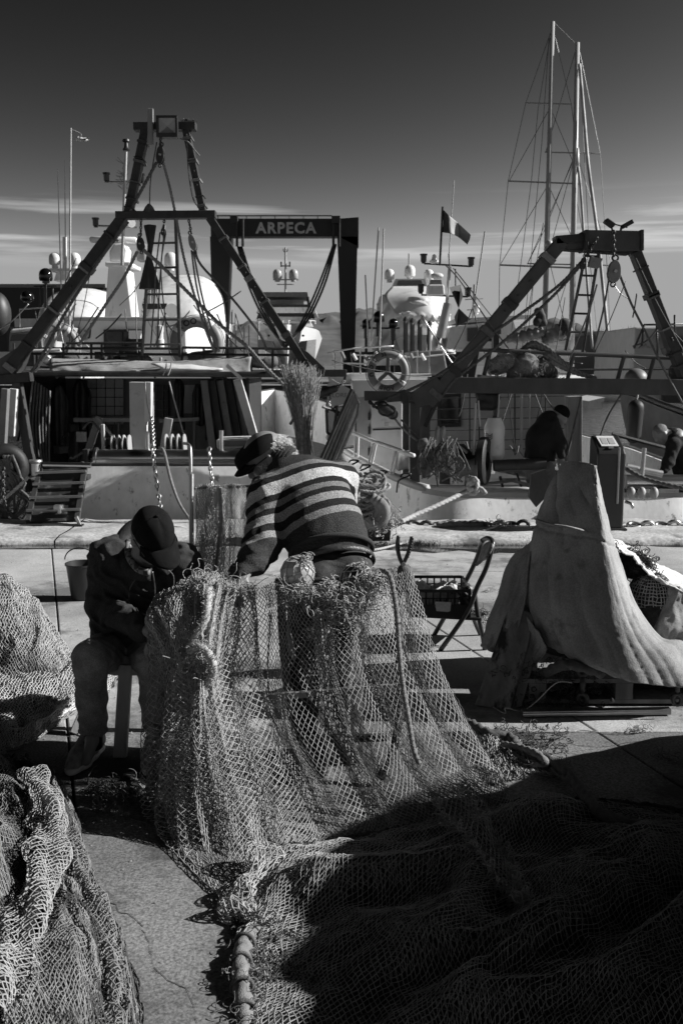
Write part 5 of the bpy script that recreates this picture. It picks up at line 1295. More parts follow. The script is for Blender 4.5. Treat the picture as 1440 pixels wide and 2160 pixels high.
chain_links(smooth_path([P(778, 846, 11.95), P(790, 858, 11.9), P(800, 862, 11.88)], 4), 0.07, 0.012, 'chain_link', bk, M['darkmetal'])
b_ = Body(); b_.limb(P(806, 858, 11.9), P(828, 874, 11.9), 0.07, 0.065, 0.02); b_.cut_half(P(815, 866, 11.80), (-0.0, -1, 0)); b_.build('shell', 0.01, M['darkmetal'], bk)
m = MB(); m.torus(P(816, 866, 11.79), (0, 1, 0), 0.075, 0.012, 20, 6, sx=1.3, sy=0.8); m.build('sheave_rim', M['rustbeam'], bk, smooth=True)
rope_px([(830, 880), (850, 905), (880, 930)], 5, 11.9, M['greyrope'], bk)
# upper rail with stanchions and the net heap behind it
bar(995, 737, 1460, 757, GB + 0.3, 9, M['beam'], TB, 'rail', n=10)
for a, b in (((1033, 740), (1020, 792)), ((1100, 742), (1093, 790)), ((1208, 748), (1196, 800)), ((1315, 752), (1300, 805)), ((1378, 756), (1365, 806))): bar(a[0], a[1], b[0], b[1], GB + 0.3, 9, M['beam'], TB, 'stanchion', n=10)
bar(1220, 780, 1440, 778, 13.2, 5, M['darkmetal'], TB, 'rail')
m = MB(); m.ball(P(1340, 800, 12.9), 0.15, 0.15, 0.14, 18, 12); m.build('float_buoy', mat('dull_buoy', 0.16, 0.5, var=0.2), TB, smooth=True)
m = MB(); m.ball(P(1432, 785, 12.9), 0.14, 0.14, 0.14, 18, 12); m.build('float_buoy', M['black'], TB, smooth=True)
# light mast with flag
bar(948, 560, 936, 712, 15.6, 7, M['galv'], TB, 'mast', n=10); m = MB(); m.tube([P(944, 640, 15.4), P(928, 712, 15.4)], [W(9, 15.4), W(10, 15.4)], 14); m.build('exhaust_stack', M['galv'], TB, smooth='auto')
bar(957, 380, 946, 545, 15.6, 2.2, M['mast'], TB, 'whip_aerial'); bar(946, 535, 948, 565, 15.6, 4, M['galv'], TB, 'mast')
bar(896, 556, 992, 562, 15.6, 4, M['darkmetal'], TB, 'light_bracket'); bar(890, 622, 986, 626, 15.6, 4, M['darkmetal'], TB, 'light_bracket')
for px, py in ((893, 543), (993, 550), (887, 607), (986, 614)): nav_light(px, py, 15.6, TB); bar(px, py + 9, px + (3 if px < 940 else -2), 558 if py < 580 else 624, 15.6, 3, M['darkmetal'], TB, 'light_bracket')
m = MB(); m.lathe(P(915, 556, 15.5), (0, 0, 1), [(0.05, 0.0), (0.07, 0.02), (0.07, 0.05), (0.04, 0.06), (0.03, 0.12), (0.005, 0.14)], 12); m.build('gps_aerial', M['white'], TB, smooth='auto')
b_ = Body(); b_.ell(P(921, 582, 15.4), (0.10, 0.07, 0.05), k=0.02); b_.build('radar_scanner', 0.012, M['white'], TB); slab([(902, 600), (936, 600), (938, 622), (900, 622)], 15.4, 0.25, M['white'], TB, 'radar_base', bevel=0.02)
slab([(908, 590), (930, 590), (932, 601), (906, 601)], 15.45, 0.15, M['grey'], TB, 'radar_neck')
bar(933, 436, 927, 560, 15.5, 4.5, M['dark'], TB, 'flagstaff')
fl = thing('flag', 'three-band flag flying from the staff above the right trawler', 'flag', P(934, 500, 15.5))
F_ = patch([[(934, 442, 15.5), (946, 454, 15.44), (965, 470, 15.55), (992, 495, 15.45)], [(934, 470, 15.5), (948, 476, 15.46), (968, 490, 15.58), (990, 505, 15.46)], [(932, 490, 15.5), (950, 493, 15.44), (966, 500, 15.55), (985, 516, 15.45)]], 14, 31)
for nm, j0, j1, mt in (('hoist_band', 0, 11, 'flag_g'), ('middle_band', 10, 21, 'flag_w'), ('fly_band', 20, 31, 'flag_r')): m = MB(); m.grid(F_[:, j0:j1], 0.004); m.build(nm, M[mt], fl, smooth=True)
for a, b, c_, nm in (((948, 606), (972, 600), (967, 650), 'day_shape'), ((971, 605), (976, 625), (967, 650), 'day_shape'), ((967, 650), (960, 690), (992, 674), 'day_shape'), ((967, 650), (958, 668), (962, 690), 'day_shape')):
    m = MB(); m.prism([P(a[0], a[1], 15), P(b[0], b[1], 15.1), P(c_[0], c_[1], 15)], (0, 0.03, 0)); m.build(nm, M['dark'], TB)
for a, b in (((955, 565), (1037, 668)), ((960, 567), (960, 605)), ((1022, 488), (1000, 640)), ((770, 580), (777, 735)), ((798, 480), (782, 720)), ((809, 482), (800, 742))):
    w_ = 3.2 if a[0] in (1022, 798, 809, 770) else 2.4; bar(a[0], a[1], b[0], b[1], 15.8, w_, M['mast'] if w_ > 3 else M['dark'], TB, 'whip_aerial' if w_ > 3 else 'stay')
slab([(1040, 694), (1056, 694), (1056, 735), (1040, 735)], 16, 0.2, M['dark'], TB, 'exhaust_stack'); slab([(1054, 705), (1068, 705), (1068, 733), (1054, 733)], 15.9, 0.2, M['white'], TB, 'vent_post')
for pts in ([(690, 745), (745, 735), (830, 730)], [(740, 748), (880, 752), (960, 745)], [(700, 770), (720, 766), (780, 768)]): rope_px(pts, 4, 15.5, M['white'], TB, 'rail')
for px in (705, 722, 760, 848, 880, 905): bar(px, 738, px, 800, 15.5, 3.4, M['galv'], TB, 'stanchion')
slab([(690, 790), (910, 788), (905, 806), (695, 810)], 15.2, 2.5, M['white'], TB, 'boat_deck'); slab([(860, 742), (935, 738), (945, 790), (870, 795)], 15.6, 1.0, mat('locker_grey', 0.2, 0.5), TB, 'deck_locker', bevel=0.02)
slab([(770, 755), (860, 752), (862, 770), (770, 772)], 16, 1.0, M['white'], TB, 'deck_locker', bevel=0.02)
for k in range(8):
    bar(720 + k * 24, 742 + (k % 3) * 4, 728 + k * 24, 760, 15.1, 8, M['cover'] if k % 2 else M['grey'], TB, 'deck_fitting')
lifebuoy(818, 784, 36, 8, 13.8, 'orange lifebuoy with dark lettering on the right trawler deckhouse roof', [('33', 105, 11), ('D', 165, 12), ('U', 190, 12), ('E', 140, 12), ('G', 245, 11), ('I', 258, 11), ('O', 270, 11), ('V', 285, 11), ('F', 325, 11)], M['greyrope'])
for a, b in (((818, 750), (818, 785)), ((818, 785), (798, 803)), ((818, 785), (838, 803))): beamf(a, b, 8, 0.03, 13.9, M['grey'], TB, 'buoy_bracket')
rb([(700, 760, 13.5), (760, 775, 13.5), (818, 785, 13.5), (870, 793, 13.5), (920, 790, 13.3)], 2.4, M['greyrope'])
# white oval cover on a post, drum with dark rim, winch, cylinders
b_ = Body(); b_.limb(P(1042, 955, 12.2), P(1042, 905, 12.2), 0.125, 0.115, 0.05); b_.limb(P(1042, 905, 12.2), P(1042, 885, 12.2), 0.115, 0.085, 0.05); b_.cut_half(P(1042, 880, 12.2), (0.0, 0, 1)); b_.cut_ell(P(1042, 880, 12.2), (0.055, 0.055, 0.05)); b_.build('post_cover', 0.012, M['white'], TB)
for q in range(3):
    A = np.array([[list(P(1010 + q * 0 + 14 * s_, 915 + q * 4 + 3 * math.sin(s_ * 5), 12.06)), list(P(1010 + 14 * s_, 918 + q * 4 + 3 * math.sin(s_ * 5), 12.06))] for s_ in np.linspace(1.0, 2.0, 8)]); m = MB(); m.grid(A, 0.004); m.build('wave_emblem', M['grey'], TB)
bar(1045, 830, 1045, 890, 12.2, 13, M['beam'], TB, 'davit_post', n=12); bar(1052, 832, 1050, 880, 12.1, 4, M['galv'], TB, 'hydraulic_pipe')
b_ = Body()
for q in range(8): b_.ell(P(1030 + random.uniform(-18, 18), 842 + random.uniform(-10, 14), 12.2), (0.07, 0.07, 0.06), k=0.05)
b_.build('gear_lump', 0.02, M['black'], TB)
m = MB(); m.lathe(P(1010, 972, 12.0), (1, -0.35, 0), [(0.26, 0.0), (0.29, 0.02), (0.29, 0.09), (0.26, 0.11), (0.12, 0.10), (0.11, -0.10), (0.2, -0.2), (0.2, -0.26)], 30); m.build('net_drum', M['black'], TB, smooth='auto')
m = MB(); m.lathe(P(975, 985, 11.9), (1, -0.25, 0), [(0.17, -0.04), (0.12, 0.0), (0.09, 0.08), (0.12, 0.16), (0.17, 0.19)], 22); m.build('warping_head', M['grey'], TB, smooth='auto')
bar(1040, 982, 1150, 978, 12.0, 24, M['beam'], TB, 'winch_shaft', n=14)
for px in (922, 934): m = MB(); m.lathe(P(px, 942, 12.1), (0, 0, 1), [(0.028, 0), (0.03, 0.01), (0.03, 0.2), (0.02, 0.23), (0.012, 0.25)], 12); m.build('hydraulic_cylinder', M['galv'], TB, smooth='auto')
for a, b, w_ in (((958, 930), (962, 1020), 7), ((930, 950), (962, 930), 6), ((985, 955), (945, 925), 7), ((1003, 850), (998, 960), 6), ((1008, 845), (1012, 900), 4)): bar(a[0], a[1], b[0], b[1], 11.9, w_, M['galv'], TB, 'lever')
for q in range(34):
    x = random.uniform(895, 965); y_ = random.uniform(920, 960)
    rope_px([(x, y_, 11.75), (x + random.uniform(-25, 25), y_ + 30, 11.65), (x + random.uniform(-30, 30), y_ + 60, 11.7)], random.uniform(2, 4), 11.8, M['darkrope'], TB, 'hanging_rope')
b_ = Body()
for q in range(9): b_.ell(P(905 + random.uniform(-14, 10), 935 + q * 8, 11.75), (0.07, 0.06, 0.06), k=0.05)
b_.build('rope_tail', 0.015, M['darkrope'], TB, disp=lambda X: 0.03 * fbm(X[:, 0] * 30, X[:, 2] * 30, 4))
# working trough and right-hand roller on the stern
for pts in ([(1010, 1022, 12.0), (1080, 1014, 12.3), (1130, 1026, 11.9)], [(1005, 1034, 11.75), (1090, 1030, 11.75), (1135, 1032, 11.75)]): m = MB(); m.tube([P(*q) for q in pts], 0.02, 6); m.build('trough_rim', M['cream'], TB, smooth=True)
slab([(1006, 1034), (1132, 1030), (1128, 1046), (1010, 1046)], 11.76, 0.05, M['cream'], TB, 'trough_side'); slab([(1120, 1000), (1150, 990), (1160, 1040), (1130, 1070), (1115, 1050)], 10.95, 0.06, M['beam'], TB, 'fin_plate')
m = MB(); m.lathe(P(1318, 1016, 11.75), (1, 0, 0), [(0.02, 0), (0.085, 0.0), (0.085, 0.9), (0.02, 0.9)], 20); m.build('stern_roller', M['steel'], TB, smooth='auto')
bar(1358, 945, 1352, 1010, 11.2, 10, M['galv'], TB, 'stub_post', n=10); bar(1320, 985, 1395, 1000, 11.3, 16, M['galv'], TB, 'stub_post', n=10)
bar(1290, 915, 1440, 955, 14, 9, M['beam'], TB, 'rail'); slab([(1285, 948), (1315, 945), (1315, 1000), (1285, 1000)], 11.4, 0.2, M['white'], TB, 'mooring_bitt', bevel=0.02)
rope_px([(1315, 985, 10.9), (1360, 1010, 10.75), (1440, 1030, 10.6)], 9, 10.8, M['darkrope'], TB, 'mooring_line', laid=True)
for px in (1330, 1352, 1378): m = MB(); m.ball(P(px, 1040, 11.1), 0.05, 0.05, 0.07); m.build('small_float', M['cream'], TB, smooth=True)
m = MB(); m.tube([P(1318, 1058, 10.92), P(1330, 1062, 10.88), P(1335, 1072, 10.86)], 0.02, 8); m.build('ring_bolt', M['galv'], TB, smooth=True)
# mooring line from the bitt down to the quay, with its knot and chafed end
ml = thing('mooring_rope', 'pale laid mooring rope running from the right trawler down to the quay', 'rope', P(850, 1100, 10.3))
m = MB(); m.rope(smooth_path([P(992, 1032, 11.0), P(930, 1062, 10.7), P(880, 1084, 10.5), P(846, 1100, 10.3)], 5), 0.026); m.build('line', M['rope'], ml, smooth=True)
for q in range(6):
    a = random.uniform(0, 6.3); m = MB(); m.rope([P(997 + 9 * math.cos(a + s_), 1020 + 14 * math.sin(a + s_) * 0.8 + q * 2, 10.95 + 0.05 * math.sin(s_ * 2 + q)) for s_ in np.linspace(0, 5.2, 14)], 0.028); m.build('hitch', M['rope'], ml, smooth=True)
m = MB(); m.rope(smooth_path([P(1000, 1025, 10.95), P(1016, 1032, 10.9), P(1024, 1042, 10.88)], 4), 0.024); m.build('rope_end', M['rope'], ml, smooth=True)
tc = thing('fishing_boat', 'dark-hulled boat with a flared bow partly out of frame at right', 'fishing boat', (5.6, 16, -1.1))
A = patch([[(1312, 830, 19), (1350, 838, 17.5), (1400, 858, 16.4), (1500, 892, 15.5)], [(1320, 880, 18.7), (1352, 900, 17.6), (1400, 920, 16.6), (1500, 950, 15.8)], [(1335, 940, 18.4), (1360, 965, 17.7), (1400, 985, 16.9), (1500, 1010, 16.1)]], 12, 24)
m = MB(); m.grid(A[:, ::-1], 0.06); m.build('hull', mat('dark_hull', 0.07, 0.45, var=0.25), tc, smooth='auto')
m = MB(); m.tube([Vector(A[0, j]) + Vector((0, -0.03, 0.03)) for j in range(24)], 0.05, 8); m.build('gunwale', M['beam'], tc, smooth=True)
slab([(1338, 690), (1500, 690), (1500, 860), (1330, 840)], 19.5, 3, M['cream'], tc, 'wheelhouse', bevel=0.03); slab([(1395, 815), (1460, 815), (1460, 850), (1398, 850)], 19.4, 0.1, M['dark'], tc, 'window')
for pts in ([(1336, 735), (1358, 685), (1440, 684)], [(1358, 685), (1352, 730)], [(1384, 684), (1386, 760)], [(1422, 664), (1422, 720)]): rope_px(pts, 5, 17, M['darkmetal'], tc, 'rail', k=1)
slab([(1345, 735), (1385, 690), (1400, 735)], 18, 0.05, M['canvas'], tc, 'awning'); bar(1400, 720, 1460, 718, 18, 60, M['dark'], tc, 'stowed_raft', n=12)
b_ = Body(); b_.limb(P(1340, 860, 15.9), P(1335, 920, 15.9), 0.13, 0.12, 0.03); b_.build('fender', 0.025, M['black'], tc)
rope_px([(1345, 830), (1340, 850)], 4, 15.9, M['rope'], tc)
slab([(1240, 846), (1275, 838), (1268, 862), (1238, 862)], 40, 3, M['white'], tc, 'tender_stern')
# ---- small cabin boat far left with dark domes on its arch
t = thing('motor_boat', 'small white cabin boat with black domes at the far left', 'motor boat', (P(60, 770, 30).x, 30, -1.1))
slab([(20, 700), (120, 692), (118, 742), (18, 742)], 30, 2.5, M['cream'], t, 'cabin', bevel=0.05); slab([(26, 706), (74, 703), (70, 718), (22, 719)], 29.96, 0.1, M['glass'], t, 'window')
slab([(-60, 742), (190, 742), (170, 800), (-60, 810)], 29.8, 3.0, M['white'], t, 'hull'); slab([(24, 694), (130, 684), (126, 692), (20, 702)], 29.8, 2.8, M['white'], t, 'roof', bevel=0.05)
for pts in ([(42, 690), (42, 652), (108, 648), (108, 690)], [(84, 650), (86, 607), (92, 603), (108, 603), (112, 608), (112, 650)]): rope_px(pts, 3.4, 30, M['dark'] if pts[0][0] == 84 else M['mast'], t, 'arch_tube', k=1)
bar(97, 590, 97, 650, 30, 7, M['dark'], t, 'dome_post'); radome(97, 580, 14, 30, M['gloss'], t, 0.9, 0.3); radome(58, 626, 13, 29.8, M['gloss'], t, 0.7, 0.2); bar(72, 604, 121, 603, 30, 3, M['dark'], t, 'crosstree')
b_ = Body(); b_.ell(P(-6, 662, 26), (W(29, 26), W(29, 26), W(46, 26)), k=0.1); o = b_.build('mooring_buoy', 0.05, mat('slate_buoy', 0.03, 0.5, var=0.3)); tag(o, 'big dark rounded buoy cut by the left edge', 'buoy')
# ---- netting and rope stowed on the right trawler's upper rail
t = thing('net_bundle', 'pale and dark netting bundles stowed on the right trawler cross beam', 'net bundle', P(1130, 800, 12.4))
lumps = [[(1045, 775, 12.45), (1070, 762, 12.45), (1095, 782, 12.4)], [(1085, 790, 12.35), (1110, 768, 12.35), (1125, 785, 12.35)], [(1125, 785, 12.4), (1145, 775, 12.4), (1160, 788, 12.4)]]
for k, L in enumerate(lumps):
    b_ = Body(); b_.chain([P(*p) for p in L], [0.11, 0.14, 0.10], 0.05); b_.build('bundle', 0.014, mat('bundle_net%d' % k, (0.30, 0.16, 0.09)[k], 0.9, var=0.5, scale=60, bump=1.0, bscale=130), t, disp=lambda X: 0.03 * fbm(X[:, 0] * 18, X[:, 2] * 18 + X[:, 1] * 9, 6))
for q in range(9):
    pts = [(1098 + q * 3, 738 - q + 3 * math.sin(q), 12.4), (1125 + q * 2, 722 + q * 2, 12.35), (1160, 738 + q * 3, 12.3), (1185 + q * 3, 762 + q * 3, 12.3), (1225 + q * 4, 790 + q, 12.3)]
    m = MB(); m.rope(smooth_path([P(*p) for p in pts], 5), 0.024); m.build('stowed_rope', M['greyrope'] if q % 3 else M['darkrope'], t, smooth=True)
gN = [P(*p) for L in lumps for p in L]
net_object('loose_mesh', [tangle(lambda g: gN[g.integers(0, 9)] + Vector((g.normal(0, .06), -0.10 + g.normal(0, .02), g.normal(0, .05))), 260, 0.12, 0.003, 71, curl=55)], 0.003, M['greyrope'], t)
# ---- odds and ends along both decks
g_ = random.Random(5)
for k in range(70):
    px, py, Y = (g_.uniform(60, 560), g_.uniform(742, 760), 13.4) if k < 26 else ((g_.uniform(900, 1200), g_.uniform(900, 1010), g_.uniform(12.2, 13.6)) if k < 52 else (g_.uniform(90, 440), g_.uniform(890, 955), g_.uniform(12.6, 14.2)))
    par = TB if 26 <= k < 52 else TA; mt = g_.choice([M['dark'], M['darkmetal'], M['rustbeam'], M['black'], M['wood'], M['greyrope'], M['cream']])
    if k % 3 == 0: rope_px([(px, py), (px + g_.uniform(-20, 20), py + g_.uniform(8, 25)), (px + g_.uniform(-30, 30), py + g_.uniform(-5, 30))], g_.uniform(3, 6), Y, mt, par, 'loose_rope')
    elif k % 3 == 1: m = MB(); s_ = g_.uniform(0.06, 0.16); m.box(P(px, py, Y), (s_, s_, s_ * g_.uniform(0.6, 1.4)), Matrix.Rotation(g_.uniform(0, 1.5), 3, 'Z')); m.build('deck_box', mt, par, bevel=0.01)
    else: bar(px, py, px + g_.uniform(-14, 14), py + g_.uniform(18, 60), Y, g_.uniform(3, 7), mt, par, 'deck_pole')
# ---- lashings, bands and stray lines on the gantries
for par, Y, legs in ((TA, GA, (((258, 458), (14, 782), 24), ((441, 458), (648, 775), 18), ((305, 272), (268, 452), 18), ((391, 272), (427, 446), 16))), (TB, GB, (((1187, 508), (902, 852), 28), ((1343, 530), (1446, 792), 22)))):
    for a, b, w_ in legs:
        for f in (0.12, 0.34, 0.36, 0.58, 0.80, 0.93):
            f += g_.uniform(-0.04, 0.04); p0 = (a[0] + (b[0] - a[0]) * f, a[1] + (b[1] - a[1]) * f); e_ = 0.012 if g_.random() < 0.5 else 0.03
            p1 = (a[0] + (b[0] - a[0]) * (f + e_), a[1] + (b[1] - a[1]) * (f + e_))
            beamf(p0, p1, w_ + g_.uniform(1, 3), 0.24, Y - 0.03, g_.choice([M['darkrope'], M['rustbeam'], M['dark'], M['greyrope']]), par, 'lashing_band', bevel=0.004)
        for k in range(3):
            f = g_.uniform(0.05, 0.9); m = MB(); m.lathe(P(a[0] + (b[0] - a[0]) * f, a[1] + (b[1] - a[1]) * f, Y - 0.012), (0, -1, 0), [(0.014, 0), (0.014, 0.012), (0.006, 0.016)], 6); m.build('bolt', M['rustbeam'], par)
for k in range(44):
    par, Y, x0, x1, yt, yb = (TA, 12.8, 60, 600, 600, 740) if k < 20 else ((TB, 13.0, 880, 1420, 640, 790) if k < 34 else (TB, 12.6, 900, 1200, 830, 1000))
    xa = g_.uniform(x0, x1); ya = g_.uniform(yt - 60, yb - 50); xb = xa + g_.uniform(-90, 90); yb_ = g_.uniform(ya + 30, yb + 20); s_ = g_.uniform(2, 14)
    rope_px([(xa, ya), ((xa + xb) / 2, (ya + yb_) / 2 + s_), (xb, yb_)], g_.uniform(1.6, 3.4), Y + g_.uniform(-0.3, 0.6), g_.choice([M['dark'], M['darkrope'], M['greyrope'], M['galv']]), par, 'line')
# ---- grit on the quay
gg = np.random.default_rng(9); n = 1500; x = gg.uniform(-3.2, 3.4, n); y_ = gg.uniform(2.4, 9.5, n); r_ = gg.uniform(0.002, 0.006, n) * (1 + 0.9 * (gg.random(n) > 0.94))
tet = np.array([[-1, -0.6, 0], [1, -0.6, 0], [0, 1, 0], [0.1, 0.1, 1.0]]); vv = (tet[None] * r_[:, None, None] * gg.uniform(0.6, 1.4, (n, 4, 1))) + np.stack([x, y_, np.full(n, 0.001)], 1)[:, None]
fq = (np.arange(n)[:, None] * 4 + np.array([0, 1, 3, 1, 2, 3, 2, 0, 3])[None]).ravel()
o = mesh_from_arrays('grit', vv.reshape(-1, 3), fq, 3, mat('grit_stone', 0.2, 0.9, var=0.7, scale=60)); tag(o, 'small grit and chips scattered over the quay', 'grit', kind='stuff')
# ================================================================ things on the quay, middle distance
# ---- pedestal
t = thing('power_pedestal', 'tall dark service pedestal with a slanted panel behind the canvas pile', 'pedestal', P(1283, 1122, 10.2))
pf = [(1253, 925), (1266, 921), (1300, 921), (1315, 945), (1315, 1122), (1262, 1122), (1262, 1122), (1253, 1122)]
b0 = P(1253, 1122, 10.1); b1 = P(1313, 1122, 10.1); zt = P(1283, 922, 10.1).z; z0 = 0.07; w_ = b1.x - b0.x; dp = 0.34
side = [(0, z0), (0, zt - 0.17), (0.05, zt - 0.12), (dp - 0.05, zt), (dp, zt - 0.02), (dp, z0)]
m = MB(); m.prism([Vector((b0.x, 10.1 + a, z)) for a, z in side][::-1], (w_, 0, 0)); m.build('cabinet', mat('pedestal_paint', 0.022, 0.35, var=0.2), t, bevel=0.02)
m = MB(); m.beam(Vector((b0.x + w_ * 0.18, 10.13, zt - 0.125)), Vector((b0.x + w_ * 0.18, 10.36, zt - 0.012)), 0.0, 0.0)
q = [Vector((b0.x + w_ * f, 10.16 + (0.2 * s_), zt - 0.112 + 0.1 * s_ + 0.006)) for f, s_ in ((0.2, 0.05), (0.8, 0.05), (0.74, 0.95), (0.14, 0.95))]
m = MB(); m.prism(q, (0, 0, 0.006)); m.build('notice', M['paper'], t)
for f in (0.35, 0.6):
    q2 = [Vector((b0.x + w_ * (f + dx), 10.20 + 0.11 * s_, zt - 0.092 + 0.055 * s_ + 0.014)) for dx, s_ in ((-0.09, 0), (0.11, 0), (0.09, 1), (-0.11, 1))]
    m = MB(); m.prism(q2, (0, 0, 0.002)); m.build('printed_column', mat('print_grey', 0.33, 0.8, var=0.3, scale=200), t)
m = MB(); m.box((b0.x + w_ * 0.5, 10.15, zt - 0.108), (0.05, 0.03, 0.02)); m.build('latch', M['galv'], t)
m = MB(); m.box((b0.x + w_ * 0.74, 10.088, zt * 0.5 + 0.12), (0.02, 0.02, zt * 0.56)); m.build('pale_strip', mat('strip_pale', 0.3, 0.4), t, bevel=0.004)  # narrow paler strip down the cabinet front
m = MB(); m.box((b0.x + w_ / 2, 10.27, 0.08), (w_ + 0.06, dp + 0.08, 0.02)); m.build('base_plate', M['darkmetal'], t)
for dz in (0.62, 0.5): m = MB(); m.lathe((b1.x + 0.005, 10.25, dz + 0.1), (1, 0, 0), [(0.03, 0), (0.03, 0.015), (0.015, 0.02)], 12); m.build('socket', M['black'], t)
# ---- chain along the quay edge
t = thing('quay_chain', 'heavy rusty chain lying along the quay edge below the right trawler', 'chain', (1.5, 10.6, 0.07))
chain_links([P(x, 1108 + 1.5 * math.sin(x * 0.05), 10.45) + Vector((0, 0, 0.0)) for x in range(860, 1130, 15)], 0.16, 0.022, 'chain_link', t, M['darkmetal'], 0.75)
t = thing('quay_chain', 'heavy chain lying along the quay edge right of the dark pedestal', 'chain', (3.2, 10.6, 0.07))
chain_links([P(x, 1109 + 1.5 * math.sin(x * 0.07), 10.4) for x in range(1322, 1470, 14)], 0.17, 0.024, 'chain_link', t, M['galv'], 0.75)
t = thing('rope_coil', 'frayed pale rope coil lying on the chain at the quay edge', 'rope', P(990, 1108, 10.4))
for q in range(6):
    m = MB(); a = q * 1.1; m.rope(smooth_path([P(940 + q * 14 + 16 * math.cos(a + s_ * 1.2), 1106 - 3 * math.sin(s_ * 1.5 + q), 10.35 + 0.06 * math.sin(a + s_ * 1.2)) for s_ in range(6)], 4), 0.028); m.build('loop', M['greyrope'], t, smooth=True)
t = thing('mooring_rope', 'thin white line running along the quay coping towards the striped man', 'rope', P(860, 1145, 9.7))
m = MB(); m.rope(smooth_path([P(1052, 1108, 10.2), P(1010, 1122, 10.0), P(960, 1131, 9.9), P(900, 1138, 9.75), P(850, 1146, 9.6), P(800, 1158, 9.3), P(760, 1162, 9.2)], 6), 0.012); m.build('line', M['rope'], t, smooth=True)
sg = tangle(lambda g: P(1052 + g.normal(0, 8), 1106 + g.normal(0, 4), 10.2), 40, 0.12, 0.003, 4); net_object('frayed_end', [sg], 0.004, M['rope'], t)
# ---- pallet with rope heap
t = thing('pallet', 'black plastic pallet under the rope heap behind the striped man', 'pallet', P(790, 1140, 9.6))
m = MB(); c0 = P(735, 1105, 9.7); c1 = P(828, 1105, 9.7)
m.box(((c0.x + c1.x) / 2, 10.0, 0.20), (c1.x - c0.x, 0.75, 0.04)); m.build('deck', M['plastic'], t, bevel=0.008)
for i in range(3):
    for j in range(2): m = MB(); m.box((c0.x + 0.07 + (c1.x - c0.x - 0.14) * i / 2, 9.72 + 0.5 * j, 0.105), (0.085, 0.1, 0.17), taper=1.25); m.build('foot', M['plastic'], t)
t = thing('rope_heap', 'heap of coiled rope and wrapped netting on the black pallet', 'rope heap', P(780, 1100, 9.8))
b_ = Body()
for pts, rs in (([(745, 1085, 10.0), (790, 1075, 9.9), (825, 1090, 9.9)], [0.16, 0.15, 0.10]), ([(735, 1050, 10.0), (770, 1055, 9.9)], [0.14, 0.13]), ([(740, 1095, 9.8), (800, 1100, 9.75)], [0.1, 0.1])):
    b_.chain([P(*p) for p in pts], rs, 0.04)
b_.build('netting_bulk', 0.02, mat('wet_net_bulk', 0.10, 0.9, var=0.5, scale=40, bump=0.8, bscale=120), t, disp=lambda X: 0.03 * fbm(X[:, 0] * 16, X[:, 2] * 16 + X[:, 1] * 5, 6))
for q in range(22):
    cx_, cy_ = random.uniform(715, 790), random.uniform(1005, 1075); rx, ry = random.uniform(18, 36), random.uniform(10, 22); ph = random.uniform(0, 6.28); yy = 9.55 + (1090 - cy_) * 0.002
    pts = [P(cx_ + rx * math.cos(ph + s_), cy_ + ry * math.sin(ph + s_), yy - 0.10 * math.sin(ph + s_) * 0.4) for s_ in np.linspace(0, random.uniform(3.5, 6), 12)]
    m = MB(); m.rope(smooth_path(pts, 3), random.uniform(0.014, 0.024)); m.build('rope_loop', M['greyrope'] if q % 4 else M['rope'], t, smooth=True)
for q in range(3):
    pts = [P(775 + q * 8 + 22 * math.cos(s_), 1072 + q * 5 + 26 * math.sin(s_), 9.6 - 0.02 * q) for s_ in np.linspace(-1.2, 2.8, 12)]
    m = MB(); m.tube(smooth_path(pts, 3), 0.05, 10); m.build('covered_rope', mat('sleeved_rope', 0.2, 0.9, var=0.3, bump=0.6, bscale=200), t, smooth=True)
sg = tangle(lambda g: P(790 + g.normal(0, 28), 1106 + g.normal(0, 5), 9.6), 120, 0.25, 0.004, 14); net_object('loose_twine', [sg], 0.004, M['rope'], t)
# ---- bucket
t = thing('bucket', 'dark plastic bucket standing behind the seated man', 'bucket', P(178, 1262, 7.3))
c = G(178, 1262); r1 = W(33, 7.4); H = W(76, 7.4)
m = MB(); m.lathe(c + Vector((0, 0, 0.005)), (0, 0, 1), [(r1 * 0.80, 0), (r1 * 0.82, 0.005), (r1 * 1.08, H), (r1 * 1.14, H + 0.002), (r1 * 1.14, H - 0.012), (r1 * 1.08, H - 0.014), (r1 * 1.05, H - 0.002), (r1 * 0.78, 0.012), (0.01, 0.012)], 28); m.build('pail', mat('bucket_plastic', 0.025, 0.45, var=0.2), t, smooth='auto')
m = MB(); m.torus(c + Vector((0, -0.02, H + 0.02)), (0, 0.9, 0.45), r1 * 1.1, 0.005, 20, 6, a0=R(10), a1=R(170)); m.build('handle', M['darkmetal'], t, smooth=True)
# ---- folding chair with crate
t = thing('folding_chair', 'old folding metal chair with torn backrest holding a black crate', 'chair', G(960, 1370))
fr = mat('chair_tube', 0.05, 0.35, metal=0.3, var=0.4, scale=12)
def tb(pts, r, nm, mt=fr, par=None): m = MB(); m.tube(smooth_path([P(*p) for p in pts], 6), r, 8); return m.build(nm, mt, par or t, smooth=True)
tb([(928, 1372, 5.98), (985, 1290, 5.95), (1005, 1240, 5.95), (1024, 1200, 5.95), (1036, 1160, 5.95), (1038, 1142, 5.98), (1028, 1135, 6.05), (1016, 1140, 6.15)], 0.015, 'frame_tube')
tb([(912, 1345, 6.35), (958, 1265, 6.3), (985, 1220, 6.28), (1004, 1180, 6.25), (1014, 1150, 6.2), (1018, 1139, 6.12)], 0.015, 'frame_tube')
tb([(1000, 1248, 5.98), (1006, 1290, 5.98), (1015, 1330, 5.98), (1022, 1372, 6.0)], 0.014, 'rear_leg'); tb([(985, 1262, 6.3), (1000, 1310, 6.32), (1018, 1350, 6.35)], 0.014, 'rear_leg')
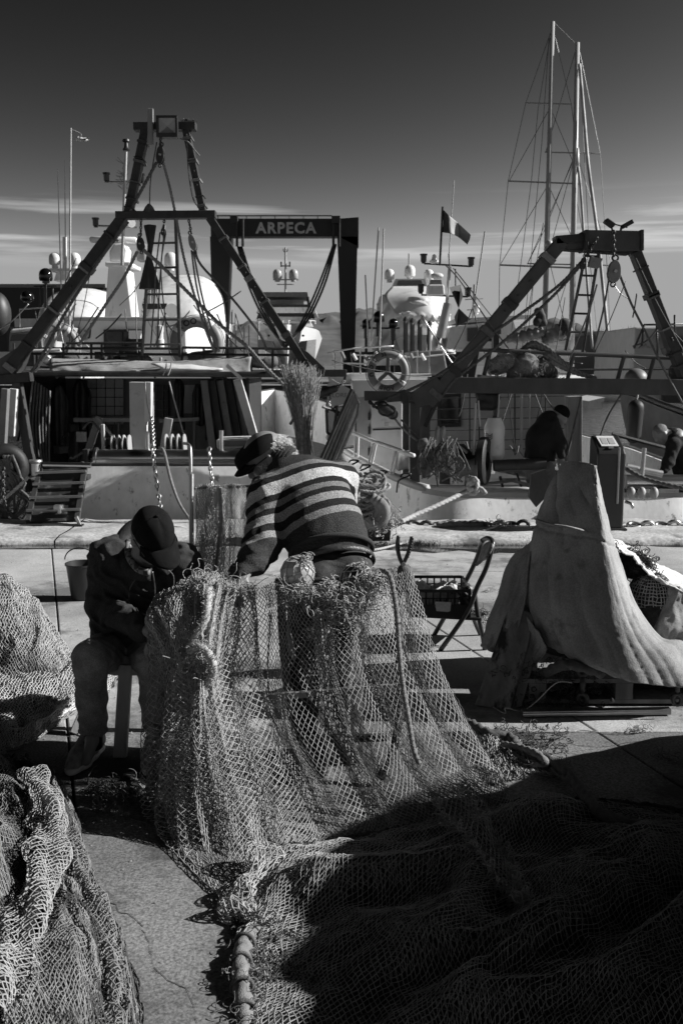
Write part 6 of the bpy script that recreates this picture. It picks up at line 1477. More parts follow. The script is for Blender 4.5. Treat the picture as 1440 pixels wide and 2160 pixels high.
A = patch([[(1008, 1178, 6.2), (1018, 1150, 6.16), (1034, 1140, 6.0)], [(1004, 1188, 6.12), (1016, 1165, 6.06), (1036, 1148, 5.94)], [(1000, 1188, 6.08), (1014, 1182, 6.02), (1026, 1168, 5.93)]], 10, 12)
A[..., 1] += 0.02 * fbm(np.linspace(0, 4, 10)[:, None] + np.zeros((10, 12)), np.linspace(0, 4, 12)[None] + np.zeros((10, 12)), 2); m = MB(); m.grid(A, 0.02); m.build('torn_backrest', mat('old_vinyl', 0.2, 0.6, var=0.5, scale=30, stain=0.7, stain_col=0.03, stain_scale=20), t, smooth=True)
sl = [P(890, 1303, 6.0), P(1015, 1310, 5.95), P(1022, 1296, 6.35), P(905, 1290, 6.4)]; m = MB(); m.prism(sl, (0, 0, 0.02)); m.build('seat', M['darkmetal'], t, bevel=0.005)
sg = tangle(lambda g: P(1015 + g.normal(0, 9), 1296 + g.normal(0, 6), 6.1), 40, 0.07, 0.003, 24, curl=80); net_object('frayed_netting', [sg], 0.002, M['darkrope'], t)
t = thing('crate', 'black slatted plastic crate full of pale rubbish on the folding chair', 'crate', P(935, 1300, 6.0))
cr_ = [(868, 1296, 5.95), (985, 1302, 5.95)]; x0 = P(866, 1300, 6.0).x; x1 = P(986, 1300, 6.0).x; zb = P(925, 1298, 6.0).z; zt = P(925, 1240, 6.0).z; y0, y1 = 5.96, 6.36
def crate_side(p, q, nm):
    m = MB(); up = Vector((0, 0, 1)); H = zt - zb; d = (q - p); L = d.length; u = d / L; nrm = u.cross(up) * 0.012
    def sl(a0, a1, h0, h1): m.prism([p + u * a0 + up * h0, p + u * a1 + up * h0, p + u * a1 + up * h1, p + u * a0 + up * h1], nrm)
    sl(0, L, H - 0.018, H); sl(0, L, 0, H * 0.45); sl(0, L, H * 0.66, H * 0.70)
    k = 0
    for i in range(9): sl(L * i / 8 - 0.005, L * i / 8 + 0.005, H * 0.45, H - 0.018)
    for i in range(17): sl(L * i / 16 - 0.002, L * i / 16 + 0.002, H * 0.45, H * 0.66)
    m.build(nm, M['plastic'], t)
a, b, c_, d_ = Vector((x0, y0, zb)), Vector((x1, y0, zb)), Vector((x1, y1, zb)), Vector((x0, y1, zb))
for p, q in ((a, b), (b, c_), (c_, d_), (d_, a)): crate_side(p, q, 'side_panel')
m = MB(); m.box(((x0 + x1) / 2, (y0 + y1) / 2, zb + 0.006), (x1 - x0, y1 - y0, 0.01)); m.build('floor', M['plastic'], t)
lb = [P(917, 1269, 5.93), P(951, 1270, 5.93), P(949, 1289, 5.93), P(944, 1291, 5.93), P(920, 1289, 5.93), P(918, 1280, 5.93)]; m = MB(); m.prism(lb, (0, 0.003, 0)); m.build('torn_label', M['paper'], t)
rb_ = mat('crumpled_plastic', 0.6, 0.45, var=0.3, scale=30, bump=0.8, bscale=50)
for k, (px, py, s_, lab) in enumerate(((892, 1240, 0.05, 'crumpled pale bag at the left of the crate'), (918, 1250, 0.055, 'crumpled white bag in the middle of the crate'), (938, 1245, 0.05, 'pale wadded paper behind the crate middle'), (955, 1258, 0.05, 'white tub lying in the crate'), (968, 1240, 0.05, 'dark round tin standing in the crate corner'), (905, 1262, 0.05, 'grey wad low in the crate'))):
    c = P(px, py, 6.1); b_ = Body()
    for q in range(5): b_.ell(c + Vector((random.uniform(-1, 1) * s_, random.uniform(-1, 1) * s_, random.uniform(-1, 1) * s_ * 0.5)), (s_ * 0.8, s_ * 0.7, s_ * 0.6), k=0.02)
    o = b_.build('crumpled_rubbish', 0.01, rb_ if k != 4 else M['darkmetal'], None, disp=lambda X: 0.02 * fbm(X[:, 0] * 50, X[:, 2] * 50 + X[:, 1] * 40, 8), relax=0); tag(o, lab, 'rubbish', 'rubbish in the crate')
# ---- canvas-covered pile at right
t = thing('canvas_cover', 'large dirty canvas sheet draped over a tall pile on the quay', 'canvas sheet', G(1230, 1490))
def wrinkle(A, amp, fu, fv, seed, aniso=3.0):
    nu, nv = A.shape[:2]; u = np.linspace(0, 1, nu)[:, None] + np.zeros((nu, nv)); v = np.linspace(0, 1, nv)[None] + np.zeros((nu, nv))
    w_ = fbm(u * fu, v * fv, seed, 4, 0.5); r_ = 1 - np.abs(2 * fbm(u * fu * 0.7 + v * 2, v * fv * 0.9, seed + 5, 2))
    return A + normals_of(A) * (amp * (w_ + 0.45 * (r_ - 0.7)))[..., None]
main = [[(1188, 975, 5.16), (1200, 972, 5.10), (1226, 974, 5.05), (1250, 980, 5.00), (1257, 986, 5.02), (1262, 998, 5.3)],
        [(1156, 1030, 5.18), (1174, 1035, 5.08), (1208, 1038, 4.99), (1250, 1042, 4.93), (1266, 1050, 4.97), (1274, 1060, 5.3)],
        [(1130, 1100, 5.18), (1152, 1105, 5.06), (1196, 1108, 4.95), (1256, 1114, 4.87), (1281, 1124, 4.92), (1291, 1125, 5.3)],
        [(1112, 1180, 5.18), (1134, 1182, 5.05), (1184, 1184, 4.92), (1262, 1190, 4.83), (1299, 1200, 4.88), (1315, 1190, 5.25)],
        [(1103, 1250, 5.16), (1127, 1256, 5.03), (1180, 1262, 4.89), (1272, 1272, 4.80), (1329, 1287, 4.86), (1347, 1270, 5.2)],
        [(1106, 1300, 5.14), (1134, 1316, 5.01), (1188, 1330, 4.87), (1285, 1346, 4.77), (1367, 1347, 4.82), (1400, 1335, 5.1)],
        [(1116, 1330, 5.12), (1150, 1350, 5.0), (1204, 1378, 4.86), (1305, 1408, 4.75), (1398, 1385, 4.79), (1450, 1345, 5.0)],
        [(1128, 1352, 5.10), (1165, 1368, 5.0), (1215, 1392, 4.87), (1310, 1432, 4.76), (1420, 1450, 4.77), (1520, 1440, 4.85)]]
A = patch(main, 150, 130)
_u = np.linspace(0, 1, 150)[:, None] + np.zeros((150, 130)); _v = np.linspace(0, 1, 130)[None] + np.zeros((150, 130))
_w = _v + 0.10 * fbm(_u * 2.5, _v * 3, 71, 2); _cr = lambda f, ph, sh: (1 - np.abs(((_w * f + ph) % 1.0) * 2 - 1)) ** sh
_fold = 0.017 * _cr(4.3, 0.2, 3.0) * np.clip(_u * 1.5 - 0.1, 0, 1) + 0.008 * _cr(9.7, 0.6, 2.6) * np.clip(_u * 2 - 0.7, 0, 1) + 0.03 * fbm(_u * 2, _v * 2.6, 72, 2)
_s2 = _u * 6 - _v * 4.5 + 0.8 * fbm(_u * 4, _v * 4, 75); _fold += 0.014 * (1 - np.abs((_s2 % 1.0) * 2 - 1)) ** 4 * np.clip(fbm(_u * 3, _v * 3, 76) * 3, 0, 1)
_fold += 0.008 * (np.abs(_u - 0.30 - 0.05 * _v) < 0.006)
A = A - normals_of(A) * _fold[..., None] * 1.0; A = wrinkle(A, 0.0022, 40, 44, 35)
m = MB(); m.grid(A, -0.006); m.build('sheet', M['canvas'], t, smooth=True)
# hem seam stitched across
m = MB(); m.tube(smooth_path([P(1128, 1095, 5.10), P(1160, 1106, 4.93), P(1200, 1112, 4.86), P(1245, 1125, 4.90), P(1290, 1150, 5.02)], 6), 0.006, 5); m.build('seam', M['canvas'], t, smooth=True)
left = [[(1112, 1150, 5.3), (1125, 1140, 5.25), (1132, 1135, 5.2)], [(1075, 1190, 5.35), (1095, 1190, 5.2), (1118, 1190, 5.12)], [(1045, 1270, 5.35), (1070, 1270, 5.15), (1108, 1275, 5.08)], [(1020, 1340, 5.3), (1045, 1345, 5.1), (1085, 1345, 5.05)], [(1012, 1362, 5.3), (1030, 1372, 5.12), (1060, 1385, 5.08)]]
A = patch(left, 50, 30); A = wrinkle(A, 0.02, 5, 7, 51); m = MB(); m.grid(A, -0.006); m.build('side_flap', M['canvas'], t, smooth=True)
low = [[(1112, 1300, 5.0), (1130, 1330, 4.95), (1152, 1360, 4.9)], [(1118, 1345, 5.05), (1135, 1360, 5.0), (1150, 1375, 4.95)], [(1098, 1415, 5.1), (1115, 1402, 5.05), (1138, 1395, 5.0)], [(1094, 1432, 5.1), (1108, 1420, 5.05), (1128, 1412, 5.0)]]
A = patch(low, 24, 16); A = wrinkle(A, 0.015, 4, 5, 52); m = MB(); m.grid(A, -0.005); m.build('hanging_corner', M['canvas'], t, smooth=True)
t = thing('canvas_cover', 'pale canvas sheet pulled over the netting at the right edge', 'canvas sheet', G(1400, 1470))
rt = [[(1278, 1130, 5.7), (1330, 1150, 5.75), (1380, 1180, 5.8), (1460, 1225, 5.8)], [(1290, 1138, 5.45), (1340, 1172, 5.45), (1390, 1210, 5.45), (1480, 1250, 5.45)], [(1298, 1148, 5.3), (1345, 1185, 5.3), (1395, 1228, 5.3), (1480, 1262, 5.3)]]
A = patch(rt, 30, 60); A = wrinkle(A, 0.022, 3, 8, 61); A = wrinkle(A, 0.01, 20, 30, 62); m = MB(); m.grid(A, 0.006); m.build('sheet', M['palecanvas'], t, smooth=True)
r2 = [[(1412, 1232, 5.35), (1450, 1240, 5.3), (1500, 1250, 5.3)], [(1395, 1280, 5.3), (1430, 1290, 5.2), (1490, 1290, 5.2)], [(1372, 1335, 5.2), (1405, 1345, 5.05), (1490, 1335, 5.0)]]
A = patch(r2, 30, 30); A = wrinkle(A, 0.025, 4, 5, 63); m = MB(); m.grid(A, 0.006); m.build('lower_flap', M['canvas'], t, smooth=True)
# netting bundle showing under the canvas
t = thing('net_bundle', 'bundle of netting in a pale square mesh bag under the canvas', 'net bundle', P(1370, 1330, 5.3))
b_ = Body(); b_.ell(P(1372, 1265, 5.45), (0.13, 0.14, 0.16), k=0.05); b_.ell(P(1368, 1300, 5.4), (0.10, 0.12, 0.12), k=0.05); b_.build('packed_netting', 0.015, mat('packed_net', 0.035, 0.9, var=0.6, scale=60, bump=1.0, bscale=150), t)
c = np.array(P(1372, 1272, 5.45)); th = np.linspace(-2.2, 2.2, 60); ph = np.linspace(0.35, 2.7, 40); A = np.zeros((60, 40, 3))
for i, a in enumerate(th):
    for j, p in enumerate(ph): A[i, j] = c + np.array([math.sin(a) * math.sin(p) * 0.142, -math.cos(a) * math.sin(p) * 0.155, math.cos(p) * 0.175])
g = np.random.default_rng(5)
def grid_segs(A, jit): 
    A = A + g.normal(0, jit, A.shape); return (np.concatenate([A[:-1].reshape(-1, 3), A[:, :-1].reshape(-1, 3)]), np.concatenate([A[1:].reshape(-1, 3), A[:, 1:].reshape(-1, 3)]))
net_object('mesh_bag', [grid_segs(A[::2, ::2], 0.0022)], 0.0028, M['rope'], t)
sg = tangle(lambda g: P(1335 + g.normal(0, 20), 1190 + g.normal(0, 12), 5.45), 420, 0.18, 0.003, 34, curl=75); net_object('dark_netting', [sg], 0.002, mat('black_twine', 0.02, 0.6), t)
b_ = Body(); b_.ell(P(1335, 1195, 5.5), (0.09, 0.09, 0.055), k=0.03); b_.ell(P(1360, 1210, 5.5), (0.06, 0.06, 0.05), k=0.03); b_.build('dark_core', 0.015, M['black'], t)
# leaning plank and the pallets below
t = thing('plank', 'thick weathered plank leaning against the canvas pile, stained dark', 'plank', G(1040, 1492))
pl = [P(1000, 1488, 4.96), P(1075, 1500, 4.88), P(1128, 1300, 5.05), P(1075, 1270, 5.12)]; m = MB(); m.prism(pl, (0.03, 0.07, 0.01))
m.build('board', mat('stained_plank', 0.19, 0.8, var=0.45, scale=10, bump=0.6, bscale=50, stretch=(1, 1, 0.2), stain=0.95, stain_col=0.015, stain_scale=7, stain_pos=0.53), t, bevel=0.006)
t = thing('plank', 'dark narrow plank standing behind the stained one', 'plank', G(1085, 1490))
pl = [P(1078, 1495, 4.93), P(1100, 1490, 4.93), P(1142, 1330, 5.08), P(1128, 1310, 5.1)]; m = MB(); m.prism(pl, (0.02, 0.08, 0)); m.build('board', M['wood'], t, bevel=0.004)
t = thing('pallet', 'dark wooden pallet under the canvas-covered pile', 'pallet', G(1290, 1490))
for z in (0.02, 0.13): m = MB(); m.box((P(1300, 1480, 5.1).x, 5.35, z), (1.05, 0.75, 0.022)); m.build('deck_board', M['wood'], t)
for dx in (-0.45, 0, 0.45): m = MB(); m.box((P(1300, 1480, 5.1).x + dx, 5.35, 0.075), (0.09, 0.75, 0.085)); m.build('bearer', M['wood'], t)
t = thing('net_stack', 'dark pile of folded netting hidden under the canvas', 'net pile', P(1270, 1440, 5.3))
b_ = Body(); b_.ell(P(1215, 1330, 5.6), (0.24, 0.26, 0.55), k=0.1); b_.ell(P(1330, 1400, 5.45), (0.42, 0.32, 0.20), k=0.1); b_.ell(P(1200, 1150, 5.6), (0.09, 0.12, 0.42), k=0.1); b_.ell(P(1420, 1330, 5.7), (0.3, 0.3, 0.3), k=0.1)
b_.build('netting', 0.03, mat('pile_net', 0.03, 0.95, var=0.5, scale=30, bump=1.0, bscale=80), t, disp=lambda X: 0.03 * fbm(X[:, 0] * 14, X[:, 2] * 20, 3))
sg = tangle(lambda g: P(1180 + g.normal(0, 60), 1440 + g.normal(0, 25), 4.95 + g.uniform(0, .1)), 260, 0.2, 0.003, 44, curl=70); net_object('loose_netting', [sg], 0.002, M['darkrope'], t)
for px in (1225, 1425): chain_links([P(px, 1395, 4.85), P(px + 4, 1440, 4.85), P(px + 2, 1490, 4.88)], 0.09, 0.013, 'chain_link', t, M['darkmetal'])
m = MB(); m.rope(smooth_path([P(1150, 1418, 4.95), P(1190, 1402, 4.86), P(1230, 1408, 4.82), P(1270, 1422, 4.84)], 5), 0.028); m.build('thick_rope', M['darkrope'], t, smooth=True)
t = thing('aluminium_bar', 'long dull metal bar lying on the ground before the canvas pile', 'metal bar', G(1250, 1502))
m = MB(); m.beam(G(1100, 1504, 0.02), G(1412, 1499, 0.02), 0.04, 0.03); m.build('bar', M['alu'], t, bevel=0.003); m = MB(); m.beam(G(1102, 1506, 0.036), G(1405, 1501, 0.036), 0.012, 0.006); m.build('flange', M['alu'], t)
t = thing('twine', 'thin pale cord curling from the plank foot in the shade', 'cord', G(1130, 1480))
m = MB(); m.tube(smooth_path([G(1040, 1492, .01), G(1065, 1505, .01), G(1066, 1493, .05), P(1100, 1500, 4.85), P(1130, 1480, 4.8), P(1160, 1450, 4.8), P(1180, 1438, 4.8), P(1205, 1440, 4.82)], 6), 0.003, 5); m.build('cord', M['rope'], t)
# scraps lying about
def scrap(px, py, n, L, mt, label, seed, sp=0.02, name='twine_scrap'):
    c = G(px, py, 0.006); sg = tangle(lambda g: c + Vector((g.normal(0, sp), g.normal(0, sp), abs(g.normal(0, 0.006)))), n * 2, L * 0.7, 0.002, seed, curl=60)
    o = net_object(name, [sg], 0.0014, mt); tag(o, label, 'twine', 'scraps of twine on the ground')
scrap(1032, 1246, 9, 0.12, M['rope'], 'white wad of twine on the ground right of the chair', 81, 0.03)
scrap(1350, 1541, 10, 0.16, M['rope'], 'pale twine scrap lying in the sun before the metal bar', 82, 0.02)
scrap(1405, 1600, 10, 0.10, M['darkrope'], 'small dark rope scrap at the right edge of the ground', 83, 0.03)
scrap(1352, 1345, 6, 0.1, M['rope'], 'tiny white thread beside the canvas', 84)
scrap(40, 1245, 8, 0.1, M['rope'], 'pale threads on the ground far left beyond the nets', 85, 0.04)
scrap(250, 1690, 26, 0.22, M['greyrope'], 'grey threads on the shaded ground below the seated man', 86, 0.06)
scrap(215, 1665, 16, 0.2, M['darkrope'], 'dark cord loop beside the trainer', 87, 0.02)
scrap(980, 1265, 4, 0.06, M['greyrope'], 'little thread on the sunny ground by the chair legs', 88, 0.02)
t = thing('cord', 'long thin cord lying straight in the sun near the big shadow', 'cord', G(1290, 1545)); m = MB(); m.tube(smooth_path([G(1210, 1543, .005), G(1225, 1540, .005), G(1270, 1545, .005), G(1330, 1546, .005), G(1365, 1540, .005), G(1352, 1535, .005)], 5), 0.0025, 5); m.build('line', M['rope'], t)
# ================================================================ people
skin = mat('skin', 0.22, 0.5, var=0.12, scale=30, bump=0.15, bscale=200)
def vec(*a): return Vector(a)
def hand(b_, wrist, d, side, curl=0.5, s=1.0):
    # palm, four fingers of unequal length and a thumb from the side of the palm
    d = V3(d).normalized(); up = Vector((0, 0, 1)); x = d.cross(up).normalized() * side; nrm = x.cross(d) * side
    palm = V3(wrist) + d * 0.045 * s
    b_.limb(wrist, palm, 0.026 * s, 0.030 * s, 0.015); b_.limb(palm - x * 0.018 * s, palm + x * 0.022 * s + d * 0.01 * s, 0.018 * s, 0.017 * s, 0.012)
    for k, (o_, L) in enumerate(((-0.028, 0.070), (-0.010, 0.080), (0.009, 0.075), (0.027, 0.058))):
        r0 = palm + x * o_ * s + d * 0.028 * s; d1 = (d * math.cos(curl * 0.6) - nrm * math.sin(curl * 0.6)); p1 = r0 + d1 * L * 0.45 * s; d2 = (d * math.cos(curl * 1.6) - nrm * math.sin(curl * 1.6)); p2 = p1 + d2 * L * 0.33 * s; d3 = (d * math.cos(curl * 2.4) - nrm * math.sin(curl * 2.4)); p3 = p2 + d3 * L * 0.25 * s
        b_.chain([r0, p1, p2, p3], [0.0095 * s, 0.009 * s, 0.0082 * s, 0.007 * s], 0.003)
    t0 = palm - x * 0.026 * s - d * 0.022 * s; t1 = t0 - x * 0.022 * s + d * 0.026 * s - nrm * 0.012 * s; t2 = t1 + d * 0.028 * s - nrm * 0.012 * s
    b_.chain([t0, t1, t2], [0.013 * s, 0.0105 * s, 0.008 * s], 0.006)
def head(b_, c, f, u, s=1.0):
    # f: facing, u: crown direction
    f = V3(f).normalized(); u = (V3(u) - f * V3(u).dot(f)).normalized(); r = f.cross(u)
    rot = np.array([list(r), list(f), list(u)]).T
    c = V3(c)
    def q(x, y, z): return c + r * x * s + f * y * s + u * z * s
    b_.ell(q(0, -0.010, 0.020), (0.077 * s, 0.096 * s, 0.090 * s), rot, 0.03); b_.ell(q(0, 0.022, -0.045), (0.060 * s, 0.068 * s, 0.072 * s), rot, 0.04)
    b_.ell(q(0, 0.055, -0.092), (0.030 * s, 0.025 * s, 0.022 * s), rot, 0.03)
    b_.limb(q(0, 0.088, 0.008), q(0, 0.106, -0.034), 0.010 * s, 0.015 * s, 0.012); b_.ell(q(0.012, 0.094, -0.038), (0.010 * s, 0.011 * s, 0.008 * s), rot, 0.008); b_.ell(q(-0.012, 0.094, -0.038), (0.010 * s, 0.011 * s, 0.008 * s), rot, 0.008)
    b_.limb(q(-0.040, 0.075, 0.022), q(0.040, 0.075, 0.022), 0.012 * s, 0.012 * s, 0.012)
    for sx in (-1, 1):
        b_.ell(q(sx * 0.033, 0.072, 0.002), (0.013 * s, 0.012 * s, 0.009 * s), rot, 0.006); b_.ell(q(sx * 0.045, 0.060, -0.030), (0.024 * s, 0.024 * s, 0.02 * s), rot, 0.02)
        b_.ell(q(sx * 0.081, -0.012, -0.012), (0.010 * s, 0.021 * s, 0.032 * s), rot, 0.006); b_.limb(q(sx * 0.087, -0.02, 0.010), q(sx * 0.084, -0.016, -0.036), 0.007 * s, 0.006 * s, 0.004)
    b_.limb(q(-0.022, 0.083, -0.063), q(0.022, 0.083, -0.063), 0.0075 * s, 0.0075 * s, 0.006); b_.limb(q(-0.018, 0.080, -0.074), q(0.018, 0.080, -0.074), 0.008 * s, 0.008 * s, 0.006)
    return q, rot
def folds(freq, amp, seed, ax=(0, 0, 1)):
    a = np.array(ax, float)
    def fn(X):
        t = X @ a; w_ = fbm(X[:, 0] * 7, X[:, 2] * 7 + X[:, 1] * 5, seed, 2)
        return amp * (np.abs(np.sin(t * freq + w_ * 9)) - 0.6) * (0.35 + np.clip(w_ + 0.4, 0, 1)) + amp * 0.8 * fbm(X[:, 0] * 22, X[:, 1] * 22 + X[:, 2] * 18, seed + 3, 2)
    return fn
cloth_dark = mat('dark_fleece', 0.045, 0.95, var=0.3, scale=20, bump=0.5, bscale=320, spec=0.15, fine=0.3)
cap_mat = mat('cap_wool', 0.012, 0.95, var=0.25, scale=30, bump=0.6, bscale=420, spec=0.1, fine=0.35)
denim = mat('denim', 0.22, 0.9, var=0.4, scale=14, bump=0.5, bscale=380, fine=0.35, spec=0.2)
shoe_m = mat('trainer_upper', 0.30, 0.7, var=0.4, scale=40, bump=0.5, bscale=200)
sole_m = mat('trainer_sole', 0.75, 0.6, var=0.15, scale=30)
def shoe(root, heel, toe, s=1.0, up_m=shoe_m, so_m=sole_m, laces=True):
    heel = V3(heel); toe = V3(toe); d = (toe - heel); d.z = 0; L = d.length; d.normalize(); x = Vector((d.y, -d.x, 0)); z = Vector((0, 0, 1))
    def q(a, w_, h): return Vector((heel.x, heel.y, 0)) + d * a * L + x * w_ * s + z * h * s
    b_ = Body(); b_.chain([q(0.08, 0, 0.055), q(0.35, 0, 0.058), q(0.62, 0.004, 0.045), q(0.88, 0.006, 0.036)], [0.036 * s, 0.040 * s, 0.040 * s, 0.030 * s], 0.03); b_.limb(q(0.10, 0, 0.06), q(0.16, 0, 0.115), 0.036 * s, 0.036 * s, 0.03); b_.limb(q(0.16, 0, 0.10), q(0.42, 0, 0.07), 0.034 * s, 0.034 * s, 0.03); b_.cut_half(q(0, 0, 0.018), (0, 0, -1))
    b_.build('shoe_upper', 0.007, up_m, root, disp=lambda X: 0.003 * fbm(X[:, 0] * 60, X[:, 2] * 80 + X[:, 1] * 60, 4))
    b_ = Body(); b_.chain([q(0.06, 0, 0.022), q(0.35, 0, 0.020), q(0.65, 0.004, 0.020), q(0.92, 0.006, 0.024)], [0.036 * s, 0.036 * s, 0.042 * s, 0.028 * s], 0.02); b_.cut_half(q(0, 0, 0.030), (0, 0, 1)); b_.cut_half(q(0, 0, 0.003), (0, 0, -1)); b_.build('shoe_sole', 0.006, so_m, root)
    if laces:
        for i in range(5):
            a = 0.36 + i * 0.07; h = 0.096 - i * 0.006; m = MB(); m.tube(smooth_path([q(a, -0.026, h - 0.012), q(a + 0.01, 0, h + 0.004), q(a + 0.03, 0.026, h - 0.014)], 4), 0.0032, 5); m.build('shoe_lace', M['palecanvas'], root, smooth=True)
        for sx in (-1, 1): m = MB(); m.tube(smooth_path([q(0.36, 0, 0.10), q(0.33, sx * 0.03, 0.115), q(0.38, sx * 0.045, 0.10), q(0.37, sx * 0.02, 0.098)], 5), 0.003, 5); m.build('lace_bow', M['palecanvas'], root, smooth=True)

# ---------------------------------------------------------------- seated man
S = thing('person', 'seated man in dark hooded jacket and cap mending the net on a stool', 'person', G(225, 1600))
hipC = P(268, 1366, 4.55); shR = P(234, 1178, 4.42); shL = P(384, 1192, 4.42); elR = P(214, 1275, 4.42); wrR = P(318, 1332, 4.02); elL = P(402, 1275, 4.32); wrL = P(362, 1340, 4.03)
hpR = P(236, 1372, 4.5); hpL = P(308, 1374, 4.52); knR = P(190, 1388, 4.08); knL = P(326, 1396, 4.1); anR = P(197, 1555, 4.2); anL = P(330, 1548, 4.22)
neck = P(306, 1168, 4.34); hc = P(322, 1132, 4.24); sp1 = P(276, 1290, 4.52); sp2 = P(296, 1212, 4.46)
hf = Vector((0.52, -0.50, -0.70)); hu = Vector((0.26, -0.62, 0.74))
b_ = Body(); b_.chain([hipC, sp1, sp2, neck], [0.12, 0.13, 0.12, 0.055], 0.06); b_.limb(neck, hc, 0.05, 0.055, 0.03); b_.limb(shR, shL, 0.035, 0.035, 0.04)
b_.chain([shR, elR, wrR], [0.038, 0.034, 0.026], 0.02); b_.chain([shL, elL, wrL], [0.038, 0.034, 0.026], 0.02)
b_.chain([hpR, knR, anR], [0.07, 0.045, 0.034], 0.03); b_.chain([hpL, knL, anL], [0.07, 0.045, 0.034], 0.03)
b_.limb(anR, G(182, 1605, 0.05), 0.03, 0.022, 0.02); b_.limb(anL, G(322, 1600, 0.05), 0.03, 0.022, 0.02)
qh, hrot = head(b_, hc, hf, hu)
hand(b_, wrR, Vector((0.75, -0.45, -0.2)), 1, 0.6); hand(b_, wrL, Vector((-0.65, -0.6, -0.15)), -1, 0.6)
b_.build('body', 0.0065, skin, S, relax=1)
# jacket
b_ = Body(); b_.ell(P(266, 1345, 4.54), (0.175, 0.165, 0.10), k=0.08); b_.ell(P(274, 1285, 4.5), (0.178, 0.16, 0.16), k=0.08); b_.ell(P(296, 1222, 4.45), (0.175, 0.145, 0.13), k=0.08)
b_.limb(shR, shL, 0.082, 0.08, 0.07); b_.chain([shR, elR, P(300, 1326, 4.08)], [0.088, 0.072, 0.052], 0.03); b_.chain([shL, elL, P(374, 1334, 4.08)], [0.085, 0.07, 0.05], 0.03)
b_.limb(P(262, 1180, 4.50), P(330, 1185, 4.52), 0.075, 0.065, 0.05); b_.limb(P(330, 1172, 4.50), shL, 0.075, 0.085, 0.05); b_.limb(P(280, 1170, 4.50), shR, 0.07, 0.085, 0.05)
b_.cut_ell(P(312, 1150, 4.30), (0.066, 0.085, 0.085)); b_.cut_half(P(262, 1374, 4.5), (0.05, -0.25, -1))
jk = b_.build('jacket', 0.0085, cloth_dark, S, disp=folds(40, 0.018, 3, (0.4, 0.2, 1)), relax=1)
# hood rolled round the neck, lining in checked cloth
hood = smooth_path([P(318, 1212, 4.27), P(284, 1206, 4.30), P(262, 1176, 4.38), P(262, 1140, 4.48), P(290, 1112, 4.54), P(330, 1112, 4.54), P(356, 1140, 4.48), P(358, 1180, 4.34), P(340, 1206, 4.30)], 5)
m = MB(); m.tube(hood, [0.030 + 0.014 * math.sin(math.pi * i / len(hood)) for i in range(len(hood))], 10); m.build('hood', cloth_dark, S, smooth=True)
lin = smooth_path([P(316, 1208, 4.24), P(291, 1200, 4.26), P(272, 1172, 4.33), P(271, 1142, 4.42)], 5)
ck = bpy.data.materials.new('checked_lining'); ck.use_nodes = True; n_ = ck.node_tree.nodes; l_ = ck.node_tree.links
cx_ = n_.new('ShaderNodeTexChecker'); cx_.inputs['Scale'].default_value = 46; cx_.inputs[1].default_value = (0.22, 0.22, 0.22, 1); cx_.inputs[2].default_value = (0.06, 0.06, 0.06, 1); tc_ = n_.new('ShaderNodeTexCoord'); l_.new(tc_.outputs['Object'], cx_.inputs[0]); l_.new(cx_.outputs[0], n_['Principled BSDF'].inputs['Base Color']); n_['Principled BSDF'].inputs['Roughness'].default_value = 0.9
m = MB(); m.tube(lin, 0.016, 8); m.build('collar_lining', ck, S, smooth=True)
for pts in ([(322, 1206, 4.215), (327, 1240, 4.285), (326, 1290, 4.31)], [(352, 1200, 4.26), (366, 1215, 4.27), (366, 1245, 4.275)], [(300, 1205, 4.24), (275, 1240, 4.30), (273, 1280, 4.31)]):
    m = MB(); m.tube(smooth_path([P(*p) for p in pts], 4), 0.0028, 5); m.build('draw_cord' if pts[0][0] != 322 else 'zip', M['galv'] if pts[0][0] == 322 else M['darkrope'], S, smooth=True)
# trousers
b_ = Body(); b_.ell(P(268, 1380, 4.53), (0.165, 0.16, 0.085), k=0.06); b_.chain([hpR, knR], [0.098, 0.078], 0.04); b_.chain([hpL, knL], [0.098, 0.078], 0.04)
b_.chain([knR, P(193, 1470, 4.17), P(197, 1536, 4.2)], [0.076, 0.066, 0.062], 0.02); b_.chain([knL, P(328, 1470, 4.18), P(330, 1530, 4.22)], [0.076, 0.066, 0.060], 0.02); b_.cut_half(P(197, 1546, 4.2), (0, 0, -1))
b_.build('jeans', 0.0085, denim, S, disp=folds(60, 0.008, 8, (0.3, 0.6, 1)), relax=1)
for c_ in (P(197, 1540, 4.2),):
    m = MB(); m.torus(c_, (0, 0.1, 1), 0.057, 0.010, 24, 8); m.build('turn_up', denim, S, smooth=True)
m = MB(); m.tube([P(197, 1538, 4.2), P(197, 1575, 4.21)], [0.042, 0.042], 12); m.build('sock', M['black'], S, smooth=True)
shoe(S, G(208, 1582), G(150, 1640), 1.12); shoe(S, G(336, 1582), G(316, 1640), 1.1)
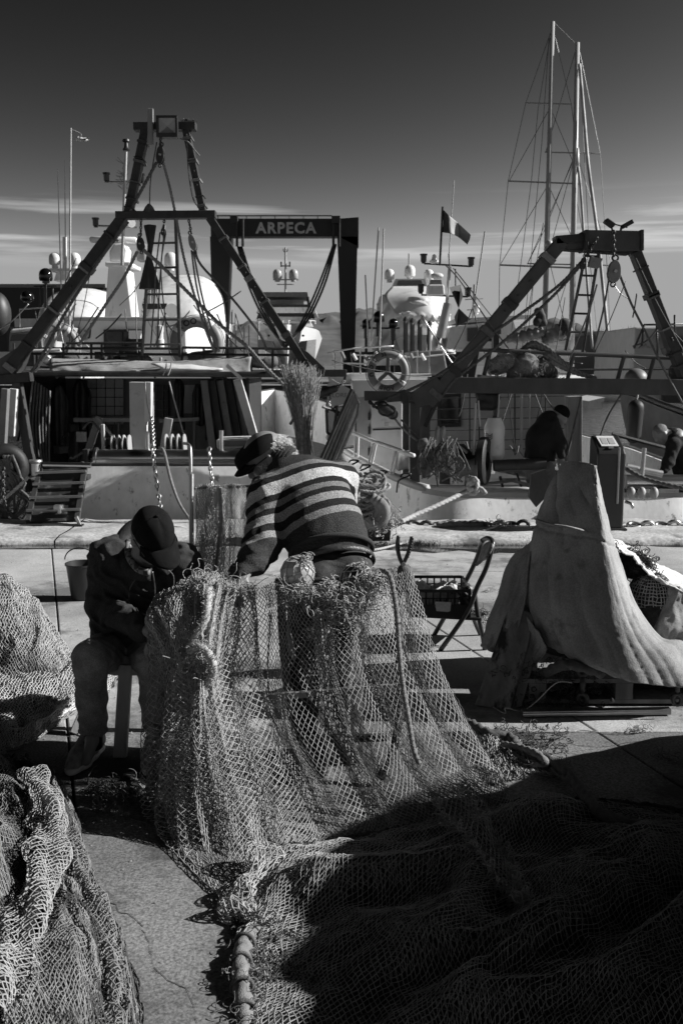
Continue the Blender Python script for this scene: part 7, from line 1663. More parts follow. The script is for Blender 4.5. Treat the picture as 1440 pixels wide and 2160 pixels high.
# cap: panelled crown and curved peak
def cap(root, q, rot, mt, peak=0.085, tilt=0.0, s=1.06, button=True):
    A = np.zeros((36, 14, 3))
    for i in range(36):
        a = 2 * math.pi * i / 35
        for j in range(14):
            t_ = j / 13 * math.pi / 2
            seam = 1 - 0.035 * (1 - abs(math.sin(a * 3))) ** 6 * math.cos(t_ * 0.8); r_ = math.cos(t_) ** 0.72 * seam
            pinch = 0.010 * math.exp(-((a - math.pi / 2) / 0.25) ** 2) * math.sin(2 * t_)
            A[i, j] = q(math.cos(a) * 0.083 * r_ * s, (math.sin(a) * 0.102 * r_ - 0.008) * s, 0.028 + (math.sin(t_) * 0.105 - pinch) * s)
    m = MB(); m.grid(A, 0.004); o = m.build('cap_crown', mt, root, smooth=True)
    B = np.zeros((20, 8, 3))
    for i in range(20):
        a = math.pi * (0.14 + 0.72 * i / 19)
        for j in range(8):
            e_ = j / 7; rr = 1 + e_ * peak / 0.095 * math.sin(a) ** 0.6; drop = 0.022 * e_ + 0.030 * math.cos(a) ** 2 * (0.4 + 0.6 * e_)
            B[i, j] = q(math.cos(a) * 0.082 * s * (1 + 0.08 * e_), math.sin(a) * 0.097 * s * rr - 0.006, 0.034 - drop)
    m = MB(); m.grid(B, 0.006); m.build('cap_peak', mt, root, smooth=True)
    if button: m = MB(); m.ball(q(0, -0.008, 0.028 + 0.107 * s), 0.009, 0.009, 0.006); m.build('cap_button', mt, root, smooth=True)
cap(S, qh, hrot, cap_mat)
for sx in (-1, 1):
    m = MB(); m.tube([qh(sx * 0.088, -0.01, 0.012), qh(sx * 0.080, 0.085, 0.006)], 0.0028, 5); m.build('spectacle_arm', M['dark'], S)
    m = MB(); m.torus(qh(sx * 0.034, 0.098, -0.002), V3(hrot[:, 1]), 0.024, 0.0022, 18, 5, sy=0.75); m.build('spectacle_rim', M['dark'], S)
# short grey hair below the cap
b_ = Body(); b_.ell(qh(0, -0.03, 0.0), (0.080, 0.085, 0.07), hrot, 0.01); b_.cut_half(qh(0, 0.012, 0), hrot[:, 1]); b_.cut_half(qh(0, 0, 0.04), hrot[:, 2]); b_.build('hair', 0.006, mat('grey_hair', 0.22, 0.8, var=0.4, scale=80, bump=0.6, bscale=300), S)
# ---------------------------------------------------------------- stool
t = thing('stool', 'pale wooden stool under the seated man', 'stool', G(268, 1590))
zt = P(268, 1398, 4.45).z
m = MB(); c0 = P(285, 1398, 4.5); m.box((c0.x, 4.52, zt - 0.012), (0.30, 0.34, 0.03)); m.build('seat', M['palewood'], t, bevel=0.006)
def leg(a, b, nm='leg', w_=0.055): m = MB(); m.beam(a, b, w_, w_ * 0.72, hint=(0, 1, 0)); m.build(nm, M['palewood'], t, bevel=0.004)
leg(P(266, 1402, 4.36), G(254, 1597), w_=0.058); leg(P(322, 1402, 4.36), G(326, 1590)); leg(P(222, 1402, 4.68), G(160, 1548)); leg(P(326, 1402, 4.68), G(338, 1540))
m = MB(); m.beam(P(262, 1412, 4.37), P(325, 1412, 4.37), 0.025, 0.05, hint=(0, 0, 1)); m.build('apron', M['palewood'], t)

# ---------------------------------------------------------------- standing man in striped jumper
N = thing('person', 'man in striped jumper and flat cap bending over the net, back turned', 'person', G(695, 1610))
neck = P(612, 984, 4.70); hc = P(560, 962, 4.72); wst = P(703, 1186, 4.40); sp1 = P(676, 1112, 4.50); sp2 = P(642, 1040, 4.60)
shL = P(566, 1042, 4.56); shR = P(716, 1012, 4.76); elL = P(552, 1150, 4.38); wrL = P(512, 1214, 4.22); elR = P(720, 1110, 5.0); wrR = P(640, 1190, 4.75)
hpL = P(655, 1240, 4.36); hpR = P(742, 1236, 4.40); knL = P(640, 1425, 4.20); knR = P(728, 1420, 4.32); anL = P(668, 1600, 4.16); anR = P(738, 1578, 4.34)
hf = Vector((-0.80, -0.02, -0.60)); hu = Vector((-0.55, -0.18, 0.80))
b_ = Body(); b_.chain([wst, sp1, sp2, neck], [0.10, 0.11, 0.085, 0.05], 0.05); b_.limb(neck, hc, 0.058, 0.06, 0.03); b_.limb(shL, shR, 0.06, 0.06, 0.05); b_.limb(hpL, hpR, 0.10, 0.10, 0.05)
b_.chain([shL, elL, wrL], [0.055, 0.043, 0.028], 0.02); b_.chain([shR, elR, wrR], [0.055, 0.043, 0.028], 0.02); b_.chain([hpL, knL, anL], [0.085, 0.058, 0.038], 0.03); b_.chain([hpR, knR, anR], [0.085, 0.058, 0.038], 0.03)
b_.limb(anL, G(650, 1590, 0.05), 0.034, 0.03, 0.02); b_.limb(anR, G(722, 1560, 0.05), 0.034, 0.03, 0.02)
qh, hrot = head(b_, hc, hf, hu, 1.06); hand(b_, wrL, Vector((-0.25, -0.45, -0.7)), 1, 0.5); hand(b_, wrR, Vector((-0.6, -0.2, -0.7)), -1, 0.5)
b_.build('body', 0.0065, skin, N, relax=1)
# jumper
b_ = Body(); b_.ell(P(690, 1142, 4.44), (0.188, 0.165, 0.12), k=0.08); b_.ell(P(668, 1095, 4.52), (0.205, 0.165, 0.15), k=0.08); b_.ell(P(646, 1045, 4.60), (0.20, 0.15, 0.14), k=0.08); b_.ell(P(652, 1008, 4.66), (0.165, 0.12, 0.085), k=0.07)
b_.limb(shL, shR, 0.088, 0.085, 0.07); b_.limb(P(600, 992, 4.66), P(640, 1000, 4.66), 0.075, 0.085, 0.05)
b_.chain([shL, elL, P(517, 1206, 4.25)], [0.092, 0.082, 0.060], 0.035); b_.chain([shR, elR, wrR], [0.088, 0.075, 0.055], 0.03)
b_.cut_ell(P(592, 966, 4.70), (0.06, 0.06, 0.05)); ax_ = (V3(wst) - V3(neck)).normalized(); b_.cut_half(P(705, 1174, 4.40), tuple(ax_ * 0.75 + Vector((0.05, 0, -0.5))))
def knit_mat():
    m_ = bpy.data.materials.new('striped_knit'); m_.use_nodes = True; n = m_.node_tree.nodes; l = m_.node_tree.links; b = n['Principled BSDF']; b.inputs['Roughness'].default_value = 0.95; b.inputs['Specular IOR Level'].default_value = 0.1
    at = n.new('ShaderNodeAttribute'); at.attribute_name = 'along'
    nz = n.new('ShaderNodeTexNoise'); nz.inputs['Scale'].default_value = 60; tc = n.new('ShaderNodeTexCoord'); l.new(tc.outputs['Object'], nz.inputs['Vector'])
    ad = n.new('ShaderNodeMath'); ad.operation = 'MULTIPLY_ADD'; ad.inputs[1].default_value = 0.012; l.new(nz.outputs['Fac'], ad.inputs[0]); l.new(at.outputs['Fac'], ad.inputs[2])
    rp = n.new('ShaderNodeValToRGB'); cr = rp.color_ramp; cr.interpolation = 'CONSTANT'
    st = [(0.0, 0.045), (0.17, 0.17), (0.225, 0.022), (0.285, 0.48), (0.385, 0.020), (0.435, 0.17), (0.485, 0.022), (0.535, 0.27), (0.605, 0.022), (0.665, 0.24), (0.725, 0.045)]
    cr.elements[0].position = st[0][0]; cr.elements[0].color = (st[0][1],) * 3 + (1,); cr.elements[1].position = st[1][0]; cr.elements[1].color = (st[1][1],) * 3 + (1,)
    for p_, c_ in st[2:]: e_ = cr.elements.new(p_); e_.color = (c_, c_, c_, 1)
    l.new(ad.outputs[0], rp.inputs[0])
    f = n.new('ShaderNodeTexNoise'); f.inputs['Scale'].default_value = 210; f.inputs['Detail'].default_value = 2; l.new(tc.outputs['Object'], f.inputs['Vector'])
    mr = n.new('ShaderNodeMapRange'); mr.inputs[1].default_value = 0.35; mr.inputs[2].default_value = 0.65; mr.inputs[3].default_value = 0.45; mr.inputs[4].default_value = 1.55; l.new(f.outputs['Fac'], mr.inputs[0])
    mx = n.new('ShaderNodeMix'); mx.data_type = 'RGBA'; mx.blend_type = 'MULTIPLY'; mx.inputs[0].default_value = 0.75; l.new(rp.outputs[0], mx.inputs[6]); l.new(mr.outputs[0], mx.inputs[7]); l.new(mx.outputs[2], b.inputs['Base Color'])
    bp = n.new('ShaderNodeBump'); bp.inputs['Strength'].default_value = 0.9; bp.inputs['Distance'].default_value = 0.006; l.new(f.outputs['Fac'], bp.inputs['Height']); l.new(bp.outputs[0], b.inputs['Normal']); return m_
def jfold(X):
    f = folds(38, 0.010, 5, tuple(ax_)); k = np.clip((0.06 - (X[:, 0] - elL.x)) * 9, 0.0, 1.6) + 0.30 + 0.9 * np.clip((X[:, 2] < 1.02) * (1.02 - X[:, 2]) * 8, 0, 1); return f(X) * k
jm = b_.build('jumper', 0.0085, knit_mat(), N, disp=jfold, relax=1)
co = np.empty(len(jm.data.vertices) * 3, np.float32); jm.data.vertices.foreach_get('co', co); co = co.reshape(-1, 3) + np.array(ORG[N.name])
axn = np.array(ax_); sA = ((co - np.array(neck)) @ axn) / (V3(wst) - V3(neck)).length
at_ = jm.data.attributes.new('along', 'FLOAT', 'POINT'); at_.data.foreach_set('value', (sA * 0.92 + 0.06).astype(np.float32))
# ribbed roll collar
m = MB()
for k_ in range(5):
    f_ = k_ / 4; c_ = P(604, 978, 4.69).lerp(P(582, 960, 4.71), f_); m.torus(c_, V3(hc) - P(625, 995, 4.69), 0.074 - 0.004 * f_, 0.012, 28, 8)
m.build('roll_collar', mat('collar_rib', 0.03, 0.95, var=0.4, scale=90, bump=0.8, bscale=260), N, smooth=True)
# rolled jumper hem and shirt, belt, trousers
tr = mat('dark_work_trousers', 0.03, 0.8, var=0.3, scale=12, bump=0.4, bscale=260, fine=0.2)
b_ = Body(); b_.ell(P(703, 1195, 4.40), (0.175, 0.155, 0.10), k=0.06); b_.ell(P(706, 1232, 4.38), (0.185, 0.17, 0.12), k=0.06); b_.ell(P(748, 1225, 4.30), (0.09, 0.10, 0.10), k=0.05); b_.ell(P(672, 1228, 4.28), (0.09, 0.10, 0.10), k=0.05)
b_.chain([hpL, knL, anL], [0.105, 0.074, 0.062], 0.04); b_.chain([hpR, knR, anR], [0.105, 0.074, 0.062], 0.04); b_.cut_half(P(703, 1160, 4.4), tuple(-ax_)); b_.cut_half(P(703, 1612, 4.2), (0, 0, -1))
b_.build('trousers', 0.0095, tr, N, disp=folds(42, 0.010, 12, (0.2, 0.3, 1)), relax=1)
ring = []
for k_ in range(41):
    a = 2 * math.pi * k_ / 40; x_ = Vector((0.97, 0.0, 0.18)); y_ = ax_.cross(x_).normalized(); ring.append(P(704, 1188, 4.40) + x_ * math.cos(a) * 0.186 + y_ * math.sin(a) * 0.166)
A = np.array([[list(p - ax_ * 0.018), list(p + (p - P(704, 1188, 4.40)).normalized() * 0.004), list(p + ax_ * 0.018)] for p in ring]); m = MB(); m.grid(A, 0.004); m.build('belt', mat('belt_leather', 0.05, 0.35, var=0.4, scale=60, bump=0.4, bscale=150), N, smooth=True)
ring = []
for k_ in range(41):
    a = 2 * math.pi * k_ / 40; x_ = Vector((0.97, 0.0, 0.12)); y_ = ax_.cross(x_).normalized(); ring.append(P(699, 1163, 4.42) + x_ * math.cos(a) * 0.190 + y_ * math.sin(a) * 0.168)
m = MB(); m.tube(ring[:-1], 0.012, 8, closed=True); m.build('jumper_welt', mat('welt_knit', 0.04, 0.95, var=0.3, bump=0.6, bscale=260), N, smooth=True)
bt = mat('rubber_boot', 0.02, 0.4, var=0.3)
shoe(N, G(674, 1640), G(640, 1580), 1.2, bt, bt, False); shoe(N, G(744, 1612), G(716, 1556), 1.2, bt, bt, False)
# flat cap, hair, spectacles
A = np.zeros((36, 12, 3))
for i in range(36):
    a = 2 * math.pi * i / 35
    for j in range(12):
        t_ = j / 11 * math.pi / 2; r_ = math.cos(t_) ** 0.55; fr = 0.5 + 0.5 * math.sin(a)
        A[i, j] = qh(math.cos(a) * 0.092 * r_, (math.sin(a) * (0.104 + 0.020 * fr) * r_ + 0.012), 0.042 + math.sin(t_) * (0.062 - 0.016 * fr) + 0.008 * math.sin(a * 3 + t_ * 4) * math.cos(t_) - 0.012 * (1 - math.sin(t_)) * fr)
m = MB(); m.grid(A, 0.005); m.build('cap_crown', cap_mat, N, smooth=True)
m = MB(); B = np.zeros((18, 6, 3))
for i in range(18):
    a = math.pi * (0.16 + 0.68 * i / 17)
    for j in range(6): e_ = j / 5; B[i, j] = qh(math.cos(a) * 0.088, math.sin(a) * (0.10 + 0.062 * e_), 0.030 - 0.022 * e_ - 0.02 * math.cos(a) ** 2)
m.grid(B, 0.008); m.build('cap_peak', cap_mat, N, smooth=True)
hr = mat('white_hair', 0.7, 0.7, var=0.3, scale=120)
b_ = Body(); b_.ell(qh(0, -0.035, -0.005), (0.084, 0.082, 0.075), hrot, 0.01); b_.cut_half(qh(0, -0.005, 0), hrot[:, 1]); b_.cut_half(qh(0, 0, 0.045), hrot[:, 2]); b_.build('hair', 0.006, mat('hair_underlayer', 0.3, 0.8, var=0.4, scale=100), N)
g = np.random.default_rng(12); sa = []; sb = []
for k_ in range(1300):
    a = g.uniform(-2.9, -0.2) if g.random() < 0.85 else g.uniform(-3.0, -0.1); z = g.uniform(-0.06, 0.045); r0 = math.sqrt(max(0, 1 - (z / 0.10) ** 2))
    p = np.array(qh(math.cos(a) * 0.083 * r0, -0.03 + math.sin(a) * 0.083 * r0, z)); d = np.array(hrot[:, 2]) * -0.7 + np.array(hrot[:, 1]) * -0.35 + g.normal(0, 0.35, 3) + np.array([0.2, 0, -0.3])
    for q_ in range(4):
        d = d / np.linalg.norm(d); p2 = p + d * 0.011; d = d + g.normal(0, 0.22, 3) + np.array([0, 0, -0.12]); sa.append(p); sb.append(p2); p = p2
o = net_object('hair_strands', [(np.array(sa), np.array(sb))], 0.0009, hr, N); o['kind'] = 'stuff'
sa = []; sb = []
for k_ in range(260):
    z = g.uniform(-0.10, 0.0); p = np.array(qh(-0.072 + g.normal(0, 0.004), 0.02 + g.uniform(-0.025, 0.035), z)); d = -np.array(hrot[:, 2]) + g.normal(0, 0.4, 3) - 0.3 * np.array(hrot[:, 0]); d /= np.linalg.norm(d); sa.append(p); sb.append(p + d * 0.014)
o = net_object('beard', [(np.array(sa), np.array(sb))], 0.0009, hr, N); o['kind'] = 'stuff'
for sx in (-1, 1): m = MB(); m.tube([qh(sx * 0.090, -0.01, 0.012), qh(sx * 0.078, 0.10, 0.008)], 0.0026, 5); m.build('spectacle_arm', M['dark'], N)

# ---------------------------------------------------------------- men working on the right trawler
D = thing('person', 'man in black hooded top and knit cap standing on the right trawler deck', 'person', P(1140, 1080, 12.2))
YD = 12.2
def pd(x, y, dy=0.0): return P(x, y, YD + dy)
b_ = Body(); b_.chain([pd(1138, 985), pd(1142, 930), pd(1152, 895), pd(1168, 884)], [0.12, 0.12, 0.08, 0.05], 0.05); b_.limb(pd(1132, 985), pd(1128, 1085), 0.1, 0.07, 0.04); b_.limb(pd(1152, 985, .1), pd(1150, 1085, .1), 0.1, 0.07, 0.04); b_.chain([pd(1170, 905, -.15), pd(1180, 945, -.18), pd(1182, 966, -.2)], [0.055, 0.045, 0.028], 0.03)
qh, hr_ = head(b_, pd(1180, 878), Vector((0.80, -0.25, -0.55)), Vector((0.45, 0, 0.85))); hand(b_, pd(1183, 966, -.2), Vector((0.2, 0, -1)), 1, 0.6); b_.build('body', 0.012, skin, D)
b_ = Body(); b_.chain([pd(1138, 962), pd(1142, 925), pd(1155, 892)], [0.19, 0.185, 0.14], 0.06); b_.chain([pd(1166, 898, -.12), pd(1182, 935, -.16), pd(1183, 960, -.2)], [0.085, 0.075, 0.055], 0.04); b_.ell(pd(1160, 880, .02), (0.10, 0.10, 0.07), k=0.05); b_.cut_half(pd(1138, 972), (0, 0, -1)); b_.build('hooded_top', 0.014, mat('black_hoodie', 0.014, 0.95, bump=0.4, bscale=200), D, disp=folds(26, 0.012, 4))
b_ = Body(); b_.ell(pd(1136, 985), (0.17, 0.16, 0.11), k=0.05); b_.limb(pd(1130, 990), pd(1126, 1085), 0.12, 0.09, 0.05); b_.limb(pd(1150, 990, .1), pd(1150, 1085, .1), 0.12, 0.09, 0.05); b_.build('trousers', 0.016, mat('grey_work_trousers', 0.13, 0.85, var=0.2, bump=0.3), D, disp=folds(22, 0.012, 6))
m = MB(); m.torus(pd(1136, 968), (0, 0, 1), 0.165, 0.022, 26, 8); m.build('shirt_hem', M['palecanvas'], D, smooth=True)
b_ = Body(); b_.ell(qh(0, -0.01, 0.055), (0.09, 0.105, 0.085), hr_, 0.01); b_.cut_half(qh(0, 0, 0.02), -hr_[:, 2]); b_.build('knit_cap', 0.01, cap_mat, D)
E = thing('person', 'grey-haired man in dark jacket stooping at the right edge of the trawler', 'person', P(1425, 1050, 12.3))
YE = 12.3
def pe(x, y, dy=0.0): return P(x, y, YE + dy)
b_ = Body(); b_.chain([pe(1450, 990), pe(1440, 950), pe(1422, 925), pe(1402, 918)], [0.14, 0.14, 0.12, 0.06], 0.06); b_.limb(pe(1452, 990), pe(1452, 1085), 0.11, 0.07, 0.04); b_.chain([pe(1420, 940, -.15), pe(1408, 980, -.2), pe(1396, 995, -.25)], [0.06, 0.045, 0.03], 0.03)
qh, hr_ = head(b_, pe(1391, 915), Vector((-0.75, -0.3, -0.6)), Vector((-0.5, 0, 0.8))); hand(b_, pe(1396, 995, -.25), Vector((-0.5, 0, -1)), 1, 0.6); b_.build('body', 0.012, skin, E)
b_ = Body(); b_.chain([pe(1452, 985), pe(1440, 950), pe(1420, 925)], [0.20, 0.19, 0.13], 0.06); b_.chain([pe(1420, 938, -.14), pe(1408, 976, -.2), pe(1398, 992, -.24)], [0.085, 0.07, 0.05], 0.04); b_.ell(pe(1415, 912, 0.05), (0.08, 0.08, 0.06), k=0.04); b_.build('jacket', 0.014, mat('black_hoodie'), E, disp=folds(26, 0.012, 14))
b_ = Body(); b_.ell(qh(0, -0.02, 0.03), (0.083, 0.098, 0.085), hr_, 0.01); b_.cut_half(qh(0, 0.05, 0.0), hr_[:, 1] * 0.7 - hr_[:, 2] * 0.7); b_.build('hair', 0.008, mat('greying_hair', 0.16, 0.8, var=0.4, scale=80, bump=0.6, bscale=200), E, disp=lambda X: 0.006 * fbm(X[:, 0] * 60, X[:, 2] * 60, 3))
b_ = Body(); b_.limb(pe(1452, 990), pe(1452, 1085), 0.14, 0.1, 0.05); b_.build('trousers', 0.016, tr, E)
# ================================================================ nets
twine = mat('net_twine', 0.36, 0.8, var=0.35, scale=25, spec=0.2)
twine_d = mat('old_net_twine', 0.21, 0.85, var=0.45, scale=18, spec=0.2)
twine_k = mat('dark_net_twine', 0.08, 0.85, var=0.5, scale=14, spec=0.2)
def uv(A): 
    nu, nv = A.shape[:2]; return np.linspace(0, 1, nu)[:, None] + np.zeros((nu, nv)), np.linspace(0, 1, nv)[None] + np.zeros((nu, nv))
def fuzz(path, n, r, L, tw, seed):
    g = np.random.default_rng(seed); pp = np.array([list(p) for p in resample(path, n)]); d = g.normal(0, 1, (n, 3)); d /= np.linalg.norm(d, axis=1, keepdims=True)
    return pp + d * r * 0.7, pp + d * (r + L * g.random((n, 1)))
# ---- the big net hung in front of the two men
T = thing('fishing_net', 'big pale fishing net hung up between the two men and spread to the ground', 'fishing net', G(650, 1700))
rowsN = [
 [(322, 1300, 4.02), (356, 1248, 4.10), (400, 1222, 4.14), (440, 1216, 4.14), (490, 1230, 4.12), (545, 1238, 4.08), (605, 1222, 4.04), (680, 1250, 4.00), (755, 1246, 4.02), (815, 1215, 4.08), (868, 1203, 4.14)],
 [(330, 1345, 3.98), (352, 1330, 3.94), (390, 1330, 3.90), (430, 1330, 3.90), (490, 1325, 3.96), (550, 1325, 3.98), (615, 1320, 3.95), (690, 1325, 3.93), (765, 1322, 3.96), (835, 1310, 4.02), (893, 1300, 4.10)],
 [(340, 1450, 3.92), (366, 1440, 3.84), (396, 1440, 3.79), (432, 1440, 3.78), (480, 1440, 3.84), (550, 1435, 3.90), (620, 1435, 3.89), (700, 1430, 3.88), (785, 1430, 3.90), (865, 1420, 3.95), (930, 1415, 4.03)],
 [(328, 1560, 3.88), (362, 1560, 3.76), (402, 1560, 3.68), (450, 1560, 3.66), (510, 1560, 3.70), (580, 1560, 3.76), (655, 1560, 3.76), (740, 1560, 3.76), (830, 1555, 3.78), (920, 1550, 3.82), (992, 1545, 3.92)],
 [(320, 1660, 3.84), (358, 1665, 3.70), (410, 1670, 3.59), (475, 1675, 3.55), (545, 1675, 3.58), (620, 1675, 3.63), (700, 1675, 3.63), (790, 1670, 3.64), (880, 1665, 3.66), (970, 1650, 3.72), (1045, 1635, 3.84)],
 [(345, 1735, 3.66), (378, 1762, 3.53), (420, 1788, 3.42), (470, 1806, 3.36), (530, 1812, 3.36), (610, 1800, 3.42), (720, 1780, 3.48), (830, 1758, 3.53), (930, 1740, 3.58), (1015, 1715, 3.66), (1080, 1692, 3.76)],
 [(440, 1842, 3.26), (462, 1862, 3.18), (486, 1878, 3.13), (512, 1886, 3.11), (545, 1884, 3.12), (600, 1872, 3.18), (700, 1852, 3.25), (800, 1826, 3.33), (880, 1800, 3.40), (965, 1770, 3.48), (1060, 1735, 3.60)],
 [(484, 1900, 3.06), (496, 1914, 3.02), (508, 1922, 3.0), (524, 1926, 2.98), (545, 1924, 2.99), (590, 1912, 3.04), (690, 1892, 3.11), (800, 1862, 3.22), (890, 1830, 3.31), (985, 1792, 3.43), (1100, 1748, 3.56)]]
A0 = patch(rowsN, 200, 200).swapaxes(0, 1)          # axis 0 across, axis 1 down
u, v = uv(A0)
def folded(A, amp, seed, f=7.0, left_more=1.5):
    u, v = uv(A); k = (0.35 + left_more * np.clip(0.70 - u, 0, 1)) * (0.2 + 0.9 * np.sin(np.clip(v * 1.1, 0, 1) * np.pi) ** 0.6)
    ph = f * u + 1.1 * fbm(u * 3, v * 1.3, seed + 2, 2) ; s1 = np.sin(2 * np.pi * ph); s2 = np.sin(2 * np.pi * (2.3 * ph + fbm(u * 4, v * 2, seed + 5)))
    B = A.copy(); B[..., 1] += amp * k * (s1 + 0.35 * s2); B[..., 0] += amp * 0.55 * k * (np.sin(2 * np.pi * ph + 1.3) + 0.3 * s2); B[..., 2] = np.maximum(B[..., 2] + 0.15 * amp * k * fbm(u * 9, v * 7, seed + 17), 0.012); return B
segs = [net_on(folded(A0, 0.065, 3, 8.0), 112, 104, 0.002, 0.12, 1, loose=0.0010, drop=0.006)]
A1 = A0.copy(); A1[..., 1] += 0.09; A1 = folded(A1, 0.060, 23, 6.0)
segs.append(net_on(A1[:95], 52, 90, 0.002, 0.15, 2, loose=0.0012, drop=0.02))
segs.append(net_on(folded(A0 + np.array([0, 0.045, 0]), 0.075, 83, 9.0)[20:100], 56, 96, 0.002, 0.15, 6, loose=0.0012, drop=0.02))
net_object('netting', segs, 0.0015, twine, T)
A3 = A0.copy(); A3[..., 1] += 0.13; A3 = folded(A3, 0.05, 63, 5.0); net_object('rear_netting', [net_on(A3[120:, :180], 44, 84, 0.002, 0.2, 4, loose=0.002, drop=0.03)], 0.0015, twine_k, T)
# gathered roll of net on the left: bag over the seated man's hands, then the bunch below
rollc = [[(318, 1290, 4.02), (330, 1255, 4.08), (370, 1235, 4.10), (420, 1225, 4.08)], [(306, 1310, 3.98), (322, 1285, 3.94), (368, 1268, 3.92), (425, 1262, 3.94)], [(320, 1360, 3.92), (345, 1345, 3.84), (385, 1330, 3.82), (432, 1322, 3.84)], [(345, 1440, 3.88), (368, 1428, 3.78), (400, 1420, 3.75), (440, 1412, 3.78)], [(372, 1500, 3.82), (388, 1490, 3.74), (412, 1480, 3.70), (440, 1470, 3.72)]]
A4 = patch(rollc, 120, 120).swapaxes(0, 1); u4, v4 = uv(A4); A4[..., 1] += 0.05 * fbm(u4 * 8, v4 * 3, 77, 2)
net_object('gathered_netting', [net_on(A4, 32, 36, 0.002, 0.15, 7, loose=0.0015)], 0.0017, twine, T)
col = [[(404, 1235, 4.02), (450, 1225, 3.98), (500, 1235, 4.05)], [(408, 1300, 3.92), (440, 1300, 3.86), (485, 1300, 3.95)], [(412, 1380, 3.84), (436, 1385, 3.78), (470, 1380, 3.86)], [(405, 1440, 3.80), (430, 1445, 3.74), (462, 1440, 3.82)], [(380, 1520, 3.76), (430, 1530, 3.68), (490, 1525, 3.76)], [(345, 1640, 3.70), (430, 1650, 3.58), (540, 1640, 3.66)], [(360, 1760, 3.52), (470, 1790, 3.40), (590, 1780, 3.46)]]
A5 = patch(col, 140, 120).swapaxes(0, 1); u5, v5 = uv(A5); A5[..., 1] += 0.05 * np.sin(2 * np.pi * (4.5 * u5 + fbm(u5 * 3, v5 * 1.5, 91, 2))); A5[..., 0] += 0.015 * fbm(u5 * 5, v5 * 2, 92, 2)
net_object('bunched_netting', [net_on(A5, 58, 80, 0.002, 0.12, 9, loose=0.001)], 0.0014, twine, T)
# twisted edge of the net falling in a thick roll to the foreground
edge = smooth_path([P(556, 1800, 3.30), P(540, 1850, 3.16), P(500, 1895, 3.06), P(486, 1925, 3.0), P(520, 1945, 2.93), P(548, 1970, 2.86)], 6)
th = np.linspace(0, 2 * np.pi, 30); A6 = np.zeros((30, len(edge), 3))
for j, p in enumerate(edge):
    d = (edge[min(j + 1, len(edge) - 1)] - edge[max(j - 1, 0)]).normalized(); x, y_, _ = frame_of(d); rr = 0.045 + 0.018 * math.sin(j * 0.7)
    for i, a in enumerate(th): A6[i, j] = p + (x * math.cos(a) + y_ * math.sin(a)) * rr * (1 + 0.3 * math.sin(3 * a + j * 0.4))
A6[..., 2] = np.maximum(A6[..., 2], 0.01)
net_object('rolled_edge', [net_on(A6, 18, 30, 0.002, 0.3, 12, loose=0.002), net_on(A6 * 1.0 + np.array([0.01, 0.01, -0.01]), 14, 26, 0.002, 0.4, 13, loose=0.004)], 0.0021, twine, T)
# head rope, hanging ropes and tangles
def nrope(pts, r, nm, mt, par=T, fz=0): 
    pp = smooth_path([P(*p) for p in pts], 6); m = MB(); m.rope(pp, r); o = m.build(nm, mt, par, smooth=True)
    if fz: net_object(nm + '_fibres', [fuzz(pp, fz, r, r * 0.9, 0, fz)], 0.0008, mt, par)['kind'] = 'stuff'
nrope([(795, 1232, 3.98), (790, 1212, 4.0), (805, 1203, 4.02), (822, 1215, 3.98), (832, 1260, 3.92), (838, 1310, 3.88), (842, 1380, 3.84), (850, 1450, 3.80), (862, 1520, 3.74), (872, 1580, 3.68), (884, 1612, 3.66)], 0.0105, 'hanging_rope', M['greyrope'], fz=500)
nrope([(440, 1240, 3.95), (438, 1275, 3.86), (432, 1310, 3.82), (412, 1345, 3.80), (402, 1372, 3.78), (420, 1365, 3.74), (440, 1380, 3.72), (450, 1410, 3.72), (440, 1436, 3.74), (418, 1440, 3.74)], 0.017, 'fluffy_rope', M['rope'], fz=1400)
nrope([(450, 1250, 3.94), (446, 1300, 3.86), (440, 1340, 3.82)], 0.017, 'fluffy_rope', M['rope'], fz=600)
nrope([(430, 1440, 3.74), (400, 1480, 3.76), (370, 1515, 3.80), (340, 1535, 3.84), (330, 1550, 3.86)], 0.009, 'lashing_rope', M['rope'], fz=200)
nrope([(325, 1560, 3.86), (318, 1600, 3.84), (322, 1650, 3.82), (325, 1690, 3.74), (345, 1735, 3.66), (372, 1775, 3.54)], 0.018, 'foot_rope', M['greyrope'], fz=500)
for k, (px, py) in enumerate(((328, 1545), (322, 1600), (326, 1640), (324, 1665))):
    b_ = Body()
    for q in range(5): b_.ell(P(px + random.uniform(-5, 5), py + random.uniform(-8, 8), 3.83), (0.02, 0.02, 0.022), k=0.015)
    b_.build('knot', 0.006, M['greyrope'], T, disp=lambda X: 0.006 * np.sin(X[:, 2] * 400 + X[:, 0] * 200))
def tg(cx_, cy_, Y, sx, sy, n, seed, curl=85): return tangle(lambda g: P(g.normal(cx_, sx), g.normal(cy_, sy), Y + g.normal(0, 0.02)), n // 2, 0.14, 0.003, seed, curl=48, step=0.007)
net_object('head_tangle', [tangle(lambda g: P(g.uniform(590, 800), 1246 + 26 * g.random(), 3.99 + g.normal(0, 0.02)), 150, 0.13, 0.003, 101, curl=48, step=0.007), tg(725, 1288, 3.94, 26, 15, 320, 102), tg(640, 1246, 3.99, 20, 9, 120, 104)], 0.0016, twine, T)
net_object('left_tangle', [tg(420, 1226, 4.02, 12, 8, 150, 103), tg(425, 1402, 3.76, 12, 16, 120, 105), tg(480, 1240, 4.02, 22, 8, 150, 106), tg(785, 1228, 4.0, 14, 9, 110, 107)], 0.0016, twine, T)
m = MB(); m.lathe(P(372, 1456, 3.80), P(395, 1415, 3.78) - P(372, 1456, 3.80), [(0.02, 0), (0.024, 0.004), (0.024, 0.085), (0.018, 0.09)], 16); m.build('net_float', mat('cork_float', 0.30, 0.7, var=0.2, bump=0.3), T, smooth='auto')
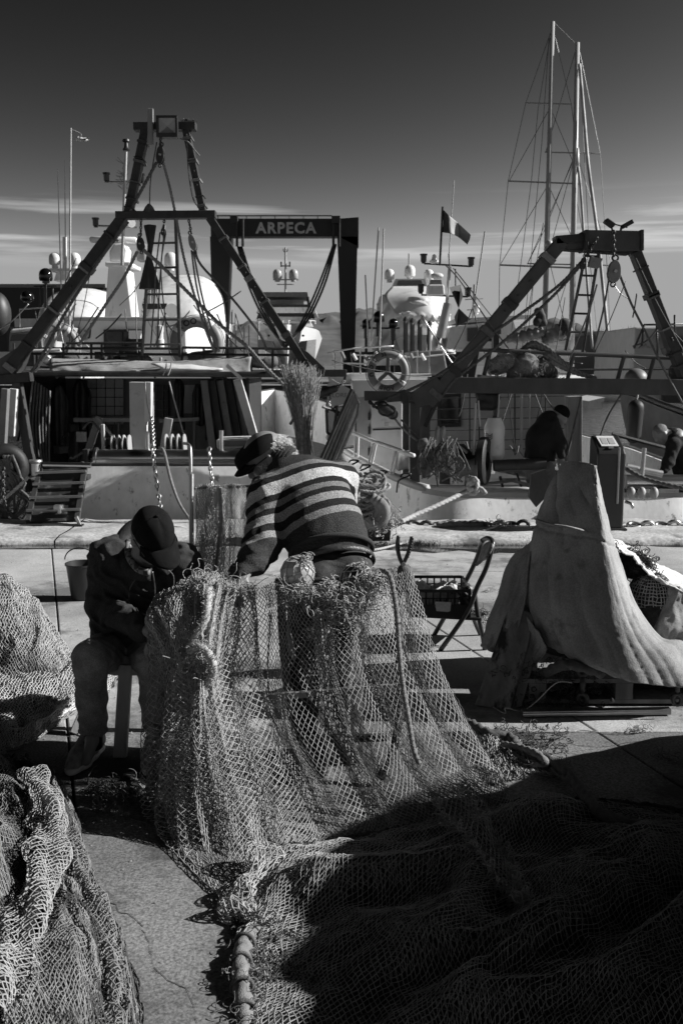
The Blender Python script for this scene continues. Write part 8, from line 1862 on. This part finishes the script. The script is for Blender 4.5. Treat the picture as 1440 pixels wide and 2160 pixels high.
# corks along the far foot rope
for k, (px, py) in enumerate(((340, 1712), (350, 1740))): m = MB(); m.lathe(P(px, py, 3.68), Vector((0.3, -0.4, -0.6)), [(0.012, 0), (0.02, 0.005), (0.02, 0.05), (0.012, 0.055)], 12); m.build('net_float', M['wood'], T, smooth='auto')
# ---- glass floats in string bags on the head rope
def netball(c, r, mt, label, tw, n=9):
    t = thing('net_float', label, 'float', c - Vector((0, 0, r)))
    m = MB(); m.ball(c, r, r, r, 26, 18); m.build('ball', mt, t, smooth=True)
    th = np.linspace(0, 2 * np.pi, 49); ph = np.linspace(0.12, 2.9, 25); A = np.zeros((49, 25, 3)); rot = np.array(Matrix.Rotation(0.5, 3, 'X') @ Matrix.Rotation(0.4, 3, 'Y'))
    for i, a in enumerate(th):
        for j, p in enumerate(ph): A[i, j] = np.array(c) + rot @ (np.array([math.cos(a) * math.sin(p), math.sin(a) * math.sin(p), math.cos(p)]) * (r + 0.003))
    net_object('string_bag', [net_on(A, n, 8, 0.002, 0.12, 5)], tw, M['rope'], t)
    top = np.array(c) + rot @ np.array([0, 0, r]); net_object('bag_knot', [tangle(lambda g: top + g.normal(0, 0.01, 3), 30, 0.07, 0.003, int(c.x * 1000) % 97, curl=90, step=0.006)], 0.0015, M['rope'], t)
netball(P(628, 1208, 4.08), 0.070, mat('pale_float', 0.42, 0.35, var=0.15, scale=20), 'pale round float in a string bag on top of the net', 0.0024)
netball(P(752, 1222, 4.10), 0.068, mat('dark_float', 0.035, 0.35, var=0.2), 'dark round float in a white string bag right of the pale one', 0.0026, 10)
netball(P(690, 1252, 4.02), 0.052, mat('grey_float', 0.22, 0.4, var=0.2), 'small grey float half sunk in the tangled twine', 0.0022, 8)
# ---- shears stuck in the net
t = thing('shears', 'open black-handled shears standing upright in the top of the net', 'shears', P(851, 1196, 4.15))
for pts, ws in (([(840, 1130), (838, 1150), (841, 1172), (848, 1190)], [0.0075, 0.010, 0.0085, 0.008]), ([(868, 1132), (866, 1150), (860, 1168), (852, 1186)], [0.008, 0.0105, 0.009, 0.008])):
    m = MB(); m.tube(smooth_path([P(a, b, 4.15) for a, b in pts], 5), list(np.interp(np.linspace(0, 1, 16), np.linspace(0, 1, 4), ws)), 8); m.build('handle', mat('grip_rubber', 0.03, 0.35), t, smooth=True)
for k in range(8): m = MB(); m.ball(P(870 - k * 1.3, 1136 + k * 5.5, 4.14), 0.0045); m.build('grip_rib', M['plastic'], t, smooth=True)
m = MB(); m.lathe(P(850, 1189, 4.145), (0, 1, 0), [(0.009, -0.012), (0.009, 0.012)], 12); m.build('pivot', M['galv'], t)
for dx in (-4, 4): m = MB(); m.beam(P(850, 1186, 4.15), P(850 + dx, 1225, 4.15), 0.012, 0.006); m.build('blade', M['galv'], t)
b_ = Body(); b_.limb(P(852, 1205, 4.16), P(858, 1232, 4.14), 0.032, 0.036, 0.02); b_.build('wrapped_sheath', 0.008, M['darkrope'], t)
# ---- wooden chair behind the net carrying it
t = thing('wooden_chair', 'old wooden chair frame seen dark through the hanging net', 'chair', G(740, 1640))
dkw = mat('dark_bentwood', 0.035, 0.5, var=0.4, scale=20); plw = mat('worn_chair_wood', 0.35, 0.6, var=0.3, scale=12, stretch=(1, 1, 0.2))
def wtube(pts, r, mt, nm): m = MB(); m.tube(smooth_path([P(*p) for p in pts], 6), r, 10); m.build(nm, mt, t, smooth=True)
wtube([(838, 1215, 4.16), (840, 1330, 4.12), (842, 1450, 4.08), (838, 1540, 4.04), (822, 1600, 4.0), (800, 1642, 3.98)], 0.019, dkw, 'rear_leg')
wtube([(592, 1225, 4.16), (596, 1330, 4.14), (606, 1450, 4.10), (622, 1560, 4.05), (640, 1655, 3.98)], 0.019, dkw, 'rear_leg')
wtube([(668, 1300, 4.18), (680, 1380, 4.15), (692, 1470, 4.12), (690, 1572, 4.08)], 0.017, plw, 'back_slat'); wtube([(752, 1300, 4.18), (740, 1380, 4.15), (732, 1470, 4.12), (730, 1572, 4.08)], 0.017, plw, 'back_slat'); wtube([(600, 1310, 4.2), (620, 1380, 4.18), (640, 1430, 4.15)], 0.014, plw, 'back_slat')
m = MB(); m.beam(P(580, 1232, 4.16), P(862, 1228, 4.16), 0.03, 0.05); m.build('top_rail', dkw, t, bevel=0.006); m = MB(); m.beam(P(566, 1470, 4.06), P(842, 1448, 4.06), 0.022, 0.028); m.build('stretcher', plw, t, bevel=0.004); m = MB(); m.beam(P(630, 1560, 4.02), P(820, 1555, 4.02), 0.02, 0.03); m.build('stretcher', dkw, t)
# ---- net curtain on its pole between the men
t = thing('net_post', 'thin steel post standing between the two men', 'post', G(404, 1540)); m = MB(); m.tube([G(404, 1545), P(404, 1000, 4.85)], 0.0125, 10); m.build('pole', M['galv'], t, smooth='auto'); m = MB(); m.beam(P(400, 1030, 4.85), P(530, 1026, 4.87), 0.014, 0.014); m.build('cross_arm', M['darkmetal'], t)
t = thing('fishing_net', 'fine-meshed net curtain hung on the post behind the big net', 'fishing net', P(465, 1250, 4.8))
cur = [[(409, 1026, 4.83), (435, 1022, 4.80), (462, 1024, 4.84), (490, 1022, 4.80), (524, 1028, 4.84)], [(412, 1100, 4.82), (436, 1100, 4.76), (462, 1100, 4.84), (490, 1100, 4.78), (520, 1100, 4.84)], [(410, 1180, 4.8), (432, 1180, 4.74), (460, 1180, 4.82), (488, 1180, 4.78), (516, 1180, 4.84)], [(412, 1260, 4.8), (430, 1262, 4.74), (455, 1260, 4.8), (482, 1260, 4.78), (514, 1262, 4.84)]]
A = patch(cur, 160, 160).swapaxes(0, 1); u_, v_ = uv(A)
def cfold(A, s): B = A.copy(); B[..., 1] += 0.05 * fbm(u_ * 9, v_ * 1.5, s, 2); B[..., 0] += 0.02 * fbm(u_ * 9 + 30, v_ * 1.5, s + 1, 2); return B
net_object('curtain', [net_on(cfold(A, 5), 36, 64, 0.002, 0.1, 21, loose=0.0006), net_on(cfold(A + np.array([0, 0.05, 0]), 9), 30, 60, 0.002, 0.1, 22, loose=0.0006)], 0.0013, twine, t)
A7 = patch([[(436, 1030, 4.80), (456, 1026, 4.78), (470, 1032, 4.80)], [(430, 1120, 4.76), (452, 1118, 4.70), (474, 1120, 4.76)], [(420, 1200, 4.70), (444, 1200, 4.62), (472, 1200, 4.70)], [(418, 1250, 4.6), (442, 1250, 4.5), (470, 1250, 4.6)]], 60, 40).swapaxes(0, 1); u7, v7 = uv(A7); A7[..., 1] += 0.03 * fbm(u7 * 6, v7, 55)
net_object('bright_fold', [net_on(A7, 13, 60, 0.002, 0.15, 23, loose=0.0006), net_on(A7 + np.array([0, 0.03, 0]), 9, 50, 0.002, 0.15, 24, loose=0.0006)], 0.0013, mat('brightened_twine', 0.6, 0.8, var=0.2), t)  # fold twine set paler than the rest of the curtain
nrope([(462, 1030, 4.76), (466, 1100, 4.70), (458, 1180, 4.62), (452, 1235, 4.4)], 0.010, 'hanging_cord', M['rope'], t)
# ---- net spread over the foreground at right
T2 = thing('fishing_net', 'wide dark spread of netting covering the ground at lower right', 'fishing net', G(1000, 1950))
gridG = [[(560, 1790), (700, 1780), (850, 1745), (1000, 1710), (1150, 1690), (1330, 1700), (1560, 1730)], [(520, 1880), (690, 1850), (860, 1820), (1020, 1790), (1180, 1770), (1370, 1780), (1640, 1800)], [(505, 1960), (690, 1940), (880, 1915), (1060, 1890), (1240, 1870), (1440, 1870), (1720, 1880)], [(510, 2060), (710, 2040), (910, 2020), (1110, 2000), (1310, 1990), (1520, 1990), (1800, 2000)], [(520, 2190), (740, 2180), (960, 2170), (1180, 2160), (1390, 2150), (1620, 2150), (1900, 2160)], [(540, 2400), (780, 2400), (1020, 2390), (1260, 2380), (1500, 2380), (1740, 2380), (2000, 2380)]]
Ag = np.array([[list(G(*c)) for c in row] for row in gridG]); Ag = cr_interp(Ag, 200); Ag = cr_interp(Ag.swapaxes(0, 1), 260)      # axis 0 across, axis 1 towards camera
ug, vg = uv(Ag)
def ridges(x, y_, seed):
    s_ = x * 0.80 + y_ * 0.60; t_ = -x * 0.60 + y_ * 0.80          # ridges running from upper left to lower right
    a = 1 - np.abs(2 * fbm(t_ * 3.4 + 0.5 * fbm(s_ * 1.5, t_ * 2, seed + 3), s_ * 0.75, seed, 2)); b = fbm(x * 6, y_ * 6, seed + 5, 3)
    return np.clip(0.10 * np.clip(a, 0, 1) ** 2.5 + 0.045 * (b + 0.4), 0.006, None)
def ground_net(A, seed, lift=0.0, sc=1.0):
    B = A.copy(); B[..., 0] += 0.05 * fbm(A[..., 0] * 5, A[..., 1] * 5, seed + 1, 2); B[..., 1] += 0.05 * fbm(A[..., 0] * 5 + 20, A[..., 1] * 5, seed + 2, 2); uu_, ww_ = uv(A); B[..., 2] = np.maximum(ridges(B[..., 0], B[..., 1], 7) * sc * np.clip(uu_ * 9, 0.08, 1) * np.clip(ww_ * 9, 0.08, 1) + lift, 0.006); return B
def rotwarp(ang, seed):
    ca, sa_ = math.cos(ang), math.sin(ang)
    def w_(u, v):
        x, y_ = u - 0.5, v - 0.5; return 0.5 + (x * ca - y_ * sa_) * 1.35 + 0.03 * fbm(u * 5, v * 5, seed), 0.5 + (x * sa_ + y_ * ca) * 1.35 + 0.03 * fbm(u * 5, v * 5, seed + 1)
    return w_
def inside(sg, lo=0.004, hi=0.996):
    L = np.linalg.norm(sg[1] - sg[0], axis=1); k = (L > 0.004) & (L < 0.09); return sg[0][k], sg[1][k]
net_object('netting', [inside(net_on(ground_net(Ag, 3, 0.004), 150, 135, 0.002, 0.15, 31, rotwarp(0.5, 3), 0.0012)), inside(net_on(ground_net(Ag, 13, -0.02, 0.9), 140, 125, 0.002, 0.15, 32, rotwarp(-0.35, 9), 0.0015))], 0.0014, twine, T2)
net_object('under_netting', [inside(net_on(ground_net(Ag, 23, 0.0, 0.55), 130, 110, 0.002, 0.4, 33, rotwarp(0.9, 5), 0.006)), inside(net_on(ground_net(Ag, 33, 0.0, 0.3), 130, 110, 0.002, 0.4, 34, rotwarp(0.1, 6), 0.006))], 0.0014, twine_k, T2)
# bundle core: netting packed below the visible layers
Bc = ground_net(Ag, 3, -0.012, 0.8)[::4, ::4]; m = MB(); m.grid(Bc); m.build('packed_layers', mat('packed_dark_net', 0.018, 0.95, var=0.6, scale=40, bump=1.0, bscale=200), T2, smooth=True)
# pale seam band running down the spread
seam = [[(905, 1720), (945, 1705), (975, 1700)], [(945, 1780), (990, 1765), (1015, 1760)], [(1000, 1850), (1040, 1840), (1060, 1838)], [(1055, 1920), (1080, 1915), (1092, 1912)], [(1098, 1955), (1106, 1953), (1112, 1952)]]
As = np.array([[list(G(*c)) for c in row] for row in seam]); As = cr_interp(As, 60); As = cr_interp(As.swapaxes(0, 1), 30); As[..., 2] = ridges(As[..., 0], As[..., 1], 7) + 0.022
net_object('pale_seam_band', [net_on(As, 7, 44, 0.002, 0.2, 41)], 0.0026, twine, T2)
for ed in (As[0], As[-1]): net_object('seam_stitches', [tangle(lambda g: ed[g.integers(0, len(ed))] + g.normal(0, 0.004, 3), 170, 0.05, 0.003, int(ed[0][0] * 1000) % 91, curl=90)], 0.002, twine, T2)
lc = [G(1040, 1690, 0.06), G(1120, 1720, 0.07), G(1200, 1690, 0.06)]
# little lit apron of net to the right of the hung one
ap = [[(985, 1540), (1030, 1560), (1080, 1575), (1110, 1590)], [(1010, 1600), (1050, 1600), (1100, 1605), (1160, 1615)], [(1040, 1660), (1080, 1650), (1130, 1645), (1200, 1650)]]
Aa = np.array([[list(G(*c)) for c in row] for row in ap]); Aa = cr_interp(Aa, 40); Aa = cr_interp(Aa.swapaxes(0, 1), 60); Aa[..., 2] = 0.012 + 0.05 * np.clip(fbm(Aa[..., 0] * 9, Aa[..., 1] * 9, 6) + 0.3, 0, 1)
net_object('sunlit_apron', [net_on(Aa, 26, 22, 0.002, 0.35, 51, loose=0.003), net_on(Aa + np.array([0.01, 0, 0.004]), 24, 20, 0.002, 0.4, 52, loose=0.004)], 0.0018, twine, T2)
# thick rope along the far edge of the spread and the lit one at its left
t = thing('rope', 'thick laid rope snaking along the edge of the netting into the shadow', 'rope', G(1150, 1610))
m = MB(); m.rope(smooth_path([G(990, 1525, .04), G(1030, 1548, .05), G(1075, 1556, .04), G(1100, 1585, .04), G(1140, 1596, .05), G(1175, 1612, .04), G(1205, 1640, .04), G(1235, 1680, .04), G(1265, 1715, .05), G(1310, 1735, .05), G(1380, 1750, .05), G(1480, 1760, .05)], 8), 0.026); m.build('strand', M['darkrope'], t, smooth=True)
m = MB(); m.rope(smooth_path([G(1060, 1570, .03), G(1100, 1578, .06), G(1135, 1592, .07), G(1150, 1612, .04), G(1120, 1612, .03)], 6), 0.017); m.build('strand', M['greyrope'], t, smooth=True)
m = MB(); m.rope(smooth_path([G(1190, 1640, .03), G(1230, 1665, .05), G(1255, 1700, .05), G(1300, 1725, .04), G(1360, 1735, .04)], 6), 0.018); m.build('strand', M['darkrope'], t, smooth=True)
net_object('clinging_netting', [tangle(lambda g: (lambda q: q + Vector((g.normal(0, .02), g.normal(0, .02), 0)))(G(1000 + 190 * g.random() ** 1.0, 1530 + 80 * g.random(), 0.03)), 240, 0.08, 0.003, 61, curl=80)], 0.0018, twine_k, t)
t = thing('rope', 'thick whipped rope falling to the bottom edge left of the dark netting', 'rope', G(520, 2100))
pp = smooth_path([P(536, 1960, 2.90), P(516, 1990, 2.80), P(508, 2030, 2.68), P(510, 2080, 2.58), P(516, 2130, 2.50), P(520, 2200, 2.38)], 6); m = MB(); m.rope(pp, 0.026); m.build('strand', M['greyrope'], t, smooth=True)
for k in (6, 12, 18, 24, 29): m = MB(); d = (pp[k + 1] - pp[k - 1]); m.torus(pp[k], d, 0.030, 0.006, 20, 6); m.build('whipping', M['darkrope'], t, smooth=True)
net_object('clinging_twine', [tangle(lambda g: pp[g.integers(0, len(pp))] + Vector((g.normal(0, .03), g.normal(0, .03), g.normal(0, .015))), 90, 0.08, 0.003, 62, curl=80)], 0.0013, twine_d, t)
# ---- heaps of net at left
def heap(name, label, rows_, nu, nv, r, mt, seeds, amp, lay=3, core=None, tw2=None):
    t = thing(name, label, 'net heap', G(rows_[-1][-1][0], rows_[-1][-1][1]))
    A = np.array([[list(G(*c)) for c in row] for row in rows_]); A = cr_interp(A, 150); A = cr_interp(A.swapaxes(0, 1), 150); u_, v_ = uv(A); out = []
    for k in range(lay):
        B = A.copy(); w_ = fbm(A[..., 0] * 9 + k, A[..., 1] * 5, seeds + k, 3); B[..., 2] += amp * (1.0 - 0.3 * k) * (1.6 * np.clip(1 - np.abs(2.2 * fbm(u_ * 4.5 + 0.6 * v_, v_ * 2.2, seeds + 40, 2)), 0, 1) ** 1.5 - 0.8) + amp * 0.55 * np.clip(1 - np.abs(2.4 * fbm(u_ * 11, v_ * 5, seeds + 60, 2)), 0, 1) ** 2 + amp * 0.5 * w_ - 0.014 * k
        B[..., 0] += 0.03 * fbm(A[..., 0] * 8, A[..., 1] * 8, seeds + k + 9); B[..., 2] = np.maximum(B[..., 2], 0.006)
        out.append(net_on(B, int(nu * (1 - 0.06 * k)), int(nv * (1 - 0.06 * k)), 0.002, 0.15, seeds + k, (rotwarp(0.25 * k - 0.1, seeds + k) if k else None), 0.0012))
        if k == 0: B0 = B
    net_object('netting', [inside(s_) for s_ in out[:1]], r, mt, t)
    if lay > 1: net_object('under_netting', [inside(s_) for s_ in out[1:]], r, tw2 or twine_d, t)
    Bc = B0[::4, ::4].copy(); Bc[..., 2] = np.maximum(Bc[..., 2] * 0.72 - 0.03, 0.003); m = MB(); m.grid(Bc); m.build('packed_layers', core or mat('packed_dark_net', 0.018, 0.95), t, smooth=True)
    return t, B0
heap('net_heap', 'large heap of dark netting in the lower left corner', [[(-260, 1560, 0.02), (-120, 1570, 0.05), (0, 1575, 0.08), (50, 1600, 0.06), (80, 1630, 0.01)], [(-300, 1650, 0.05), (-120, 1650, 0.16), (20, 1650, 0.18), (95, 1670, 0.13), (132, 1692, 0.01)], [(-340, 1760, 0.08), (-120, 1750, 0.22), (40, 1740, 0.24), (120, 1750, 0.17), (168, 1775, 0.01)], [(-380, 1860, 0.08), (-120, 1840, 0.24), (50, 1830, 0.27), (140, 1840, 0.20), (200, 1870, 0.01)], [(-420, 1980, 0.08), (-120, 1950, 0.26), (80, 1930, 0.30), (200, 1950, 0.20), (262, 2000, 0.01)], [(-480, 2130, 0.08), (-140, 2080, 0.26), (90, 2060, 0.30), (230, 2080, 0.20), (296, 2120, 0.01)], [(-560, 2400, 0.08), (-160, 2330, 0.26), (100, 2300, 0.30), (250, 2310, 0.18), (318, 2360, 0.01)]], 84, 165, 0.0016, twine_d, 200, 0.075, 4, None, twine_k)
heap('net_heap', 'sunlit mound of pale netting at the left edge behind the seated man', [[(-160, 1300, 0.02), (-60, 1290, 0.10), (20, 1285, 0.10), (70, 1300, 0.05), (110, 1320, 0.01)], [(-180, 1270, 0.2), (-60, 1225, 0.40), (20, 1225, 0.42), (70, 1265, 0.28), (128, 1345, 0.02)], [(-200, 1300, 0.2), (-60, 1285, 0.36), (30, 1290, 0.34), (95, 1325, 0.22), (152, 1385, 0.01)], [(-220, 1390, 0.10), (-60, 1370, 0.18), (40, 1375, 0.18), (110, 1390, 0.12), (160, 1410, 0.01)], [(-240, 1450, 0.01), (-60, 1450, 0.02), (40, 1440, 0.02), (110, 1430, 0.02), (165, 1425, 0.01)]], 50, 52, 0.0026, twine, 230, 0.03, 2, None, twine_d)
heap('net_heap', 'low layered netting spread on the ground beside the stool', [[(-200, 1420, 0.02), (-60, 1418, 0.04), (40, 1412, 0.05), (150, 1396, 0.04), (246, 1385, 0.01)], [(-220, 1470, 0.03), (-60, 1462, 0.05), (60, 1452, 0.06), (170, 1440, 0.04), (250, 1430, 0.01)], [(-230, 1520, 0.03), (-60, 1512, 0.05), (60, 1502, 0.05), (140, 1490, 0.04), (215, 1470, 0.01)], [(-240, 1560, 0.02), (-60, 1552, 0.04), (40, 1547, 0.04), (100, 1530, 0.03), (150, 1500, 0.01)], [(-250, 1590, 0.01), (-60, 1585, 0.01), (20, 1580, 0.01), (70, 1560, 0.01), (110, 1535, 0.01)]], 64, 56, 0.0018, mat('brightened_twine', 0.6), 260, 0.03, 3, None, twine_d)  # top twine brightened: the missing sunlight is put into its colour
def net_roll(name, label, pts, r0, seed, mt, nr=16):
    t = thing(name, label, 'net roll', pts[-1]); e_ = smooth_path(pts, 8); th = np.linspace(0, 2 * np.pi, 30); A = np.zeros((30, len(e_), 3))
    for j, p in enumerate(e_):
        d = (e_[min(j + 1, len(e_) - 1)] - e_[max(j - 1, 0)]).normalized(); x, y_, _ = frame_of(d); rr = r0 * (1 + 0.22 * math.sin(j * 0.55 + seed) + 0.12 * math.sin(j * 1.3))
        for i, a in enumerate(th): A[i, j] = p + (x * math.cos(a) + y_ * math.sin(a)) * rr * (1 + 0.28 * math.sin(3 * a + j * 0.35))
    A[..., 2] = np.maximum(A[..., 2], 0.006); nv_ = int(path_len(e_) / 0.011); net_object('netting', [net_on(A, nr, nv_, 0.002, 0.2, seed, (lambda u, v: (((u + v * 1.7) % 1.0) * 0.999, v)) if False else None, 0.0018)], 0.0017, mt, t)
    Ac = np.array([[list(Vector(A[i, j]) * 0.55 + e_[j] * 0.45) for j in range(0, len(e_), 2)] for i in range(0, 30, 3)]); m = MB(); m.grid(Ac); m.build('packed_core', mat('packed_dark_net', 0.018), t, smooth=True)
net_roll('net_roll', 'twisted roll of netting lying along the top of the lower-left heap', [G(70, 1640, 0.20), G(95, 1700, 0.24), G(105, 1770, 0.26), G(85, 1850, 0.30), G(60, 1940, 0.33), G(20, 2050, 0.35), G(-20, 2160, 0.36)], 0.050, 3, twine, 18)
net_roll('net_roll', 'thin roll of netting along the outer side of the lower-left heap', [G(140, 1760, 0.14), G(160, 1840, 0.17), G(195, 1920, 0.18), G(225, 2010, 0.19), G(230, 2110, 0.20), G(225, 2220, 0.2)], 0.034, 5, twine_d, 14)
# knife, fan of white twine
t = thing('net_needle', 'dark wooden net needle lying on the ground below the stool', 'net needle', G(280, 1660)); m = MB(); m.beam(G(235, 1650, .01), G(268, 1664, .012), 0.016, 0.008); m.build('blade', M['darkmetal'], t); m = MB(); m.tube([G(266, 1663, .014), G(278, 1668, .016), G(290, 1672, .016)], [0.009, 0.014, 0.011], 10); m.build('handle', mat('dark_handle', 0.03, 0.3), t, smooth=True)
t = thing('twine_hank', 'fan of loose white twine ends on the ground beside the net foot', 'twine', G(295, 1650))
for k in range(7): m = MB(); m.tube(smooth_path([G(262 + k * 3, 1632 - k * 0.5, .012), G(285 + k * 2, 1645 + k * 2, .02), G(305 + k, 1668 + k * 3 - 8, .014)], 5), 0.0032, 5); m.build('strand', M['rope'], t, smooth=True)
# ---- unseen heap added at right, its profile shaped to throw the foreground shadow
t = thing('shadow_heap', 'unseen canvas heap added beyond the right edge to cast the foreground shadow', 'shadow caster', (2.75, 3.0, 0))
prof = [(0.6, 0), (0.7, 1.66), (1.8, 1.66), (3.43, 1.65), (3.67, 1.53), (3.87, 1.38), (4.00, 1.13), (4.29, 0.91), (4.55, 0.5), (4.6, 0)]
yy_ = np.interp(np.linspace(0, 1, 80), np.linspace(0, 1, len(prof)), [q[0] for q in prof]); zz_ = np.interp(np.linspace(0, 1, 80), np.linspace(0, 1, len(prof)), [q[1] for q in prof])
zz_ = zz_ * 0.92 * (1 + 0.10 * fbm(yy_ * 4, yy_ * 0, 5, 4))
A = np.zeros((80, 24, 3))
for j in range(24): s_ = abs(j / 23 * 2 - 1); A[:, j, 0] = 1.85 + 1.5 * j / 23; A[:, j, 1] = yy_; A[:, j, 2] = np.maximum(zz_ * (1 - s_ ** 3), 0.003)
A[..., 0] += 0.04 * fbm(A[..., 1] * 5, A[..., 2] * 5, 3); m = MB(); m.grid(A, 0.02); m.build('cover', M['canvas'], t, smooth=True)
